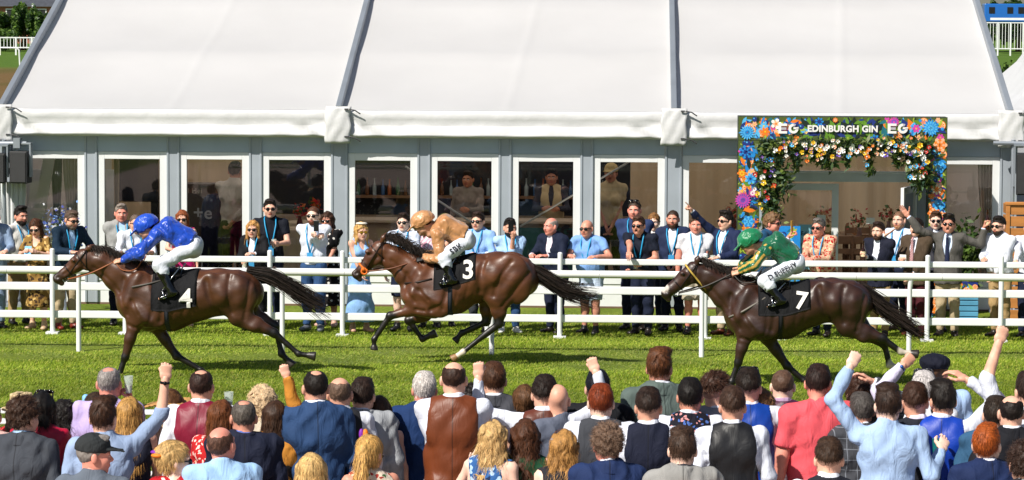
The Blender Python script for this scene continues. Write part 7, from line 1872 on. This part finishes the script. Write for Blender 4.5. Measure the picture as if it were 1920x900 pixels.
# ------------------------------------------------------------------ the near crowd, seen from behind
def near(label, px, py, h=1.78, **kw):
    kw.setdefault('group', 'racegoers cheering in the near crowd'); kw.setdefault('skin', SK['b']); kw.setdefault('bottom', ('trousers', CHAR)); kw.setdefault('shoes', '#171310')
    return person(label, px, py, h=h, **kw)
BUP = dict(hint=None)
GREY = cloth('#5f636b'); BROWNS = cloth('#6b3418', 'satin'); BROWNS2 = cloth('#5a2c1e', 'satin'); PURP = cloth('#4a1e38', 'satin'); ROY = cloth('#0f3f9c', 'satin')
def suit(c, sh=None, kind='plain', c2=None): return [('shirt', sh or WS), ('jacket', cloth(c, kind, c2))]
near('person in a pale pink checked shirt at the picture edge by the barrier', -22, 752, 1.66, b=1.1, yaw=10, hair=('short', '#4a3426'), layers=[('shirt', cloth('#d8aea6', 'check', '#e6ccc4', sc=.4))])
near('woman in a straw trilby half hidden behind the grey suit', 38, 731, 1.68, f=1, yaw=-25, hair=('bob', '#3a2418'), extras=[('trilby', mat('straw', '#cdb48a', rough=.8, bump=.5, bscale=120))], hairtop=.05, layers=[('dress', cloth('#c93a3a', 'floral', '#e0d0c0', '#7a1a1a'), {'hem': .5})], bottom=None)
near('man with tousled brown hair in a dark grey suit jacket near the picture edge', 43, 753, 1.76, b=1.06, yaw=-14, head=(16, 0, 0), hair=('curly', '#3a2519'), layers=suit('#3d4149', LB))
near('woman with long black hair and sunglasses on her head, in a crimson coat', 77, 741, 1.78, f=1, yaw=-12, hair=('long', '#0d0a0a'), extras=[('shades', '#141010', 1)], layers=[('jacket', cloth('#b30f33', 'satin'), {'v': 0})], bottom=('trousers', BLK))
near('woman with dark curly hair in a dark red dress', 120, 757, 1.52, f=1, yaw=5, hair=('curlylong', '#120d0c'), layers=[('dress', cloth('#a01233'), {'sleeve': .9, 'hem': .5})], bottom=None)
near('woman with cropped dark hair wearing a pale blue bow fascinator', 177, 741, 1.56, f=1, yaw=-20, hair=('short', '#3a2a20'), extras=[('band', 'fascinator', [(-.07, -.03, .055, .03, .02, .045), (-.105, -.02, .03, .035, .02, .03), (-.085, .0, .09, .03, .02, .03)], mat('pale_blue_ribbon', '#7db4e6'))], layers=[('dress', cloth('#7f9cc4'), {'hem': .5})], bottom=None)
J = near('balding grey-haired man in a lilac shirt raising a plastic cup', 204, 690, 1.80, b=1.16, yaw=-4, arms=('down', (241, 737, .12, 'grip', (.25, .3, -1), (0, 0, -1))), hair=('crown', '#8f8a88'), layers=[('shirt', cloth('#b3a2d2'))], skin=SK['e'])
o = hold(J, 1, 'glass', 'clear plastic cup raised by the man in the lilac shirt', c='#d8d8c0'); o.location = at_y(241, 722, J['root'].y + .05)
near('blonde woman in sunglasses beside the man with the raised fist', 243, 750, 1.68, f=1, yaw=25, head=(20, 0, 0), hair=('long', '#b58a4c'), extras=[SH], layers=[('dress', cloth('#1d2030'), {'hem': .5})], bottom=None)
near('brown-haired man in a grey-blue shirt punching a watch-wearing fist high', 194, 753, 1.78, b=1.08, yaw=12, head=(22, 0, 0), arms=('down', (312, 692, .05, 'fist', (.9, 0, -.7), (0, 1, 0))), hair=('quiff', '#3c2416'), extras=[('watch', 1, '#0c0c0e')], layers=[('shirt', cloth('#8da0c0'), {'sleeve': 1.22})], bottom=('trousers', NAVY))
near('woman under a wide tan straw sun hat', 320, 730, 1.60, f=1, yaw=-15, hairtop=.02, hair=('bob', '#5a3a22'), extras=[('wide', mat('tan_straw', '#b98a4e', rough=.8, bump=.4, bscale=140))], layers=[('dress', cloth('#c0a58a'), {'hem': .5, 'sleeve': .8})], bottom=None)
near('man in a satin burgundy waistcoat over a white shirt', 377, 695, 1.82, b=1.14, yaw=-4, hair=('crown', '#33201a'), layers=[('shirt', WS), ('waistcoat', cloth('#7c1530', 'satin'))], skin=SK['a'])
near('old man in a dark grey baseball cap, in profile at the bottom', 176, 821, 1.72, yaw=-10, head=(62, 0, 0), hair=('short', '#8a8480'), extras=[('cap', cloth('#2b2e30'))], layers=[('polo', cloth('#5c6470'))], skin=SK['e'])
near('woman with a blonde updo and orange fascinator, in profile', 328, 833, 1.64, f=1, yaw=0, head=(68, 0, 0), hair=('bun', '#c2a068'), extras=[SH, ('band', 'fascinator', [(0, -.10, .085, .045, .03, .022), (.02, -.12, .05, .05, .03, .018)], mat('orange_petals', '#e07a10')), ('band', 'fascinator_ribbon', [(.0, -.13, .07, .04, .02, .014)], mat('purple_ribbon', '#7a1fa0'))], layers=[('dress', cloth('#b01a24', 'floral', '#e6d4cc', '#8a0f18'), {'hem': .5})], bottom=None, skin=SK['d'])
near('woman with long auburn hair behind the burgundy waistcoat', 414, 756, 1.70, f=1, yaw=-12, hair=('long', '#6a3c1e'), layers=[('dress', cloth('#b81f22', 'floral', '#e0c9c0', '#e0c9c0', .6), {'sleeve': .9, 'hem': .5})], bottom=None)
J = near('curly platinum-haired woman in a cream jacket holding a cup', 491, 730, 1.70, f=1, yaw=15, arms=('hold', 'down'), hair=('curlbob', '#cfb692'), layers=[('jacket', cloth('#cfc3ae'), {'v': 0})], bottom=('trousers', STONE), skin=SK['d'])
o = hold(J, 0, 'glass', 'clear plastic cup beside the burgundy waistcoat', c='#cfe0d8'); o.location = at_y(429, 752, J['root'].y + .3)
near('grey-haired man with a thinning crown in a navy suit', 457, 752, 1.76, b=1.08, yaw=10, hair=('crown', '#5c5650'), layers=suit('#181d31', cloth('#5a6db0')), skin=SK['c'])
near('brunette in a mustard cardigan punching one arm straight up', 516, 757, 1.66, f=1, yaw=6, arms=('down', (531, 676, .0, 'fist', (.6, -.2, -.4), (0, 1, 0))), hair=('long', '#3a2416'), layers=[('dress', cloth('#2c2620'), {'hem': .5}), ('cardigan', cloth('#b5782c'))], bottom=None)
near('tall man in a mid-blue suit jacket, dark hair thinning on top', 592, 696, 1.89, b=1.06, yaw=12, hair=('crown', '#1a1310'), layers=suit('#274168'), bottom=('trousers', cloth('#274168')), skin=SK['a'])
near('balding man in glasses and a dark waistcoat beyond the blue suit', 637, 709, 1.79, yaw=6, hair=('balding', '#6b5648'), extras=[SH], layers=[('shirt', WS), ('waistcoat', cloth('#26262a'))], skin=SK['a'])
near('dark-haired man in a pale grey suit jacket', 680, 713, 1.75, b=1.02, yaw=4, head=(10, 0, 0), arms=('down', 'down'), hair=('short', '#281a14'), layers=suit('#9a9da2'), bottom=('trousers', cloth('#9a9da2')))
near('small brown-haired woman beyond the pale grey suit', 710, 748, 1.60, f=1, yaw=0, hair=('long', '#40281a'), layers=[('dress', cloth('#3a5a8a'), {'hem': .5})], bottom=None)
near('bald red-necked man in a pale blue shirt looking up', 416, 801, 1.74, b=1.14, yaw=16, head=(34, 14, 0), hair=('balding', '#5a3f34'), layers=[('shirt', cloth('#9cc0e8'))], skin=SK['e'])
near('straight-haired blonde woman at the bottom edge', 584, 856, 1.66, f=1, yaw=12, hair=('bob', '#c8a66c'), layers=[('dress', cloth('#2a2a33'), {'hem': .5})], bottom=None)
near('blonde with a ponytail and orange fascinator in a floral dress', 694, 821, 1.66, f=1, yaw=20, head=(40, -8, 0), hair=('pony', '#c39a58'), extras=[SH, ('band', 'fascinator', [(-.03, -.02, .135, .022, .02, .04)], mat('orange_petals', '#e07a10')), ('band', 'fascinator_ribbon', [(-.055, -.03, .135, .018, .02, .04)], mat('purple_ribbon', '#7a1fa0'))], layers=[('dress', cloth('#d8c8b4', 'floral', '#a03a30', '#3f6a3a', .8), {'hem': .5})], bottom=None, skin=SK['c'])
near('white-haired man in a bright navy suit jacket', 796, 702, 1.75, b=1.08, yaw=6, hair=('short', '#c9c4c0'), layers=suit('#16305c'), bottom=('trousers', cloth('#16305c')), skin=SK['e'])
near('bald man in a large brown satin waistcoat and white shirt', 851, 680, 1.94, b=1.10, yaw=0, arms=('low', 'low'), hair=('balding', '#3a261d'), layers=[('shirt', W), ('waistcoat', BROWNS, {'hem': .96})], bottom=('trousers', cloth('#7b7d82')), skin=SK['b'])
near('small dark curly-haired person glimpsed beside the brown waistcoat', 879, 729, 1.68, f=1, yaw=10, hair=('curly', '#1a1210'), layers=[('shirt', cloth('#40404a'))])
near('brown-haired man in a slate grey suit beyond the raised fist', 926, 684, 1.84, yaw=8, hair=('short', '#4a2d1b'), layers=suit('#42434a'))
near('woman with a pinned-up brown bun', 983, 727, 1.68, f=1, yaw=10, hair=('bun', '#5a3c24'), layers=[('dress', cloth('#3a3440'), {'hem': .5})], bottom=None)
near('crew-cut man in a brown waistcoat with both fists raised in a V', 1021, 710, 1.80, b=1.06, yaw=-2, arms=((897, 688, .05, 'fist', (-1, 0, -.55), (0, 1, 0)), (1111, 679, .05, 'fist', (1, 0, -.6), (0, 1, 0))), hair=('fade', '#20140f'), layers=[('shirt', W), ('waistcoat', BROWNS2)], skin=SK['b'])
near('red-faced bald man in sunglasses beside the raised-fists man', 1047, 721, 1.76, yaw=40, head=(30, 0, 0), hair=('bald', '#000000'), extras=[SH], layers=[('shirt', cloth('#5a6070'))], skin=SK['a'])
near('blonde bob-haired woman in glasses and a blue patterned dress, palm raised', 922, 796, 1.68, f=1, yaw=-22, head=(-22, 0, 0), arms=((886, 862, .12, 'flat', (-.6, 0, -1), (1, 0, 0)), 'down'), hair=('wavy', '#c2a06a'), extras=[SH], layers=[('dress', cloth('#2f5c96', 'paisley', '#a8c4de', '#16294c'), {'hem': .5})], bottom=None, skin=SK['d'])
near('woman with long wavy chestnut hair in a green top', 985, 793, 1.68, f=1, yaw=6, hair=('wavy', '#4a2a17'), layers=[('dress', cloth('#1d4a30'), {'hem': .5})], bottom=None)
near('woman with wavy fair hair held by a flower clip', 1057, 814, 1.66, f=1, yaw=-8, hair=('wavy', '#a87c44'), extras=[('band', 'hair_clip', [(-.062, -.062, .055, .022, .02, .014), (-.040, -.085, .06, .022, .02, .014), (-.066, -.07, .085, .018, .02, .014)], mat('clip', '#8a7468'))], layers=[('dress', cloth('#26262c'), {'hem': .5})], bottom=None, skin=SK['d'])
near('red-haired man in a dark grey waistcoat and white shirt', 1127, 725, 1.80, yaw=0, hair=('short', '#7a3314'), layers=[('shirt', W), ('waistcoat', cloth('#3a3c42'))], skin=SK['d'])
near('dark-haired man in a black jacket behind the raised arm', 1121, 699, 1.80, yaw=6, hair=('short', '#10131f'), layers=suit('#121318'))
near('grey-brown wavy-haired man in a navy jacket at the bottom', 1140, 803, 1.74, b=1.06, yaw=8, hair=('curly', '#6b5546'), layers=suit('#1b2c54'), skin=SK['e'])
near('man with a dark faded haircut in a navy waistcoat', 1216, 733, 1.80, b=1.02, yaw=0, hair=('fade', '#2a1b14'), layers=[('shirt', W), ('waistcoat', cloth('#171b2e'))], skin=SK['a'])
near('big ginger-brown man in a sage green-grey suit, taller than the rest', 1238, 661, 1.92, b=1.12, yaw=14, head=(28, 0, 0), hair=('quiff', '#5a3318'), extras=[('beard', '#6a3a20')], layers=suit('#56635f'), skin=SK['c'])
near('black-haired man in a dark floral waistcoat', 1294, 714, 1.80, b=1.04, yaw=0, hair=('short', '#120d0c'), layers=[('shirt', W), ('waistcoat', cloth('#141420', 'floral', '#c98a8a', '#4a6ab0', .7))], skin=SK['c'])
near('light brown-haired man in a pale grey jacket at the bottom edge', 1280, 811, 1.75, yaw=2, hair=('quiff', '#3d2b20'), layers=suit('#8b8a88', cloth('#30323a')), skin=SK['d'])
near('man with a curly undercut in profile, pale grey jacket', 1342, 707, 1.80, yaw=14, head=(48, 0, 0), hair=('undercut', '#3a2216'), layers=suit('#8a8c94'), skin=SK['b'])
near('man in a black satin-backed waistcoat and white shirt', 1374, 732, 1.80, b=1.04, yaw=0, hair=('fade', '#3c281d'), extras=[SH], layers=[('shirt', W), ('waistcoat', cloth('#1b1b1e', 'satin'))], skin=SK['a'])
near('man with sunglasses on his dark hair in a royal blue waistcoat', 1404, 697, 1.84, yaw=6, head=(10, 0, 0), hair=('fade', '#20150f'), extras=[('shades', '#0a0a0c', 1)], layers=[('shirt', W), ('waistcoat', ROY)], skin=SK['b'])
near('small curly fair-haired person behind the royal blue waistcoat', 1425, 736, 1.68, f=1, yaw=5, hair=('curlbob', '#7a5a3a'), layers=[('dress', cloth('#4a3440'), {'hem': .5})], bottom=None)
near('man with cropped light brown hair in a purple satin waistcoat', 1468, 695, 1.77, yaw=-2, hair=('buzz', '#5a4234'), layers=[('shirt', cloth('#a88aa8')), ('waistcoat', PURP)], skin=SK['d'])
near('big dark-haired man in a coral pink polo shirt', 1536, 688, 1.90, b=1.26, yaw=20, head=(30, -6, 0), arms=('down', 'low'), hair=('short', '#2a1a16'), extras=[SH], layers=[('polo', cloth('#dd5660'), {'hem': .86, 'sleeve': .8})], bottom=('jeans', cloth('#2a6aa8')), skin=SK['e'])
near('brown-haired man in sunglasses between the coral polo and the raised arm', 1612, 713, 1.78, yaw=-10, head=(-10, 0, 0), hair=('curly', '#3a2217'), extras=[SH], layers=suit('#4a4640'), skin=SK['b'])
near('grey-haired man in a dark windowpane-check jacket, hand on his head', 1617, 741, 1.70, b=1.10, yaw=14, arms=('down', (1622, 706, .10, 'relax', (1, 0, .1), (0, 0, -1))), hair=('short', '#4c4846'), layers=[('shirt', W), ('jacket', cloth('#3b3d43', 'check', '#71767f', sc=1.1))], skin=SK['a'])
J = near('man in a pale blue shirt with a fist raised, arm round his friend', 1666, 729, 1.85, b=1.08, yaw=4, arms=((1603, 669, .02, 'fist', (-1, 0, -.3), (0, 1, 0)), (1770, 830, .18, 'relax', (.3, -.3, -1), (0, 1, 0))), hair=('quiff', '#2f1e15'), layers=[('shirt', cloth('#9fb8dc'))], bottom=('trousers', NAVY), skin=SK['d'])
m = MB(); m.lathe([(.030, -.05), (.036, .06)], n=12); o = m.build('drink_can', mat('can_teal', '#1d8a8a', rough=.3, metal=.5), loc=at_y(1757, 838, J['root'].y + .22), smooth=40); tag(o, 'teal drinks can held by the man in the pale blue shirt', 'can')
near('man with curly cropped hair and white collar at the bottom edge', 1555, 828, 1.74, yaw=0, hair=('fade', '#3a281c'), layers=[('shirt', WS), ('waistcoat', cloth('#1e2029'))], skin=SK['b'])
near('man with short brown hair in a dark waistcoat punching a watch-wearing fist', 1717, 724, 1.80, yaw=10, head=(14, 0, 0), arms=((1706, 672, .12, 'fist', (-1, 0, -.35), (0, 1, 0)), 'down'), hair=('fade', '#3a2317'), extras=[('watch', 0, '#2a5a9a')], layers=[('shirt', cloth('#cfc9e2')), ('waistcoat', cloth('#1d2029'))], skin=SK['a'])
near('white-haired man with glasses on his head behind the short brown hair', 1733, 701, 1.80, yaw=0, hair=('short', '#c4c0c0'), extras=[('shades', '#2a2a30', 1)], layers=[('shirt', WS)], skin=SK['e'])
near('man in a navy flat cap and pale blue shirt', 1753, 664, 1.90, yaw=4, hair=('buzz', '#5a4030'), extras=[('flatcap', cloth('#0f1222'))], layers=[('shirt', cloth('#a9c4ec'))], skin=SK['e'], hairtop=.012)
near('dark-haired man in a bright royal blue satin waistcoat, bent arm raised', 1768, 721, 1.82, b=1.06, yaw=-8, head=(-18, 0, 0), arms=('down', (1797, 702, .10, 'relax', (1, 0, -.15), (0, .3, -1))), hair=('quiff', '#17100d'), extras=[('beard', '#17100d')], layers=[('shirt', W), ('waistcoat', cloth('#0c3aa6', 'satin'))], skin=SK['a'])
near('red-haired man in a navy jacket looking up at the bottom edge', 1852, 801, 1.76, b=1.04, yaw=12, head=(30, 16, 0), hair=('short', '#9a4a16'), layers=suit('#17264c'), skin=SK['d'])
near('balding dark-haired man in a black suit jacket', 1897, 743, 1.80, b=1.04, yaw=0, hair=('balding', '#1a1210'), layers=suit('#14151c'), skin=SK['b'])
near('man in white rolled sleeves raising a tattooed forearm, at the picture edge', 1930, 702, 1.92, b=1.06, yaw=6, arms=((1879, 622, .0, 'fist', (-.8, 0, -.9), (0, 1, 0)), 'down'), hair=('short', '#2a1c16'), layers=[('shirt', W, {'sleeve': 1.05})], skin=SK['b'])
near('person in a slate blue jacket partly hidden by the black suit', 1868, 748, 1.76, yaw=-6, hair=('short', '#2a2018'), layers=suit('#2c5170'))
near('dark-haired man cut off at the bottom corner', 1922, 838, 1.74, yaw=0, hair=('curly', '#2f1d15'), layers=suit('#22242c'), skin=SK['b'])
